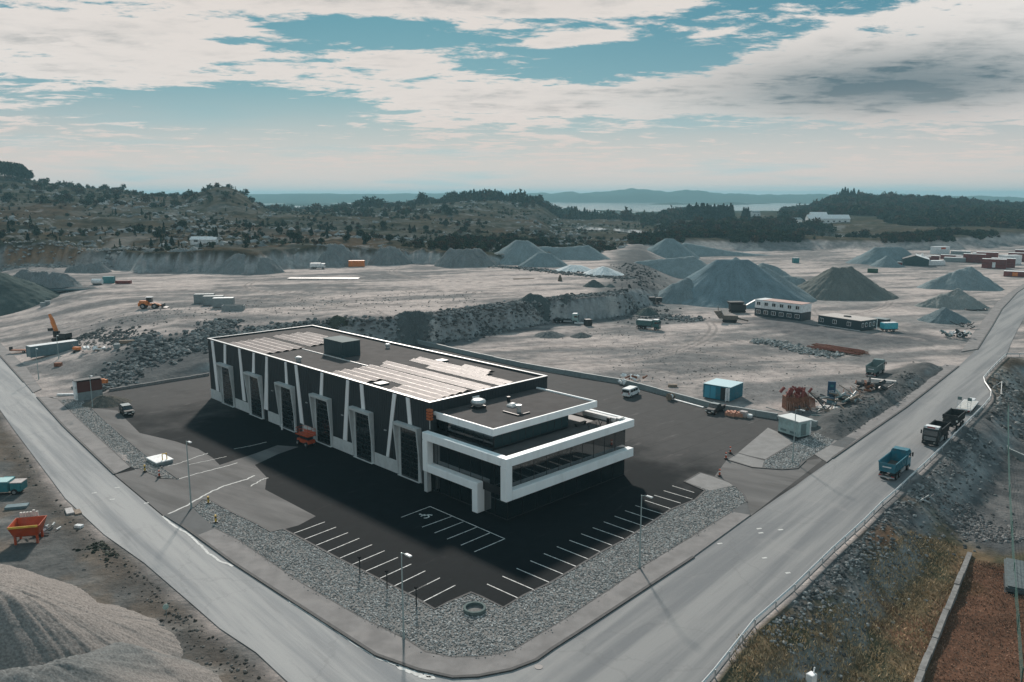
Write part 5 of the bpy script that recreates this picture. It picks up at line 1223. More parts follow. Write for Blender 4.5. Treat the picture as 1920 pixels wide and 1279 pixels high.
truck('blue dump truck with an empty tipper driving away along the right road', at(1676, 888), road_rot, M_BLUE, M_BLUE)
truck('grey green dump truck parked on the dirt by the right road', at(1640, 703), road_rot+.06, M_GG, M_GG)
bt = truck('black dump truck with white roof and red lettering facing the camera', at(1754, 827), road_rot+math.pi, M_BLK, M_BLK, roof=M_WP, sign=True)
def trailer():
    t = thing('dump_trailer', 'black open tipping trailer coupled behind the black dump truck', 'trailer', at(1787, 801), road_rot+math.pi)
    fr = MB(); fr.box(-3.2, 3.0, -.45, .45, .75, .95); fr.box(3.0, 4.6, -.06, .06, .75, .88); fr.part('drawbar_frame', M_DARK, t)
    for x in (-2.3, -1.0, 2.1):
        for s in (-1, 1): wheel(t, x, s*1.05, .5, .3)
    tipper(t, -3.2, 3.1, M_BLK, mat('bed_dirt', (.1, .09, .08)), stripe=False)
    for s in (-1, 1): MB().box(3.35, 3.45, s*1.2-.14, s*1.2+.14, 1.9, 2.2).part('marker_lamp', M_LAMP, t)
trailer()
def lowloader():
    t = thing('low_loader', 'white low loader trailer with two raised loading ramps behind the black truck', 'trailer', at(1813, 768), road_rot+math.radians(3))
    MB().box(-3.9, 4.6, -1.3, 1.3, .75, .95).part('deck', M_WP, t); MB().box(-3.9, 4.6, -1.32, 1.32, .55, .74).part('deck_frame', M_DARK, t)
    for i in range(8): MB().box(-3.7+i*1.02, -3.2+i*1.02, -1.2, 1.2, .952, .99).part('deck_plank', mat('deck_board', (.5, .47, .42), rough=.8), t)
    MB().box(4.6, 6.4, -.5, .5, .7, 1.1).part('gooseneck', M_WP, t)
    for x in (0, 1.2, 2.4):
        for s in (-1, 1): wheel(t, x, s*1.0, .42, .3)
    for s in (-1, 1):
        r = MB()
        for y in (-.32, .26): r.box(-4.1, -4.0, s*.85+y, s*.85+y+.06, .5, 3.3)
        for k in range(7): r.box(-4.1, -4.02, s*.85-.3, s*.85+.3, .8+.38*k, .86+.38*k)
        o = r.part('ramp', M_WP, t); MB().box(-4.12, -3.98, s*.85-.36, s*.85+.36, 2.7, 3.3).part('ramp_plate', M_GG, o)
        MB().box(-4.0, -3.92, s*.85-.2, s*.85+.2, .6, .78).part('tail_light', M_REDL, t)
lowloader()
# ---- cars
def car(label, loc, rot, m, kind='suv', mroof=None, cat='car', name='parked_car'):
    t = thing(name, label, cat, loc, rot)
    if kind == 'van': L, w, P = 4.9, .93, [(-2.45,.35),(2.4,.35),(2.45,.8),(1.95,1.08),(1.35,1.85),(1.0,1.93),(-2.3,1.93),(-2.45,1.2)]; ws = ((1.98,1.10),(1.42,1.80)); win = [(-2.0,-.95),(-.85,.2),(.3,1.25)]; zw = (1.18, 1.72)
    elif kind == 'pickup': L, w, P = 5.2, .93, [(-2.6,.45),(2.55,.45),(2.6,.85),(2.4,1.05),(1.3,1.18),(.75,1.75),(-.55,1.78),(-.85,1.15),(-2.6,1.12)]; ws = ((1.3,1.2),(.8,1.7)); win = [(-.5,.05),(.12,.75)]; zw = (1.2, 1.62)
    else: L, w, P = 4.7, .92, [(-2.3,.4),(2.3,.4),(2.36,.75),(2.2,.98),(1.2,1.12),(.55,1.66),(-1.7,1.70),(-2.2,1.15),(-2.35,.9)]; ws = ((1.2,1.14),(.6,1.62)); win = [(-1.75,-1.05),(-.95,-.1),(0,.75)]; zw = (1.14, 1.52)
    b = MB().prism(P, -w, w).part('body', m, t, bev=.09)
    if mroof: MB().box(-1.7 if kind != 'pickup' else -.5, .5 if kind != 'pickup' else .6, -w+.12, w-.12, P[6][1]-.005, P[6][1]+.05).part('roof', mroof, b, bev=.03)
    (xa, za), (xb, zb) = ws
    MB().hexa([(xa-.02, -w+.1, za), (xa+.03, -w+.1, za), (xa+.03, w-.1, za), (xa-.02, w-.1, za), (xb-.02, -w+.16, zb), (xb+.04, -w+.16, zb), (xb+.04, w-.16, zb), (xb-.02, w-.16, zb)]).part('windscreen', M_VGL, b)
    xr = min(p[0] for p in P)
    MB().box(xr-.02 if kind == 'van' else (xr+.02 if kind == 'pickup' else xr+.02), xr+.06 if kind != 'pickup' else xr+.1, -w+.15, w-.15, zw[0], zw[1]).part('rear_window', M_VGL, b) if kind != 'pickup' else None
    for s in (-1, 1):
        for a, c in win: MB().box(a, c, min(s*w, s*(w+.012)), max(s*w, s*(w+.012)), zw[0], zw[1]).part('side_window', M_VGL, b)
        for x in (L*.31, -L*.30): wheel(t, x, s*(w-.1), .35, .24, 14)
        MB().box(L/2-.12, L/2+.02, s*.66-.2, s*.66+.2, .66, .84).part('headlight', M_LAMP, t)
        MB().box(-L/2-.03, -L/2+.05, s*.78-.1, s*.78+.1, .85, 1.15).part('tail_light', M_REDL, t)
        MB().box(.75, .95, min(s*(w+.02), s*(w+.2)), max(s*(w+.02), s*(w+.2)), 1.05, 1.2).part('mirror', m, b)
    MB().box(-L/2-.04, -L/2+.03, -.26, .26, .5, .62).part('number_plate', M_WP, t); MB().box(L/2, L/2+.06, -.26, .26, .45, .57).part('number_plate', M_WP, t)
    return t
car('white minibus parked on the yard beside the concrete wall', at(1183, 742), ang((1172, 750), (1200, 738)), M_WP, 'van', cat='van', name='minibus')
car('black pickup with a pale cab roof beside the wall and orange sacks', at(1341, 773), ang((1352, 768), (1327, 779)), M_BLK, 'pickup', mroof=M_GREY, cat='pickup', name='pickup_truck')
car('dark estate car with a pale roof standing alone on the left yard', at(238, 776), R(-52), M_BLK, 'suv', mroof=M_GREY)
# ---- boxes and cabins
def container(label, loc, rot, L, w, h, m, mroof=None, name='shipping_container', cat='container', group=None, doors=True, open_top=False, rib=.45, windows=None, detail=True):
    t = thing(name, label, cat, loc, rot, group)
    if open_top:
        k = MB(); k.box(-L/2, L/2, -w/2, -w/2+.08, 0, h); k.box(-L/2, L/2, w/2-.08, w/2, 0, h); k.box(-L/2, -L/2+.08, -w/2+.08, w/2-.08, 0, h); k.box(L/2-.08, L/2, -w/2+.08, w/2-.08, 0, h); k.box(-L/2+.08, L/2-.08, -w/2+.08, w/2-.08, 0, .1)
        b = k.part('box', m, t); MB().box(-L/2+.1, L/2-.1, -w/2+.1, w/2-.1, .1, h*.5).part('contents', M_RUST, t)
    else:
        b = MB().box(-L/2, L/2, -w/2, w/2, .1, h).part('box', m, t)
        MB().box(-L/2-.04, L/2+.04, -w/2-.04, w/2+.04, h, h+.06).part('roof', mroof or m, t)
    if detail:
        r = MB(); n = int(L/rib)
        for i in range(n):
            x = -L/2+.12+i*(L-.2)/n
            for s in (-1, 1): r.box(x, x+rib*.45, min(s*w/2, s*(w/2+.035)), max(s*w/2, s*(w/2+.035)), .2, h-.1)
        if not windows: r.part('corrugation', m, b)
        for sx in (-1, 1):
            for sy in (-1, 1): MB().box(sx*L/2-.08, sx*L/2+.08, sy*w/2-.08, sy*w/2+.08, 0, h+.02).part('corner_post', m, b)
        if doors:
            for s in (-1, 1):
                d = MB().box(L/2+.0, L/2+.04, min(s*.04, s*(w/2-.12)), max(s*.04, s*(w/2-.12)), .2, h-.15).part('door', m, t)
                MB().cyl((L/2+.07, s*.3, .25), (L/2+.07, s*.3, h-.2), .025, n=6).part('locking_bar', M_STEEL, d)
    return t
g = 'site containers on the quarry floor'
def bz(u, v, z=7): return at(u, v, z)
container('grey box container at the back left of the quarry floor group', bz(384, 567), R(8), 6.1, 2.5, 2.9, M_GREY, M_GREY, group=g)
container('grey box container in the middle of the quarry floor group', bz(401, 571), R(8), 6.1, 2.5, 2.9, M_GREY, M_GREY, group=g)
container('grey container with a white roof right of the middle one', bz(420, 576), R(8), 6.1, 2.5, 2.9, M_GREY, M_WP, group=g)
container('open topped pale skip at the front right of the container group', bz(438, 581), R(8), 6.4, 2.5, 1.6, M_GREY, open_top=True, name='open_skip', cat='skip', group=g)
container('long blue grey site container with a white roof by the left road', at(101, 671), ang((62, 680), (143, 668)), 11.6, 2.6, 2.9, M_GREYB, M_WP, name='site_container')
container('orange container standing alone under the quarry face', bz(669, 500), R(3), 7.6, 2.4, 3.0, M_OR, M_OR)
container('small turquoise container at the far end of the pale track', at(1492, 487, 2), R(10), 3.4, 2.4, 3.2, M_TQ, M_WP)
container('small dark green container beside the soil heap', at(1636, 512, 0), R(-20), 5, 2.4, 2.2, paint('dark_green', (.02, .08, .05)))
container('grey blue tank trailer box at the left end of the machinery row', bz(205, 531), R(10), 4, 2.2, 2.6, M_TQ, M_TQ, name='tank_box', cat='tank')
container('low red box right of the turquoise tank on the quarry floor', bz(232, 532), R(2), 5.5, 2.0, 1.2, M_RED, name='red_box')
# blue workshop container with an open side
def blue_container():
    r = ang((1362, 753), (1387, 742)); t = thing('workshop_container', 'bright blue workshop container with an open front and pale roof', 'container', at(1355, 746), r)
    L, w, h = 6.1, 6.0, 3.0
    b = MB().box(-L/2, L/2, -w/2, w/2, .1, h).part('box', M_BLUE, t); MB().box(-L/2-.05, L/2+.05, -w/2-.05, w/2+.05, h, h+.08).part('roof', mat('pale_blue_roof', (.45, .62, .66), rough=.5), t)
    x = -L/2
    MB().box(x-.02, x+.0, -w/2+.7, -w/2+2.1, .2, h-.2).part('dark_opening', M_DARK, b)
    MB().box(x-.9, x-.02, -w/2+.55, -w/2+.65, .2, h-.15).part('open_door', M_WP, t); MB().box(x-.03, x-.001, -w/2+.1, -w/2+.5, .15, h-.1).part('white_post', M_WP, t)
    for k in range(2): MB().box(x-.05, x-.001, .2+k*1.3, 1.35+k*1.3, .2, h-.25).part('door_leaf', mat('mid_blue', (.05, .28, .38)), t)
    rb = MB()
    for i in range(14): rb.box(-L/2+.15+i*.42, -L/2+.35+i*.42, -w/2-.035, -w/2, .2, h-.1)
    rb.part('corrugation', M_BLUE, b)
blue_container()
def kiosk():
    r = ang((1500, 824), (1514, 813)); c = at(1489, 815); t = thing('substation_kiosk', 'pale green transformer kiosk with a white overhanging roof by the gravel', 'kiosk', c, ang((1461, 813), (1498, 825))+0)
    L, w, h = 4.5, 3.2, 3.0
    MB().box(-L/2, L/2, -w/2, w/2, .0, .35).part('plinth', M_DARK, t)
    mk = paint('pale_green_panel', (.33, .44, .43)); b = MB().box(-L/2, L/2, -w/2, w/2, .35, h).part('wall', mk, t)
    MB().box(-L/2-.22, L/2+.22, -w/2-.22, w/2+.22, h, h+.16).part('roof', mat('kiosk_roof', (.62, .64, .62), rough=.6), t, bev=.04)
    for a, c_ in ((-2.0, -.1), (.1, 2.0)):
        d = MB().box(a, c_, -w/2-.04, -w/2, .5, h-.5).part('door', mk, t); MB().box(a+.3, c_-.3, -w/2-.06, -w/2-.04, .7, 1.1).part('louvre', M_GG, d)
    MB().box(L/2, L/2+.03, -1.0, .3, .5, h-.4).part('side_door', M_GG, t); MB().box(L/2+.0, L/2+.05, 1.2, 1.5, .3, h-.1).part('white_pipe', M_WP, t)
    t2 = thing('cable_cabinet', 'small grey cable cabinet right of the pale green kiosk', 'cabinet', at(1522, 803), R(-40)); MB().box(-.9, .9, -.4, .4, 0, 1.2).part('box', M_GREY, t2, bev=.03); MB().box(-.85, .85, -.43, -.4, .1, 1.1).part('door', M_GREY, t2)
kiosk()
def winbox(par, x, y, z, w, h, face=-1):
    f = MB().box(x-w/2-.12, x+w/2+.12, y-.06 if face < 0 else y, y if face < 0 else y+.06, z-h/2-.12, z+h/2+.12).part('window', M_WP, par)
    yy = (y-.08, y-.062) if face < 0 else (y+.062, y+.08)
    MB().box(x-w/2, x-.06, *yy, z-h/2, z+h/2).part('pane', M_VGL, f); MB().box(x+.06, x+w/2, *yy, z-h/2, z+h/2).part('pane', M_VGL, f)
def cabins():
    r = ang((1413, 592), (1497, 603)); L, w, h = 18.0, 6.2, 2.9
    mid = (W(1413, 592)+W(1503, 604))/2; n = Vector((-math.sin(r), math.cos(r), 0)); c = mid+n*w/2
    t = thing('stacked_cabins', 'two storey block of stacked site cabins, white above and dark below', 'site cabins', (c.x, c.y, max(hz_(c), 0)), r)
    for i in range(6):
        x0 = -L/2+i*L/6
        for k, m in ((0, M_NAVY), (1, M_WP)):
            b = MB().box(x0+.02, x0+L/6-.02, -w/2, w/2, .1+k*h, (k+1)*h-.02).part('cabin_unit', m, t)
            winbox(b, x0+L/12, -w/2, .1+k*h+1.6, 1.5 if k == 0 else 1.3, 1.1)
        MB().box(x0+.02, x0+L/6-.02, -w/2, w/2, 2*h, 2*h+.12).part('roof_panel', mat('pinkish_roof', (.42, .27, .23), rough=.7, var=.2) if i > 0 else M_WP, t)
    r = ang((1530, 608), (1620, 622)); L, w, h = 15.5, 8.5, 3.1
    mid = (W(1530, 608)+W(1617, 622))/2; n = Vector((-math.sin(r), math.cos(r), 0)); c = mid+n*w/2
    t = thing('site_cabin', 'long single storey black site cabin with white framed windows', 'site cabin', (c.x, c.y, max(hz_(c), 0)), r)
    b = MB().box(-L/2, L/2, -w/2, w/2, .15, h).part('wall', M_NAVY, t); MB().box(-L/2-.1, L/2+.1, -w/2-.1, w/2+.1, h, h+.15).part('roof', mat('pale_flat_roof', (.45, .41, .38), rough=.8, var=.15), t)
    MB().box(-L/2, L/2, -w/2-.05, -w/2, 0, .15).part('sill', M_WP, t)
    for x in (-6.4, -1.6, 3.6): winbox(b, x, -w/2, 1.75, 1.2, 1.1)
    for i, y in enumerate((-3.2, -1.4, .6, 2.5)): MB().box(L/2, L/2+.06, y-.5, y+.5, 1.1, 2.5).part('window', M_WP, b)
    for i, y in enumerate((-3.2, -1.4, .6, 2.5)): MB().box(L/2+.062, L/2+.08, y-.36, y+.36, 1.25, 2.35).part('pane', M_VGL, b)
    MB().box(L/2, L/2+.12, w/2-.3, w/2, 0, h).part('corner_board', M_WP, t)
    MB().box(-1, 1, -.6, .6, h+.15, h+.5).part('roof_hatch', M_DARK, t)
    t = thing('small_shed', 'small dark shed right of the long black site cabin', 'shed', at(1652, 612), r); MB().box(-2.2, 2.2, -1.4, 1.4, 0, 2.5).part('wall', M_NAVY, t); MB().box(-2.3, 2.3, -1.5, 1.5, 2.5, 2.62).part('roof', M_GREY, t)
    t = thing('tank_trailer', 'bright turquoise tank on wheels beside the black site cabin', 'tank trailer', at(1666, 621), R(8))
    MB().box(-2.4, 2.4, -1.2, 1.2, .8, 2.7).part('tank', paint('bright_turquoise', (.07, .42, .50)), t, bev=.15); MB().box(-2.2, 2.2, -1.0, 1.0, 2.7, 2.8).part('lid', M_WP, t); MB().box(-2.5, 2.9, -.5, .5, .5, .78).part('frame', M_RUST, t)
    for x in (-1.3, 1.1):
        for s in (-1, 1): wheel(t, x, s*1.0, .42, .3)
cabins()
# ---- retaining wall of precast units along the yard
def wall():
    pts = WL([(780,643),(858,661),(975,687),(1090,707),(1170,720),(1265,746),(1340,766),(1458,786)])
    t = thing('precast_wall', 'long low grey precast concrete wall along the back edge of the yard', 'wall', (0, 0, 0))
    t['label'] = 'long low grey precast concrete wall along the back edge of the yard'
    m = paint('precast_grey', (.17, .20, .20)); mt = mat('wall_top', (.26, .29, .29), rough=.7)
    for i in range(len(pts)-1):
        a, b = pts[i], pts[i+1]; L = (b-a).length; n = max(1, round(L/5)); d = (b-a)/L
        for k in range(n):
            p = a+d*(L*k/n); q = a+d*(L*(k+1)/n-.05); s = Vector((-d.y, d.x, 0))
            w0, w1, h = .55, .25, .98+random.uniform(-.04, .04)
            V = [p-s*w0, q-s*w0, q+s*w0, p+s*w0]; T = [p-s*w1, q-s*w1, q+s*w1, p+s*w1]
            o = MB().hexa([(v.x, v.y, 0) for v in V]+[(v.x, v.y, h) for v in T]).part('wall_unit', m, t)
            MB().hexa([(v.x, v.y, h+.003) for v in T]+[(v.x, v.y, h+.09) for v in T]).part('coping', mt, o)
    # low kerb wall at the left of the yard
    t = thing('low_wall', 'low stone edging wall from the red shed to the rear corner of the hall', 'wall', (0, 0, 0))
    a, b = W(205, 734), W(392, 704); L = (b-a).length; d = (b-a)/L; s = Vector((-d.y, d.x, 0))
    for k in range(16):
        p = a+d*(L*k/16); q = a+d*(L*(k+1)/16-.04); h = .6+random.uniform(-.05, .05)
        MB().hexa([(v.x, v.y, 0) for v in (p-s*.25, q-s*.25, q+s*.25, p+s*.25)]+[(v.x, v.y, h) for v in (p-s*.22, q-s*.22, q+s*.22, p+s*.22)]).part('edging_stone', M_CONC, t)
wall()
# ---- guard rail
def guard():
    t = thing('guard_rail', 'long galvanised guard rail bending along the outer side of the right road', 'guard rail', (0, 0, 0))
    P_ = [rail_start]+RAIL[1:]; P_ = [Vector((p.x, p.y, 0)) for p in P_]; P_ += [W(1960, 668), W(2060, 672)]
    # even resample
    out = [P_[0]]; acc = 0
    for i in range(len(P_)-1):
        L = (P_[i+1]-P_[i]).length; n = max(1, round(L/4.0))
        for k in range(1, n+1): out.append(P_[i].lerp(P_[i+1], k/n))
    prof = [(0, .45), (.07, .50), (0, .58), (0, .60), (.07, .68), (0, .75)]
    M_GR = mat('rail_zinc', (.62, .64, .64), rough=.35, metal=.35)
    for i in range(len(out)-1):
        a, b = out[i], out[i+1]; d = (b-a).normalized(); s = Vector((d.y, -d.x, 0))*-1
        m = MB(); V = []
        for p in (a, b+d*.03):
            for o, z in prof: V.append((p.x+s.x*(o+.04), p.y+s.y*(o+.04), z+.05))
            for o, z in prof: V.append((p.x+s.x*o, p.y+s.y*o, z+.05))
        k = len(prof); F = []
        for j in range(k-1): F += [(j, j+1, 2*k+j+1, 2*k+j), (k+j, 3*k+j, 3*k+j+1, k+j+1)]
        F += [(k-1, 2*k-1, 4*k-1, 3*k-1), (0, 2*k, 3*k, k)]
        m.add(V, F); m.part('rail_beam', M_GR, t)
        if i % 1 == 0: q = a-s*.12; MB().box(-.06, .06, -.05, .05, -.6, .78).part('post', M_STEEL, t, loc=(q.x, q.y, 0), rot=(0, 0, math.atan2(d.y, d.x)))
guard()
# ---- lamps
def street_lamp(label, u, v, h, arm=0.0, group='street lamps around the yard'):
    p = at(u, v); t = thing('street_lamp', label, 'street lamp', p, R(45), group)
    m = mat('lamp_post', (.30, .37, .37), rough=.5, metal=.3)
    MB().cyl((0, 0, 0), (0, 0, h), .10, .055, 10).part('pole', m, t); MB().cyl((0, 0, 0), (0, 0, .9), .14, .12, 10).part('base_sleeve', m, t)
    MB().cyl((0, 0, h-.05), (0, -.7, h+.1), .04, n=6).part('arm', m, t)
    l = MB().box(-.16, .16, -1.45, -.65, h+.04, h+.16).part('lamp_head', paint('lamp_head', (.66, .68, .68)), t, bev=.03); MB().box(-.12, .12, -1.35, -.8, h+.015, h+.037).part('lens', M_LAMP, l)
street_lamp('tall street lamp at the drive entrance, left of the corner gravel', 359, 955, 9.6)
street_lamp('tall street lamp in the gravel beside the left row of bays', 757, 1200, 8.9)
street_lamp('tall street lamp in the gravel beside the right row of bays', 1199, 1066, 8.8)
street_lamp('street lamp standing in the gravel by the transformer kiosk', 1486, 866, 8.6)
street_lamp('street lamp in front of the red and grey shed', 174, 765, 6.6)
street_lamp('street lamp on the verge left of the blue grey site container', 73, 712, 7.2)
street_lamp('street lamp in front of the blue grey site container', 111, 680, 6.0)
lb = ['first black bollard lamp on the gravel edge, farthest from the corner', 'middle black bollard lamp on the gravel edge beside the bays', 'third black bollard lamp on the gravel edge, nearest the concrete ring']
for k, (u, v) in enumerate(((675, 1079), (726, 1106), (781, 1138))):
    t = thing('bollard_lamp', lb[k], 'bollard', at(u, v), 0, 'bollard lamps by the bays'); MB().cyl((0, 0, 0), (0, 0, 2.1), .07, n=8).part('post', M_BLK, t); MB().cyl((0, 0, 2.1), (0, 0, 2.25), .2, n=12).part('cap', mat('matt_black', (.015, .016, .017), rough=.95, spec=.05), t)
def ring():
    t = thing('concrete_ring', 'round concrete ring lying in the gravel at the car park corner', 'concrete ring', (RING.x, RING.y, .05))
    MB().lathe([(.92, 0), (.92, .42), (1.16, .42), (1.16, 0)], 36).part('ring_wall', mat('ring_concrete', (.11, .145, .14), rough=.9, spec=.15, var=.15), t); MB().lathe([(0, .10), (.91, .10)], 30).part('gravel_fill', M_BED, t)
ring()
# ---- small traffic markers
lm = {(272, 885): 'yellow marker post in the left gravel strip, upper of two', (299, 895): 'orange marker post in the left gravel strip, lower of two', (391, 945): 'yellow and black marker post at the tip of the corner gravel', (405, 981): 'yellow marker post a little way inside the corner gravel',
      (1361, 861): 'orange marker post at the left tip of the kiosk island', (1369, 850): 'orange marker post behind the left tip of the kiosk island', (1349, 893): 'orange marker post on the kerb of the right gravel point'}
for (u, v), l in lm.items():
    yel = 'yellow' in l; t = thing('marker_post', l, 'marker post', at(u, v, dz=.12), 0, 'warning marker posts'); m = M_YEL if yel else M_ORR
    MB().cyl((0, 0, 0), (0, 0, .12), .32, n=10).part('foot', M_DARK, t)
    for k in range(4): MB().cyl((0, 0, .12+.22*k), (0, 0, .34+.22*k), .14, n=8).part('band', m if k != 2 else (M_DARK if yel else M_WP), t)
# ---- scissor lift
def scissor():
    c, s = math.cos(BANG), math.sin(BANG); x, y = -2.6, 30.6; p = (BA.x+x*c-y*s, BA.y+x*s+y*c, .01)
    t = thing('scissor_lift', 'orange rough terrain scissor lift parked against the dark hall', 'scissor lift', p, BANG+math.pi/2+.1)
    MB().box(-1.6, 1.6, -.75, .75, .5, 1.1).part('base', M_ORR, t, bev=.05)
    for x in (-1.15, 1.15):
        for s in (-1, 1): wheel(t, x, s*.85, .42, .3)
    for k in range(3):
        z = 1.15+.2*k; MB().hexa([(-1.3, -.6, z), (1.3, -.6, z+.12), (1.3, .6, z+.12), (-1.3, .6, z), (-1.3, -.6, z+.07), (1.3, -.6, z+.19), (1.3, .6, z+.19), (-1.3, .6, z+.07)]).part('scissor_arm', M_DARK, t)
    MB().box(-1.75, 1.75, -.85, .85, 1.78, 1.9).part('platform', M_ORR, t)
    g_ = MB()
    for x in (-1.7, -.6, .6, 1.7):
        for s in (-.8, .8): g_.cyl((x, s, 1.9), (x, s, 2.95), .03, n=6)
    for z in (2.4, 2.95):
        for s in (-.8, .8): g_.cyl((-1.7, s, z), (1.7, s, z), .03, n=6)
        for x in (-1.7, 1.7): g_.cyl((x, -.8, z), (x, .8, z), .03, n=6)
    g_.part('guard_frame', M_ORR, t); MB().box(-1.6, 1.6, -.83, -.79, 1.95, 2.3).part('toe_panel', M_ORR, t); MB().box(.9, 1.6, -1.0, -.75, .55, 1.0).part('engine_cover', M_OR, t)
scissor()
t = thing('white_downpipe_post', 'white stub post beside the third portal of the hall', 'post', at(529, 806)); MB().cyl((0, 0, 0), (0, 0, 1.1), .16, n=8).part('post', M_WP, t)
# ---- yard clutter
def slab(label, u, v, L, w, h, rot, m, name, cat, z=None, dz=0, bev=.02):
    t = thing(name, label, cat, at(u, v, z, dz), rot); MB().box(-L/2, L/2, -w/2, w/2, 0, h).part('body', m, t, bev=bev); return t
def flatbox():
    t = thing('low_site_box', 'white topped low box with a yellow hoop at the left drive', 'box', at(300, 866), ang((283, 864), (305, 876)))
    MB().box(-1.9, 1.9, -1.3, 1.3, 0, .45).part('base', M_GREY, t); MB().box(-2.0, 2.0, -1.4, 1.4, .45, .62).part('lid', paint('bright_white', (.85, .85, .84)), t, bev=.04)
    MB().cyl((1.3, .6, .6), (1.3, .6, 1.6), .08, n=6).cyl((1.3, -.1, .6), (1.3, -.1, 1.6), .08, n=6).cyl((1.3, -.1, 1.6), (1.3, .6, 1.6), .08, n=6).part('yellow_hoop', M_YEL, t)
flatbox()
def redshed():
    t = thing('info_shed', 'small shed with red brown upper panel and grey base by the earth mound', 'shed', at(168, 748, dz=0), ang((153, 749), (185, 744)))
    MB().box(-2.4, 2.4, -.8, .8, 0, 1.8).part('base', M_GREY, t); MB().box(-2.4, 2.4, -.85, .85, 1.8, 4.0).part('upper_panel', mat('red_brown_board', (.10, .035, .028), rough=.8), t)
    MB().box(-2.7, -2.4, -.9, .9, .3, 4.2).part('white_post', M_WP, t); MB().box(-2.7, 2.5, -1.0, 1.0, 4.2, 4.35).part('roof', M_DARK, t)
redshed()
slab('bundle of pale pipes lying beside the red and grey shed', 135, 741, 6, .7, .35, R(4), M_WP, 'pipe_bundle', 'pipes')
slab('orange bricks on top of the earth mound, left one', 193, 737, 1.2, .8, .9, R(20), M_OR, 'brick_pack', 'brick pack', dz=2.2)
slab('orange bricks on top of the earth mound, right one', 199, 737, 1.0, .7, .8, R(-10), M_OR, 'brick_pack', 'brick pack', dz=2.2)
def sacks():
    for k, (u, v, l) in enumerate(((1371, 780, 'left stack of orange pink bricks on pallets beside the pickup'), (1384, 781, 'right stack of orange pink bricks on pallets beside the wall'))):
        t = thing('brick_pallet', l, 'pallet of bricks', at(u, v), R(-45+20*k), 'brick pallets by the wall'); MB().box(-1.0, 1.0, -.8, .8, 0, .14).part('pallet', M_WOOD, t)
        for i in range(4):
            for j in range(3): MB().box(-.95+i*.48, -.5+i*.48, -.75+j*.5, -.29+j*.5, .145, .75+.2*((i+j+k) % 2)).part('brick_pack', mat('terracotta', (.50, .24, .16), rough=.8, var=.15), t)
    t = thing('grey_pallet', 'pale pallet cage between the brick pallets and white tub', 'pallet', at(1394, 782), R(-42)); MB().box(-.7, .7, -.6, .6, 0, .15).part('pallet', M_WOOD, t); MB().box(-.65, .65, -.55, .55, .16, 1.15).part('cage', paint('pinkish_grey', (.38, .34, .33)), t)
    t = thing('white_tub', 'small white tub at the right end of the pallets', 'tub', at(1405, 783)); MB().lathe([(0, 0), (.5, 0), (.62, .5), (.55, .62), (0, .62)], 14).part('body', M_WP, t)
    t = thing('cable_drum', 'pinkish drum leaning on the wall right of the minibus', 'cable drum', at(1257, 750), R(45)); MB().cyl((-.5, 0, .75), (.5, 0, .75), .45, n=14).part('core', M_WP, t); MB().cyl((-.62, 0, .75), (-.5, 0, .75), .75, n=16).part('flange', M_WOOD, t); MB().cyl((.5, 0, .75), (.62, 0, .75), .75, n=16).part('flange', M_WOOD, t)
    t = thing('white_pipes', 'long pale pipes lying at the foot of the wall', 'pipes', at(1288, 757), ang((1268, 751), (1308, 762)))
    for k in range(3): MB().cyl((-4.2, .18*k, .12), (4.2, .18*k, .12), .09, n=8).part('pipe', M_WP, t)
sacks()
slab('brown wooden crate on the dirt behind the wall', 1261, 726, 2.0, 1.0, .6, R(-10), M_WOOD, 'wooden_crate', 'crate')
def heapbits(label, u, v, n, spread, mats, name, cat, rad=(.05, .15), ln=(.8, 2.4), z=None, up=.5, lz=.5):
    t = thing(name, label, cat, at(u, v, z)); rr_ = random.Random(u)
    for i in range(n):
        x, y = rr_.gauss(0, spread[0]), rr_.gauss(0, spread[1]); L = rr_.uniform(*ln); a = rr_.uniform(0, math.pi); b = rr_.uniform(-.3, up); r = rr_.uniform(*rad); z0 = rr_.uniform(.05, lz)
        MB().cyl((x, y, z0+r), (x+L*math.cos(a)*math.cos(b), y+L*math.sin(a)*math.cos(b), z0+r+abs(L*math.sin(b))), r, n=5).part('piece', rr_.choice(mats), t)
    return t
heapbits('white rubbish heap on the dirt above the parked minibus', 1187, 712, 22, (1.4, .8), [M_WP, M_WP, M_RUST], 'rubbish_heap', 'rubbish', (.12, .3), (.4, 1.4))
heapbits('small white sack just behind the wall above the minibus', 1170, 722, 6, (.6, .4), [M_WP], 'white_sacks', 'sacks', (.25, .4), (.4, .7))
def bundle():
    t = thing('rebar_cages', 'tall bundle of rusty slatted cages with red scrap on top', 'steel cages', at(1492, 768), R(5)); rr_ = random.Random(4)
    for i in range(26):
        a = -2.3+4.6*i/25; yy = -1.3+rr_.uniform(-.15, .15); MB().cyl((a*1.12, yy, 0), (a*.86+rr_.uniform(-.2, .2), yy+.9, 3.1+rr_.uniform(-.3, .3)), .085, n=5).part('bar', mat('pale_rust', (.32, .19, .14), rough=.9) if i % 2 else M_RUST, t)
    for i in range(26):
        a = rr_.uniform(-2.0, 2.2); y = rr_.uniform(-.8, 1.8); MB().cyl((a, y, 2.2+rr_.random()*2.4), (a+rr_.uniform(-1, 1), y+rr_.uniform(-.8, .8), 2.4+rr_.random()*2.0), rr_.uniform(.16, .34), n=6).part('red_scrap', mat('red_brown_scrap', (.22, .06, .05), rough=.85), t)
    MB().box(-2.2, 2.2, -.9, 1.6, .05, 2.6).part('dark_core', M_RUST, t)
    for i in range(8): MB().cyl((2.6+.25*i, .8, 0), (3.0+.2*i, 1.4, 2.4-.1*i), .1, n=5).part('bar', M_RUST, t)
bundle()
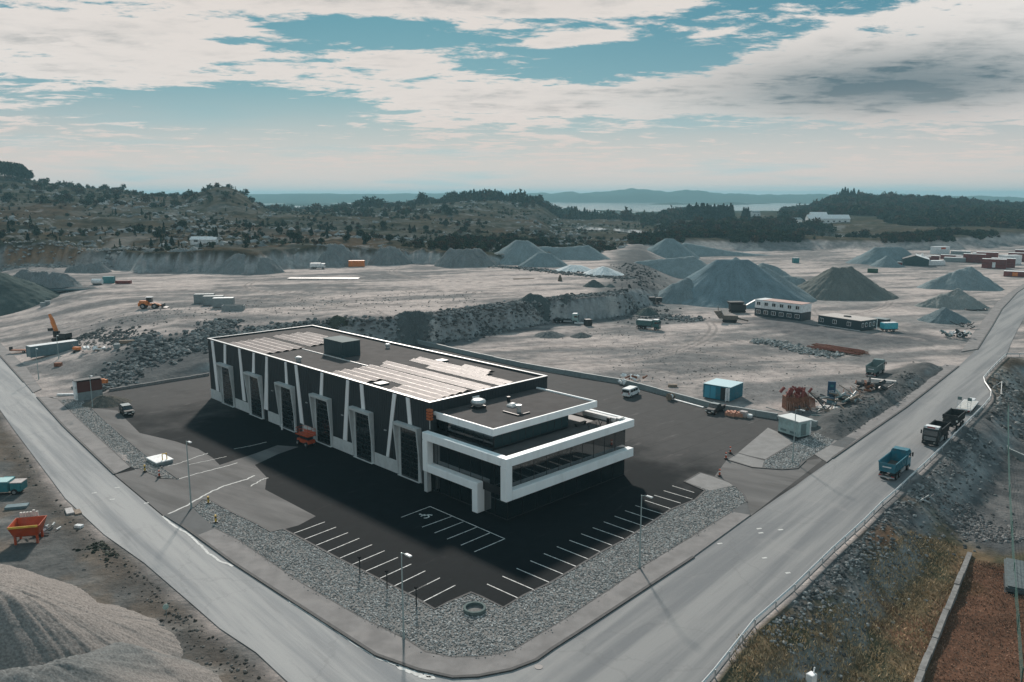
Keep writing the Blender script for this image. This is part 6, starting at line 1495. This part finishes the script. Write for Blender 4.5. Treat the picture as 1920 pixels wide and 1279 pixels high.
def totem():
    t = thing('sign_totem', 'upright blue advertising totem with pale lettering on the dirt', 'sign', at(1557, 760), R(-22))
    MB().box(-.75, .75, -.3, .3, .9, 4.8).part('panel', paint('deep_blue_sign', (.015, .07, .13)), t, bev=.03); MB().box(-.78, .78, -.33, .33, .3, .9).part('pale_foot', mat('pale_blue_foot', (.16, .30, .36)), t); MB().box(-1.0, 1.0, -.6, .6, 0, .3).part('base', M_CONC, t)
    text('lettering', 'VIT', .72, M_WP, t, (0, -.32, 2.75), (math.pi/2, 0, 0)); MB().box(-.55, .55, -.325, -.302, 1.35, 1.6).part('text_line', mat('pale_text', (.18, .26, .33)), t); MB().box(-.25, .35, -.325, -.302, 3.7, 4.2).part('emblem', mat('emblem_teal', (.03, .16, .18)), t)
totem()
slab('square white slab lying in front of the blue sign totem', 1555, 770, 4.4, 3.0, .25, R(-35), paint('pale_slab', (.62, .58, .55)), 'concrete_slab', 'slab')
slab('long white slab beside the grey green dump truck', 1655, 727, 5.2, 1.1, .7, R(-30), paint('pale_slab', (.6, .58, .55)), 'concrete_beam', 'concrete beam')
heapbits('tangle of dark scrap and pale timber right of the sign totem', 1582, 764, 44, (2.8, 1.3), [M_DARK, M_GG, M_GREY, M_WOOD], 'scrap_heap', 'scrap', (.08, .3), (1.0, 4.0), lz=1.3)
heapbits('rusty and dark scrap on the bank near the white slab', 1629, 744, 26, (1.8, 1.2), [M_DARK, M_RUST, M_DARK], 'scrap_heap', 'scrap', (.15, .5), (.8, 2.2), lz=1.4)
heapbits('thin timber and hoses left of the dirt bank', 1600, 746, 14, (3.0, .8), [M_WOOD, M_RUST], 'timber_scrap', 'timber', (.05, .1), (2, 4))
heapbits('loose timber behind the transformer kiosk', 1530, 782, 18, (3.4, .9), [M_GG, M_WOOD, M_DARK], 'timber_scrap', 'timber', (.06, .16), (1.5, 4))
def rebars():
    t = thing('rusty_steel_bars', 'rusty steel bars and mats laid out beside the stone windrow', 'steel bars', at(1572, 658), ang((1520, 650), (1610, 664))); rr_ = random.Random(5)
    for i in range(26): y = -3.0+6*i/25; MB().cyl((-7+rr_.uniform(-2, 2), y, .15+.5*rr_.random()), (6+rr_.uniform(-2, 2), y+rr_.uniform(-.3, .3), .15+.5*rr_.random()), .13, n=5).part('bar', M_RUST if i % 3 else mat('red_bar', (.28, .11, .08), rough=.8), t)
    for i in range(6): MB().cyl((-6+2.4*i, -3.2, .1), (-6+2.4*i, 3.2, .1), .12, n=5).part('spacer', M_WOOD, t)
rebars()
# ---- machines
def flat_truck():
    t = truck('green and white truck with a flat bed facing right in the lower yard', at(1061, 606), R(-12), paint('pale_green_cab', (.30, .42, .40)), M_DARK, body=False, ln=8.5, roof=M_WP, name='flatbed_truck')
    MB().box(-4.2, 1.6, -1.2, 1.2, 1.05, 1.2).part('flat_bed', M_DARK, t)
    for x in (-3.5, -2.2, -.9, .4): MB().box(x, x+.2, -1.25, 1.25, 1.2, 1.45).part('bolster', M_DARK, t)
    t = thing('dark_skip', 'small dark upright box right of the green and white truck', 'skip', at(1102, 611), R(20)); MB().box(-1.0, 1.0, -1.0, 1.0, 0, 2.1).part('box', M_DARK, t); MB().box(-1.1, 1.1, -1.1, -.99, .2, 1.9).part('door', M_BLK, t)
    slab('long white beam between the truck and the dark box', 1089, 608, 4.2, .8, .5, R(-15), M_WP, 'white_beam', 'beam')
    t = truck('green tipper truck with a pale covered load in the lower yard', at(1215, 618), R(-28), paint('dark_green_cab', (.05, .13, .13)), paint('teal_green_body', (.07, .15, .15)), ln=7.6, roof=M_WP)
    MB().box(-3.5, 1.4, -1.15, 1.15, 2.6, 2.95).part('load_cover', paint('pale_cover', (.36, .40, .40)), t, bev=.1)
flat_truck()
def crusher():
    t = thing('screening_machine', 'dark tracked screening machine with a raised conveyor by the white cabins', 'crusher', at(1384, 586), R(5))
    MB().box(-3.2, 2.4, -1.4, 1.4, 1.0, 3.0).part('body', M_DARK, t, bev=.1); MB().hexa([(-3.4, -1.5, 3), (1.0, -1.5, 3), (1.0, 1.5, 3), (-3.4, 1.5, 3), (-3.9, -1.9, 4.0), (1.6, -1.9, 4.0), (1.6, 1.9, 4.0), (-3.9, 1.9, 4.0)]).part('hopper', M_DARK, t)
    MB().hexa([(1.5, -.6, 1.6), (6.2, -.6, 4.2), (6.2, .6, 4.2), (1.5, .6, 1.6), (1.5, -.6, 2.0), (6.2, -.6, 4.6), (6.2, .6, 4.6), (1.5, .6, 2.0)]).part('conveyor', M_GREYB, t)
    for s in (-1, 1): MB().prism([(-2.8, 0), (2.0, 0), (2.5, .5), (2.0, 1.0), (-2.8, 1.0), (-3.3, .5)], s*1.0-.3, s*1.0+.3).part('track', M_TYRE, t)
    t = thing('mobile_crusher', 'brown dusty mobile crusher in front of the largest heap', 'crusher', at(1368, 604), R(-18)); mb_ = mat('dusty_brown', (.13, .115, .10), rough=.9, var=.3)
    MB().box(-2.2, 2.6, -1.2, 1.2, .9, 2.3).part('body', mb_, t, bev=.1); MB().hexa([(-3.4, -1.2, 1.2), (-1.6, -1.2, 1.2), (-1.6, 1.2, 1.2), (-3.4, 1.2, 1.2), (-5.2, -1.3, 3.6), (-3.0, -1.3, 3.8), (-3.0, 1.3, 3.8), (-5.2, 1.3, 3.6)]).part('feeder', mb_, t)
    MB().hexa([(2.5, -.5, 1.2), (6.0, -.5, .5), (6.0, .5, .5), (2.5, .5, 1.2), (2.5, -.5, 1.7), (6.0, -.5, 1.0), (6.0, .5, 1.0), (2.5, .5, 1.7)]).part('conveyor', mb_, t)
    for s in (-1, 1): MB().prism([(-2.0, 0), (2.0, 0), (2.4, .45), (2.0, .9), (-2.0, .9), (-2.4, .45)], s*.9-.25, s*.9+.25).part('track', M_TYRE, t)
    MB().cyl((-3.8, 0, 3.5), (-4.0, .3, 5.0), .12, n=6).part('mast', mb_, t)
    t = thing('dark_loader', 'two small dark machines at the left foot of the largest heap', 'loader', at(1229, 571, 0), R(0)); t['label'] = 'small dark machine at the left foot of the largest heap'
    MB().box(-2.5, -.3, -1, 1, .5, 2.3).part('engine', M_DARK, t, bev=.1); MB().box(.1, 2.4, -1, 1, .5, 2.1).part('bucket', M_DARK, t, bev=.1)
    for x in (-1.6, 1.2):
        for s in (-1, 1): wheel(t, x, s*.9, .55, .35)
crusher()
def loader():
    t = thing('wheel_loader', 'orange wheel loader with a white cab roof and dark bucket on the quarry floor', 'wheel loader', bz(284, 577), R(6))
    MB().box(-3.4, -.6, -.95, .95, 1.1, 2.5).part('engine_cover', M_OR, t, bev=.12); MB().box(-3.7, -3.3, -1.1, 1.1, .8, 1.9).part('counterweight', M_OR, t, bev=.05); MB().box(-.6, 1.6, -.7, .7, .9, 1.6).part('front_frame', M_OR, t)
    c = MB().box(-1.2, .4, -.75, .75, 2.0, 3.5).part('cab', M_VGL, t, bev=.06); MB().box(-1.35, .55, -.85, .85, 3.5, 3.65).part('cab_roof', M_WP, t)
    for x in (-2.2, 1.3):
        for s in (-1, 1): wheel(t, x, s*1.15, .85, .55)
    for s in (-1, 1): MB().hexa([(1.0, s*.55-.1, 1.5), (3.6, s*.55-.1, .6), (3.6, s*.55+.1, .6), (1.0, s*.55+.1, 1.5), (1.0, s*.55-.1, 1.9), (3.6, s*.55-.1, 1.0), (3.6, s*.55+.1, 1.0), (1.0, s*.55+.1, 1.9)]).part('lift_arm', M_OR, t)
    MB().prism([(3.5, .1), (5.0, .15), (5.0, .3), (3.9, .5), (3.8, 1.5), (3.5, 1.5)], -1.5, 1.5).part('bucket', M_DARK, t)
loader()
def excavator():
    t = thing('excavator', 'orange excavator behind the blue grey site container, arm raised', 'excavator', at(118, 652), R(165)); 
    for s in (-1, 1): MB().prism([(-2, 0), (2, 0), (2.4, .5), (2, 1.0), (-2, 1.0), (-2.4, .5)], s*1.1-.3, s*1.1+.3).part('track', M_TYRE, t)
    MB().box(-2.4, 1.0, -1.3, 1.3, 1.1, 2.4).part('engine_house', M_DARK, t, bev=.1); MB().box(.2, 1.7, .2, 1.3, 1.2, 3.0).part('cab', M_VGL, t, bev=.05)
    MB().hexa([(.9, -.35, 1.7), (1.7, -.35, 1.7), (1.7, .35, 1.7), (.9, .35, 1.7), (2.2, -.3, 5.8), (3.2, -.3, 5.4), (3.2, .3, 5.4), (2.2, .3, 5.8)]).part('boom', M_OR, t)
    MB().hexa([(2.1, -.25, 5.9), (3.0, -.25, 5.3), (3.0, .25, 5.3), (2.1, .25, 5.9), (3.2, -.2, 7.6), (3.7, -.2, 7.4), (3.7, .2, 7.4), (3.2, .2, 7.6)]).part('stick', M_OR, t)
    MB().box(3.1, 4.1, -.5, .5, 2.8, 3.6).part('bucket', M_DARK, t)
    t = thing('plate_compactor', 'small orange compactor right of the blue grey site container', 'compactor', at(146, 672), R(-20)); MB().box(-1.0, 1.0, -.6, .6, .35, 1.1).part('body', M_OR, t, bev=.1); MB().box(-1.2, 1.2, -.7, .7, 0, .2).part('plate', M_DARK, t); MB().cyl((-.9, 0, 1.0), (-1.7, 0, 1.7), .06, n=6).part('handle', M_DARK, t); MB().cyl((.4, -.4, .2), (.4, .4, .2), .25, n=10).part('drum', M_DARK, t)
    t = thing('tow_trailer', 'dark low trailer with red lamps left of the blue grey site container', 'trailer', at(44, 663), R(-3)); MB().box(-3, 3, -1, 1, .5, .75).part('bed', M_RUST, t); MB().box(-3.6, -3.1, -.4, .4, .5, 1.5).part('headstock', M_DARK, t)
    for s in (-1, 1): wheel(t, .8, s*1.0, .38, .25)
    heapbits('white and rusty sacks on the dirt right of the compactor', 181, 677, 14, (1.5, .6), [M_WP, M_WP, M_WOOD], 'white_sacks', 'sacks', (.2, .45), (.5, 1.4))
    slab('dark red box on the ground below the blue grey site container', 110, 692, 1.6, 1.2, .9, R(10), M_RUST, 'red_tool_box', 'tool box')
    slab('dark concrete block at the end of the site track, left of two', 222, 679, 1.4, 1.2, 1.1, R(20), M_GREY, 'concrete_block', 'block'); slab('long pale block at the end of the site track, right of two', 241, 674, 3.6, 1.0, .8, R(12), M_WOOD, 'timber_stack', 'timber stack')
excavator()
def distant():
    # white tanker / truck under the quarry face
    t = thing('white_truck', 'white truck parked at the foot of the quarry face', 'truck', bz(596, 504), R(4)); MB().box(-3.5, 1.5, -1.2, 1.2, .9, 2.8).part('box', M_WP, t, bev=.1); MB().box(1.7, 3.5, -1.1, 1.1, .7, 2.6).part('cab', M_WP, t, bev=.1); MB().box(3.0, 3.52, -1.0, 1.0, 1.6, 2.4).part('windscreen', M_VGL, t)
    for x in (-2.4, -1.2, 2.5):
        for s in (-1, 1): wheel(t, x, s*1.0, .48, .3)
    t = thing('steel_beams', 'stack of long dark steel beams on the quarry floor at the left', 'steel beams', bz(146, 541), R(7))
    for i in range(7): MB().box(-11+i*.7, 8-i*.5, -1.5+i*.5, -1.1+i*.5, .1, .75+.06*i).part('beam', M_DARK if i % 3 else M_GREYB, t)
    t = thing('white_cistern', 'small white cistern at the right end of the dark beams', 'cistern', bz(183, 534), R(5)); MB().cyl((-1.9, 0, 1.3), (1.9, 0, 1.3), 1.05, n=14).part('tank', M_WP, t); MB().box(-1.6, 1.6, -.6, .6, 0, .5).part('cradle', M_DARK, t)
    slab('pale flat slab of concrete laid on the upper quarry floor', 607, 523, 30, 4.2, .25, R(-1), paint('pale_floor_slab', (.48, .45, .43)), 'foundation_slab', 'slab', z=7, dz=-.05)
    for k, (u, v, l) in enumerate(((82, 577, 'left pale block beside the dark green mound'), (90, 576, 'right pale block beside the dark green mound'))): slab(l, u, v, 1.7, 1.5, 1.4, R(10+k*14), M_GREY, 'concrete_block', 'block', z=3)
    t = thing('survey_cone', 'small brown pile of gravel alone on the quarry floor', 'pile', bz(1050, 527)); MB().lathe([(1.0, 0), (.7, 1.4), (.2, 2.6), (0, 2.7)], 9).part('cone', mat('brown_soil', (.11, .09, .07), rough=.95), t)
    slab('long pale timber on the quarry floor near the heaps', 982, 523, 9, .9, .3, R(10), M_WOOD, 'timber_beam', 'timber', z=7)
    # container yard
    rr_ = random.Random(9); spec = [(1725,489,1,'red'),(1741,487,1,'red'),(1762,476,2,'white'),(1783,486,1,'red'),(1790,491,1,'grey'),(1812,489,1,'red'),(1801,478,1,'grey'),(1826,492,2,'red'),(1842,482,1,'grey'),(1850,489,2,'red'),(1863,503,2,'red'),(1880,501,2,'red'),(1893,495,2,'white'),(1910,490,2,'red'),(1922,484,2,'red'),(1750,497,1,'white'),(1907,519,1,'red')]
    words = ['at the far left of the yard', 'second from the left', 'with an orange emblem, the highest white one', 'in the middle of the back row', 'low and pale in the middle', 'behind the pale one', 'at the back', 'stacked in the centre', 'at the back right of centre', 'right of the central stack', 'tall with a white plate, front row', 'in the front row right of the tall one', 'bright, behind the front row', 'near the right edge', 'at the very right edge', 'low, beside the dark hall', 'nearest the road with an orange door']
    for (u, v, n, c), w_ in zip(spec, words):
        m = {'red': M_RED, 'white': M_WP, 'grey': M_GREY}[c]; p = at(u, v, 0)
        t = thing('container_stack' if n > 1 else 'shipping_container', f'{c} container {w_}' if n == 1 else f'{c} double container {w_}', 'container', p, R(-33 if c != 'white' else 10), 'containers in the far yard')
        for k in range(n):
            b = MB().box(-6.1, 6.1, -2.4, 2.4, .05+2.7*k, 2.65+2.7*k).part('box', m, t)
            for i in range(8): MB().box(-5.9+i*1.5, -5.5+i*1.5, -2.45, -2.4, .2+2.7*k, 2.5+2.7*k).part('rib', m, b)
        MB().box(-6.15, 6.15, -2.45, 2.45, 2.68+2.7*(n-1), 2.76+2.7*(n-1)).part('roof', M_WP, t)
        if u == 1762: MB().box(-1.2, 2.6, -2.5, -2.46, 3.6, 4.9).part('emblem', M_ORR, t)
        if u == 1863: MB().box(-.8, .8, -2.52, -2.46, .6, 3.6).part('white_plate', M_WP, t)
        if u == 1907: MB().box(-2.2, .2, -2.52, -2.46, .3, 2.3).part('orange_door', M_OR, t)
    t = thing('dark_hall', 'dark green gabled shed with a white roof by the container yard', 'shed', at(1716, 497, 0), R(-25)); MB().prism([(-7, 0), (7, 0), (7, 4.0), (0, 6.2), (-7, 4.0)], -8, 8).part('wall', paint('dark_teal_wall', (.03, .07, .075)), t)
    MB().hexa([(-.1, -8.3, 6.25), (7.4, -8.3, 3.95), (7.4, 8.3, 3.95), (-.1, 8.3, 6.25), (-.1, -8.3, 6.45), (7.4, -8.3, 4.15), (7.4, 8.3, 4.15), (-.1, 8.3, 6.45)]).part('roof', M_WP, t); MB().hexa([(-7.4, -8.3, 3.95), (-.12, -8.3, 6.25), (-.12, 8.3, 6.25), (-7.4, 8.3, 3.95), (-7.4, -8.3, 4.15), (-.12, -8.3, 6.45), (-.12, 8.3, 6.45), (-7.4, 8.3, 4.15)]).part('roof', M_DARK, t); MB().box(3, 4, 3, 4, 5, 7).part('chimney', M_WP, t)
    t = thing('red_hut', 'small red hut left of the dark green gabled shed', 'hut', at(1679, 500, 0), R(-10)); MB().box(-3, 3, -2.2, 2.2, 0, 2.6).part('wall', M_RED, t); MB().box(-3.2, 3.2, -2.4, 2.4, 2.6, 2.9).part('roof', M_GREY, t)
    # farm buildings far away
    def far_house(label, u, r_, L, w, h, m, mr, rot, name='farm_building'):
        az = math.atan((u-CX)/FPX); x, y = r_*math.sin(az), r_*math.cos(az); z = hz_((x, y))
        t = thing(name, label, 'building', (x, y, z), rot); MB().prism([(-w/2, -1), (w/2, -1), (w/2, h), (0, h+w*.28), (-w/2, h)], -L/2, L/2, 'x').part('wall', m, t)
        for s in (-1, 1): MB().hexa([(-L/2-.3, 0 if s > 0 else -w/2-.3, h+w*.28+.02 if s > 0 else h-.05), (L/2+.3, 0 if s > 0 else -w/2-.3, h+w*.28+.02 if s > 0 else h-.05), (L/2+.3, w/2+.3 if s > 0 else 0, h-.05 if s > 0 else h+w*.28+.02), (-L/2-.3, w/2+.3 if s > 0 else 0, h-.05 if s > 0 else h+w*.28+.02),
            (-L/2-.3, 0 if s > 0 else -w/2-.3, h+w*.28+.3 if s > 0 else h+.2), (L/2+.3, 0 if s > 0 else -w/2-.3, h+w*.28+.3 if s > 0 else h+.2), (L/2+.3, w/2+.3 if s > 0 else 0, h+.2 if s > 0 else h+w*.28+.3), (-L/2-.3, w/2+.3 if s > 0 else 0, h+.2 if s > 0 else h+w*.28+.3)]).part('roof', mr, t)
        for i in range(int(L/6)): MB().box(-L/2+2+i*6, -L/2+4+i*6, -w/2-.08, -w/2, 1.2, 2.6).part('window', M_VGL, t)
    far_house('long white greenhouse like barn on the far plain', 1545, 960, 44, 15, 4.5, M_WP, paint('white_roof', (.7, .72, .72)), R(-6)); far_house('taller white barn behind the left end of the long barn', 1527, 990, 18, 12, 8, M_WP, paint('white_roof', (.7, .7, .7)), R(-6))
    far_house('small white farmhouse left of the long barn', 1488, 1000, 10, 7, 4, M_WP, M_GREY, R(20), 'farmhouse')
    far_house('tiny white farmhouse among trees below the ridge', 1411, 1250, 12, 8, 5, M_WP, M_GREY, R(10), 'farmhouse')
    far_house('low white shed on the heath above the quarry face, left one', 383, 455, 11, 5, 2.2, M_WP, M_WP, R(0), 'heath_shed'); far_house('low white shed on the heath above the quarry face, right one', 403, 445, 4, 4, 2, M_WP, M_WP, R(0), 'heath_shed')
distant()
# ---- lower left plot
def lower_left():
    z = -.5
    t = thing('orange_hopper', 'orange red open feed hopper on legs at the lower left', 'hopper', at(56, 1022, z), R(14)); 
    t.location.z = hz_(t.location)
    for s in (-1, 1): MB().hexa([(-1.3, s*1.0-.05, 1.1), (1.3, s*1.0-.05, 1.1), (1.3, s*1.0+.05, 1.1), (-1.3, s*1.0+.05, 1.1), (-1.7, s*1.6-.05, 2.5), (1.7, s*1.6-.05, 2.5), (1.7, s*1.6+.05, 2.5), (-1.7, s*1.6+.05, 2.5)]).part('hopper_side', M_ORR, t)
    for s in (-1, 1): MB().hexa([(s*1.3-.05, -1.0, 1.1), (s*1.3+.05, -1.0, 1.1), (s*1.3+.05, 1.0, 1.1), (s*1.3-.05, 1.0, 1.1), (s*1.7-.05, -1.6, 2.5), (s*1.7+.05, -1.6, 2.5), (s*1.7+.05, 1.6, 2.5), (s*1.7-.05, 1.6, 2.5)]).part('hopper_side', M_ORR, t)
    MB().box(-1.3, 1.3, -1.0, 1.0, 1.0, 1.1).part('floor', M_RUST, t); MB().box(-1.6, 1.6, -1.72, -1.62, 2.35, 2.6).part('rim_beam', M_YEL, t)
    for x in (-1.2, 1.2):
        for y in (-.9, .9): MB().box(x-.12, x+.12, y-.12, y+.12, 0, 1.1).part('leg', M_ORR, t)
    for i in range(6): MB().box(-1.4+i*.36, -1.15+i*.36, 1.9, 2.2, 1.6, 3.0+.2*(i == 4)).part('grid_bar', paint('bleached_bar', (.6, .56, .52)), t)
    MB().box(-1.6, .9, 1.75, 1.9, 1.4, 1.6).part('grid_frame', M_DARK, t)
    heapbits('hoses and grey pipes around the orange hopper', 78, 1008, 14, (.9, .7), [M_GREY, M_WP, M_DARK], 'hose_pile', 'hoses', (.06, .14), (.8, 2.0), z=z)
    t = thing('teal_dumper', 'teal machine with a pale cover at the left photo edge', 'machine', at(14, 930, z), R(6)); MB().box(-2.6, .8, -1.1, 1.1, .5, 1.9).part('body', M_TQ, t, bev=.1); MB().box(-2.5, .7, -1.0, 1.0, 1.9, 2.02).part('cover', mat('pale_teal_cover', (.35, .55, .55)), t); MB().box(.9, 2.4, -1.0, 1.0, .5, 1.7).part('engine', M_TQ, t, bev=.06); MB().box(.9, 2.5, -.9, .9, 1.7, 1.8).part('engine_lid', paint('pinkish_lid', (.45, .40, .38)), t)
    for x in (-1.6, 1.5):
        for s in (-1, 1): wheel(t, x, s*1.0, .45, .3)
    for l, u, v, L, w, h, r, m in (('dark steel plate lying flat below the teal machine', 33, 959, 2.7, 1.3, .35, 15, M_GREYB), ('small teal lid above the teal machine', 18, 904, 1.5, .6, .3, 5, M_TQ), ('slatted white pallet near the left road', 131, 966, 2.2, .9, .25, -55, paint('grey_white_board', (.42, .40, .39))), ('brown pallet beside the slatted white pallet', 146, 967, 1.8, .8, .2, -52, M_WOOD), ('small white block near the left road', 149, 995, 1.0, .6, .35, -15, M_WP)):
        slab(l, u, v, L, w, h, R(r), m, 'site_board' if 'block' not in l else 'white_block', 'board' if 'block' not in l else 'block', z=z)
    t = thing('round_sign', 'small round pale green sign on a thin post at the stockpile', 'sign', at(313, 1165, z), R(40)); MB().cyl((0, 0, 0), (0, 0, 1.3), .03, n=6).part('post', M_GG, t); MB().cyl((0, -.03, 1.15), (0, .03, 1.15), .3, n=16).part('disc', paint('pale_green_disc', (.35, .48, .44)), t)
lower_left()
def lower_right():
    z = -4.2
    a, b = W(1818, 1036, -3.6), W(1700, 1330, -3.6); L = (b-a).length; d = (b-a)/L; s = Vector((-d.y, d.x, 0))
    t = thing('concrete_beam_wall', 'long narrow weathered concrete beam dividing the two grass plots', 'concrete wall', (0, 0, 0))
    m = mat('weathered_concrete', (.185, .18, .172), rough=.9, var=.3, vscale=1.5)
    n = 11
    for k in range(n):
        p = a+d*(L*k/n); q = a+d*(L*(k+1)/n-.05); h = -3.5+random.uniform(-.05, .05); o = random.uniform(-.06, .06)
        MB().hexa([(v.x, v.y, -5.2) for v in (p+s*(o-.3), q+s*(o-.3), q+s*(o+.3), p+s*(o+.3))]+[(v.x, v.y, h) for v in (p+s*(o-.28), q+s*(o-.28), q+s*(o+.28), p+s*(o+.28))]).part('beam_block', m, t)
    t = thing('white_cabinet', 'bright white leaning box at the bottom right photo edge', 'box', at(1519, 1302, -3.9), R(35)); MB().box(-.4, .4, -.35, .35, 0, 1.0).part('box', paint('bright_white', (.85, .85, .84)), t, bev=.05); MB().cyl((.3, 0, 1.0), (.4, 0, 1.5), .07, n=6).part('stub', M_WP, t)
    # green mesh fence at the far right
    t = thing('mesh_fence', 'green mesh fence around the enclosure at the right photo edge', 'fence', (0, 0, 0)); mg = mat('fence_green', (.03, .10, .08), rough=.6)
    P_ = WL([(1886, 800), (1889, 860), (1892, 930), (1896, 1000), (1900, 1080), (1908, 1180), (1914, 1290)], -4.2)
    for i, p in enumerate(P_):
        zz_ = hz_(p); MB().cyl((p.x, p.y, zz_-.2), (p.x, p.y, zz_+2.0), .05, n=6).part('post', mg, t)
        if i < len(P_)-1:
            q = P_[i+1]
            for k in range(6): MB().cyl((p.x, p.y, zz_+.15+.35*k), (q.x, q.y, hz_(q)+.15+.35*k), .018, n=4, caps=False).part('wire', mg, t)
    # walled sump with pale coping at the right edge
    pts = [W(*p, -3.2) for p in ((1898, 798), (1873, 818), (1893, 842), (1925, 856))]
    t = thing('sump_wall', 'pale kerbed basin edge at the right below the guard rail', 'wall', (0, 0, 0))
    for i in range(3):
        p, q = pts[i], pts[i+1]; d = (q-p).normalized(); s = Vector((-d.y, d.x, 0))*.2
        MB().hexa([(v.x, v.y, -5) for v in (p-s, q-s, q+s, p+s)]+[(v.x, v.y, -3.1) for v in (p-s, q-s, q+s, p+s)]).part('coping', mat('basin_coping', (.22, .25, .25), rough=.8), t)
    t = thing('sump_cover', 'grey green tarpaulin covered box at the right photo edge', 'cover', at(1912, 1085, -4.2), R(60)); MB().box(-4.5, 4.5, -1.6, 1.6, 0, .8).part('cover', mat('tarpaulin', (.07, .095, .10), rough=.7, var=.25), t, bev=.2); MB().box(-4.6, 4.6, -1.7, 1.7, -.3, .02).part('frame', M_DARK, t)
    pts = WL([(1846, 742), (1878, 722), (1876, 748), (1830, 790), (1800, 822)], -1.0)
    t = thing('hand_rail', 'thin pale handrail on the slope below the bend of the guard rail', 'handrail', (0, 0, 0))
    for i in range(len(pts)):
        p = pts[i]; zz_ = hz_(p); MB().cyl((p.x, p.y, zz_-.2), (p.x, p.y, -.2), .05, n=6).part('post', M_STEEL, t)
        if i: q = pts[i-1]; MB().cyl((p.x, p.y, -.2), (q.x, q.y, -.2), .06, n=6).part('rail', M_STEEL, t)
    heapbits('pale timber and pipe scrap on the slope below the blue truck', 1738, 962, 10, (.7, .5), [M_GREY, M_DARK, M_STEEL], 'timber_scrap', 'scrap', (.08, .18), (.8, 2), z=-2.5)
lower_right()
# roadside sign near the dirt bank and tyre rings
t = thing('speed_board', 'dark square board with a white ring beside the far right road', 'sign', at(1799, 636), R(-30)); MB().box(-.9, .9, -.1, .1, .5, 2.3).part('board', M_BLK, t); MB().lathe([(.45, 0), (.62, 0), (.62, .03), (.45, .03)], 20).part('ring', M_WP, t, loc=(0, -.13, 1.4), rot=(math.pi/2, 0, 0))
for sx in (-.7, .7): MB().box(sx-.06, sx+.06, -.05, .05, 0, .5).part('leg', M_STEEL, t)
heapbits('dark scrap pile beside the far right road', 1785, 632, 24, (2.2, 1.2), [M_DARK, M_GG, M_WP], 'scrap_heap', 'scrap', (.15, .4), (.8, 2.6), lz=1.2)
heapbits('dark pipes standing near the small gravel cone', 1812, 616, 12, (1.2, 1.2), [M_DARK, M_GG], 'pipe_scrap', 'pipes', (.1, .25), (1, 3), lz=1.4, up=1.2)
for k, (u, v) in enumerate(((1820, 581), (1838, 581))):
    t = thing('tyre_ring', ('left', 'right')[k]+' one of two rings lying beside the far road', 'ring', at(u, v, dz=.1), 0, 'rings by the far road'); MB().lathe([(1.5, 0), (1.8, .3), (2.2, .3), (2.4, 0)], 18).part('ring', M_DARK, t)
# manhole covers and worn marks
def cover(label, u, v, r=.38, m=None): t = thing('manhole_cover', label, 'manhole cover', at(u, v, dz=.012), 0, 'manhole covers'); MB().cyl((0, 0, 0), (0, 0, .02), r, n=18).part('lid', m or M_DARK, t)
cover('manhole cover on the footway at the rounded road corner', 1083, 1172); cover('manhole cover in the corner gravel below the lamp', 874, 1224, .3); cover('manhole cover in the road beside the rounded kerb', 1010, 1251)
for u, v in ((1419, 992), (1422, 1000), (1459, 994), (1429, 1047), (1473, 1075), (1345, 1020), (172, 925), (206, 937), (215, 915), (270, 944), (58, 741), (100, 746)):
    strip('chalk_mark', [W(u, v), W(u+9, v-1)], .3, .022, M_SNAKE)
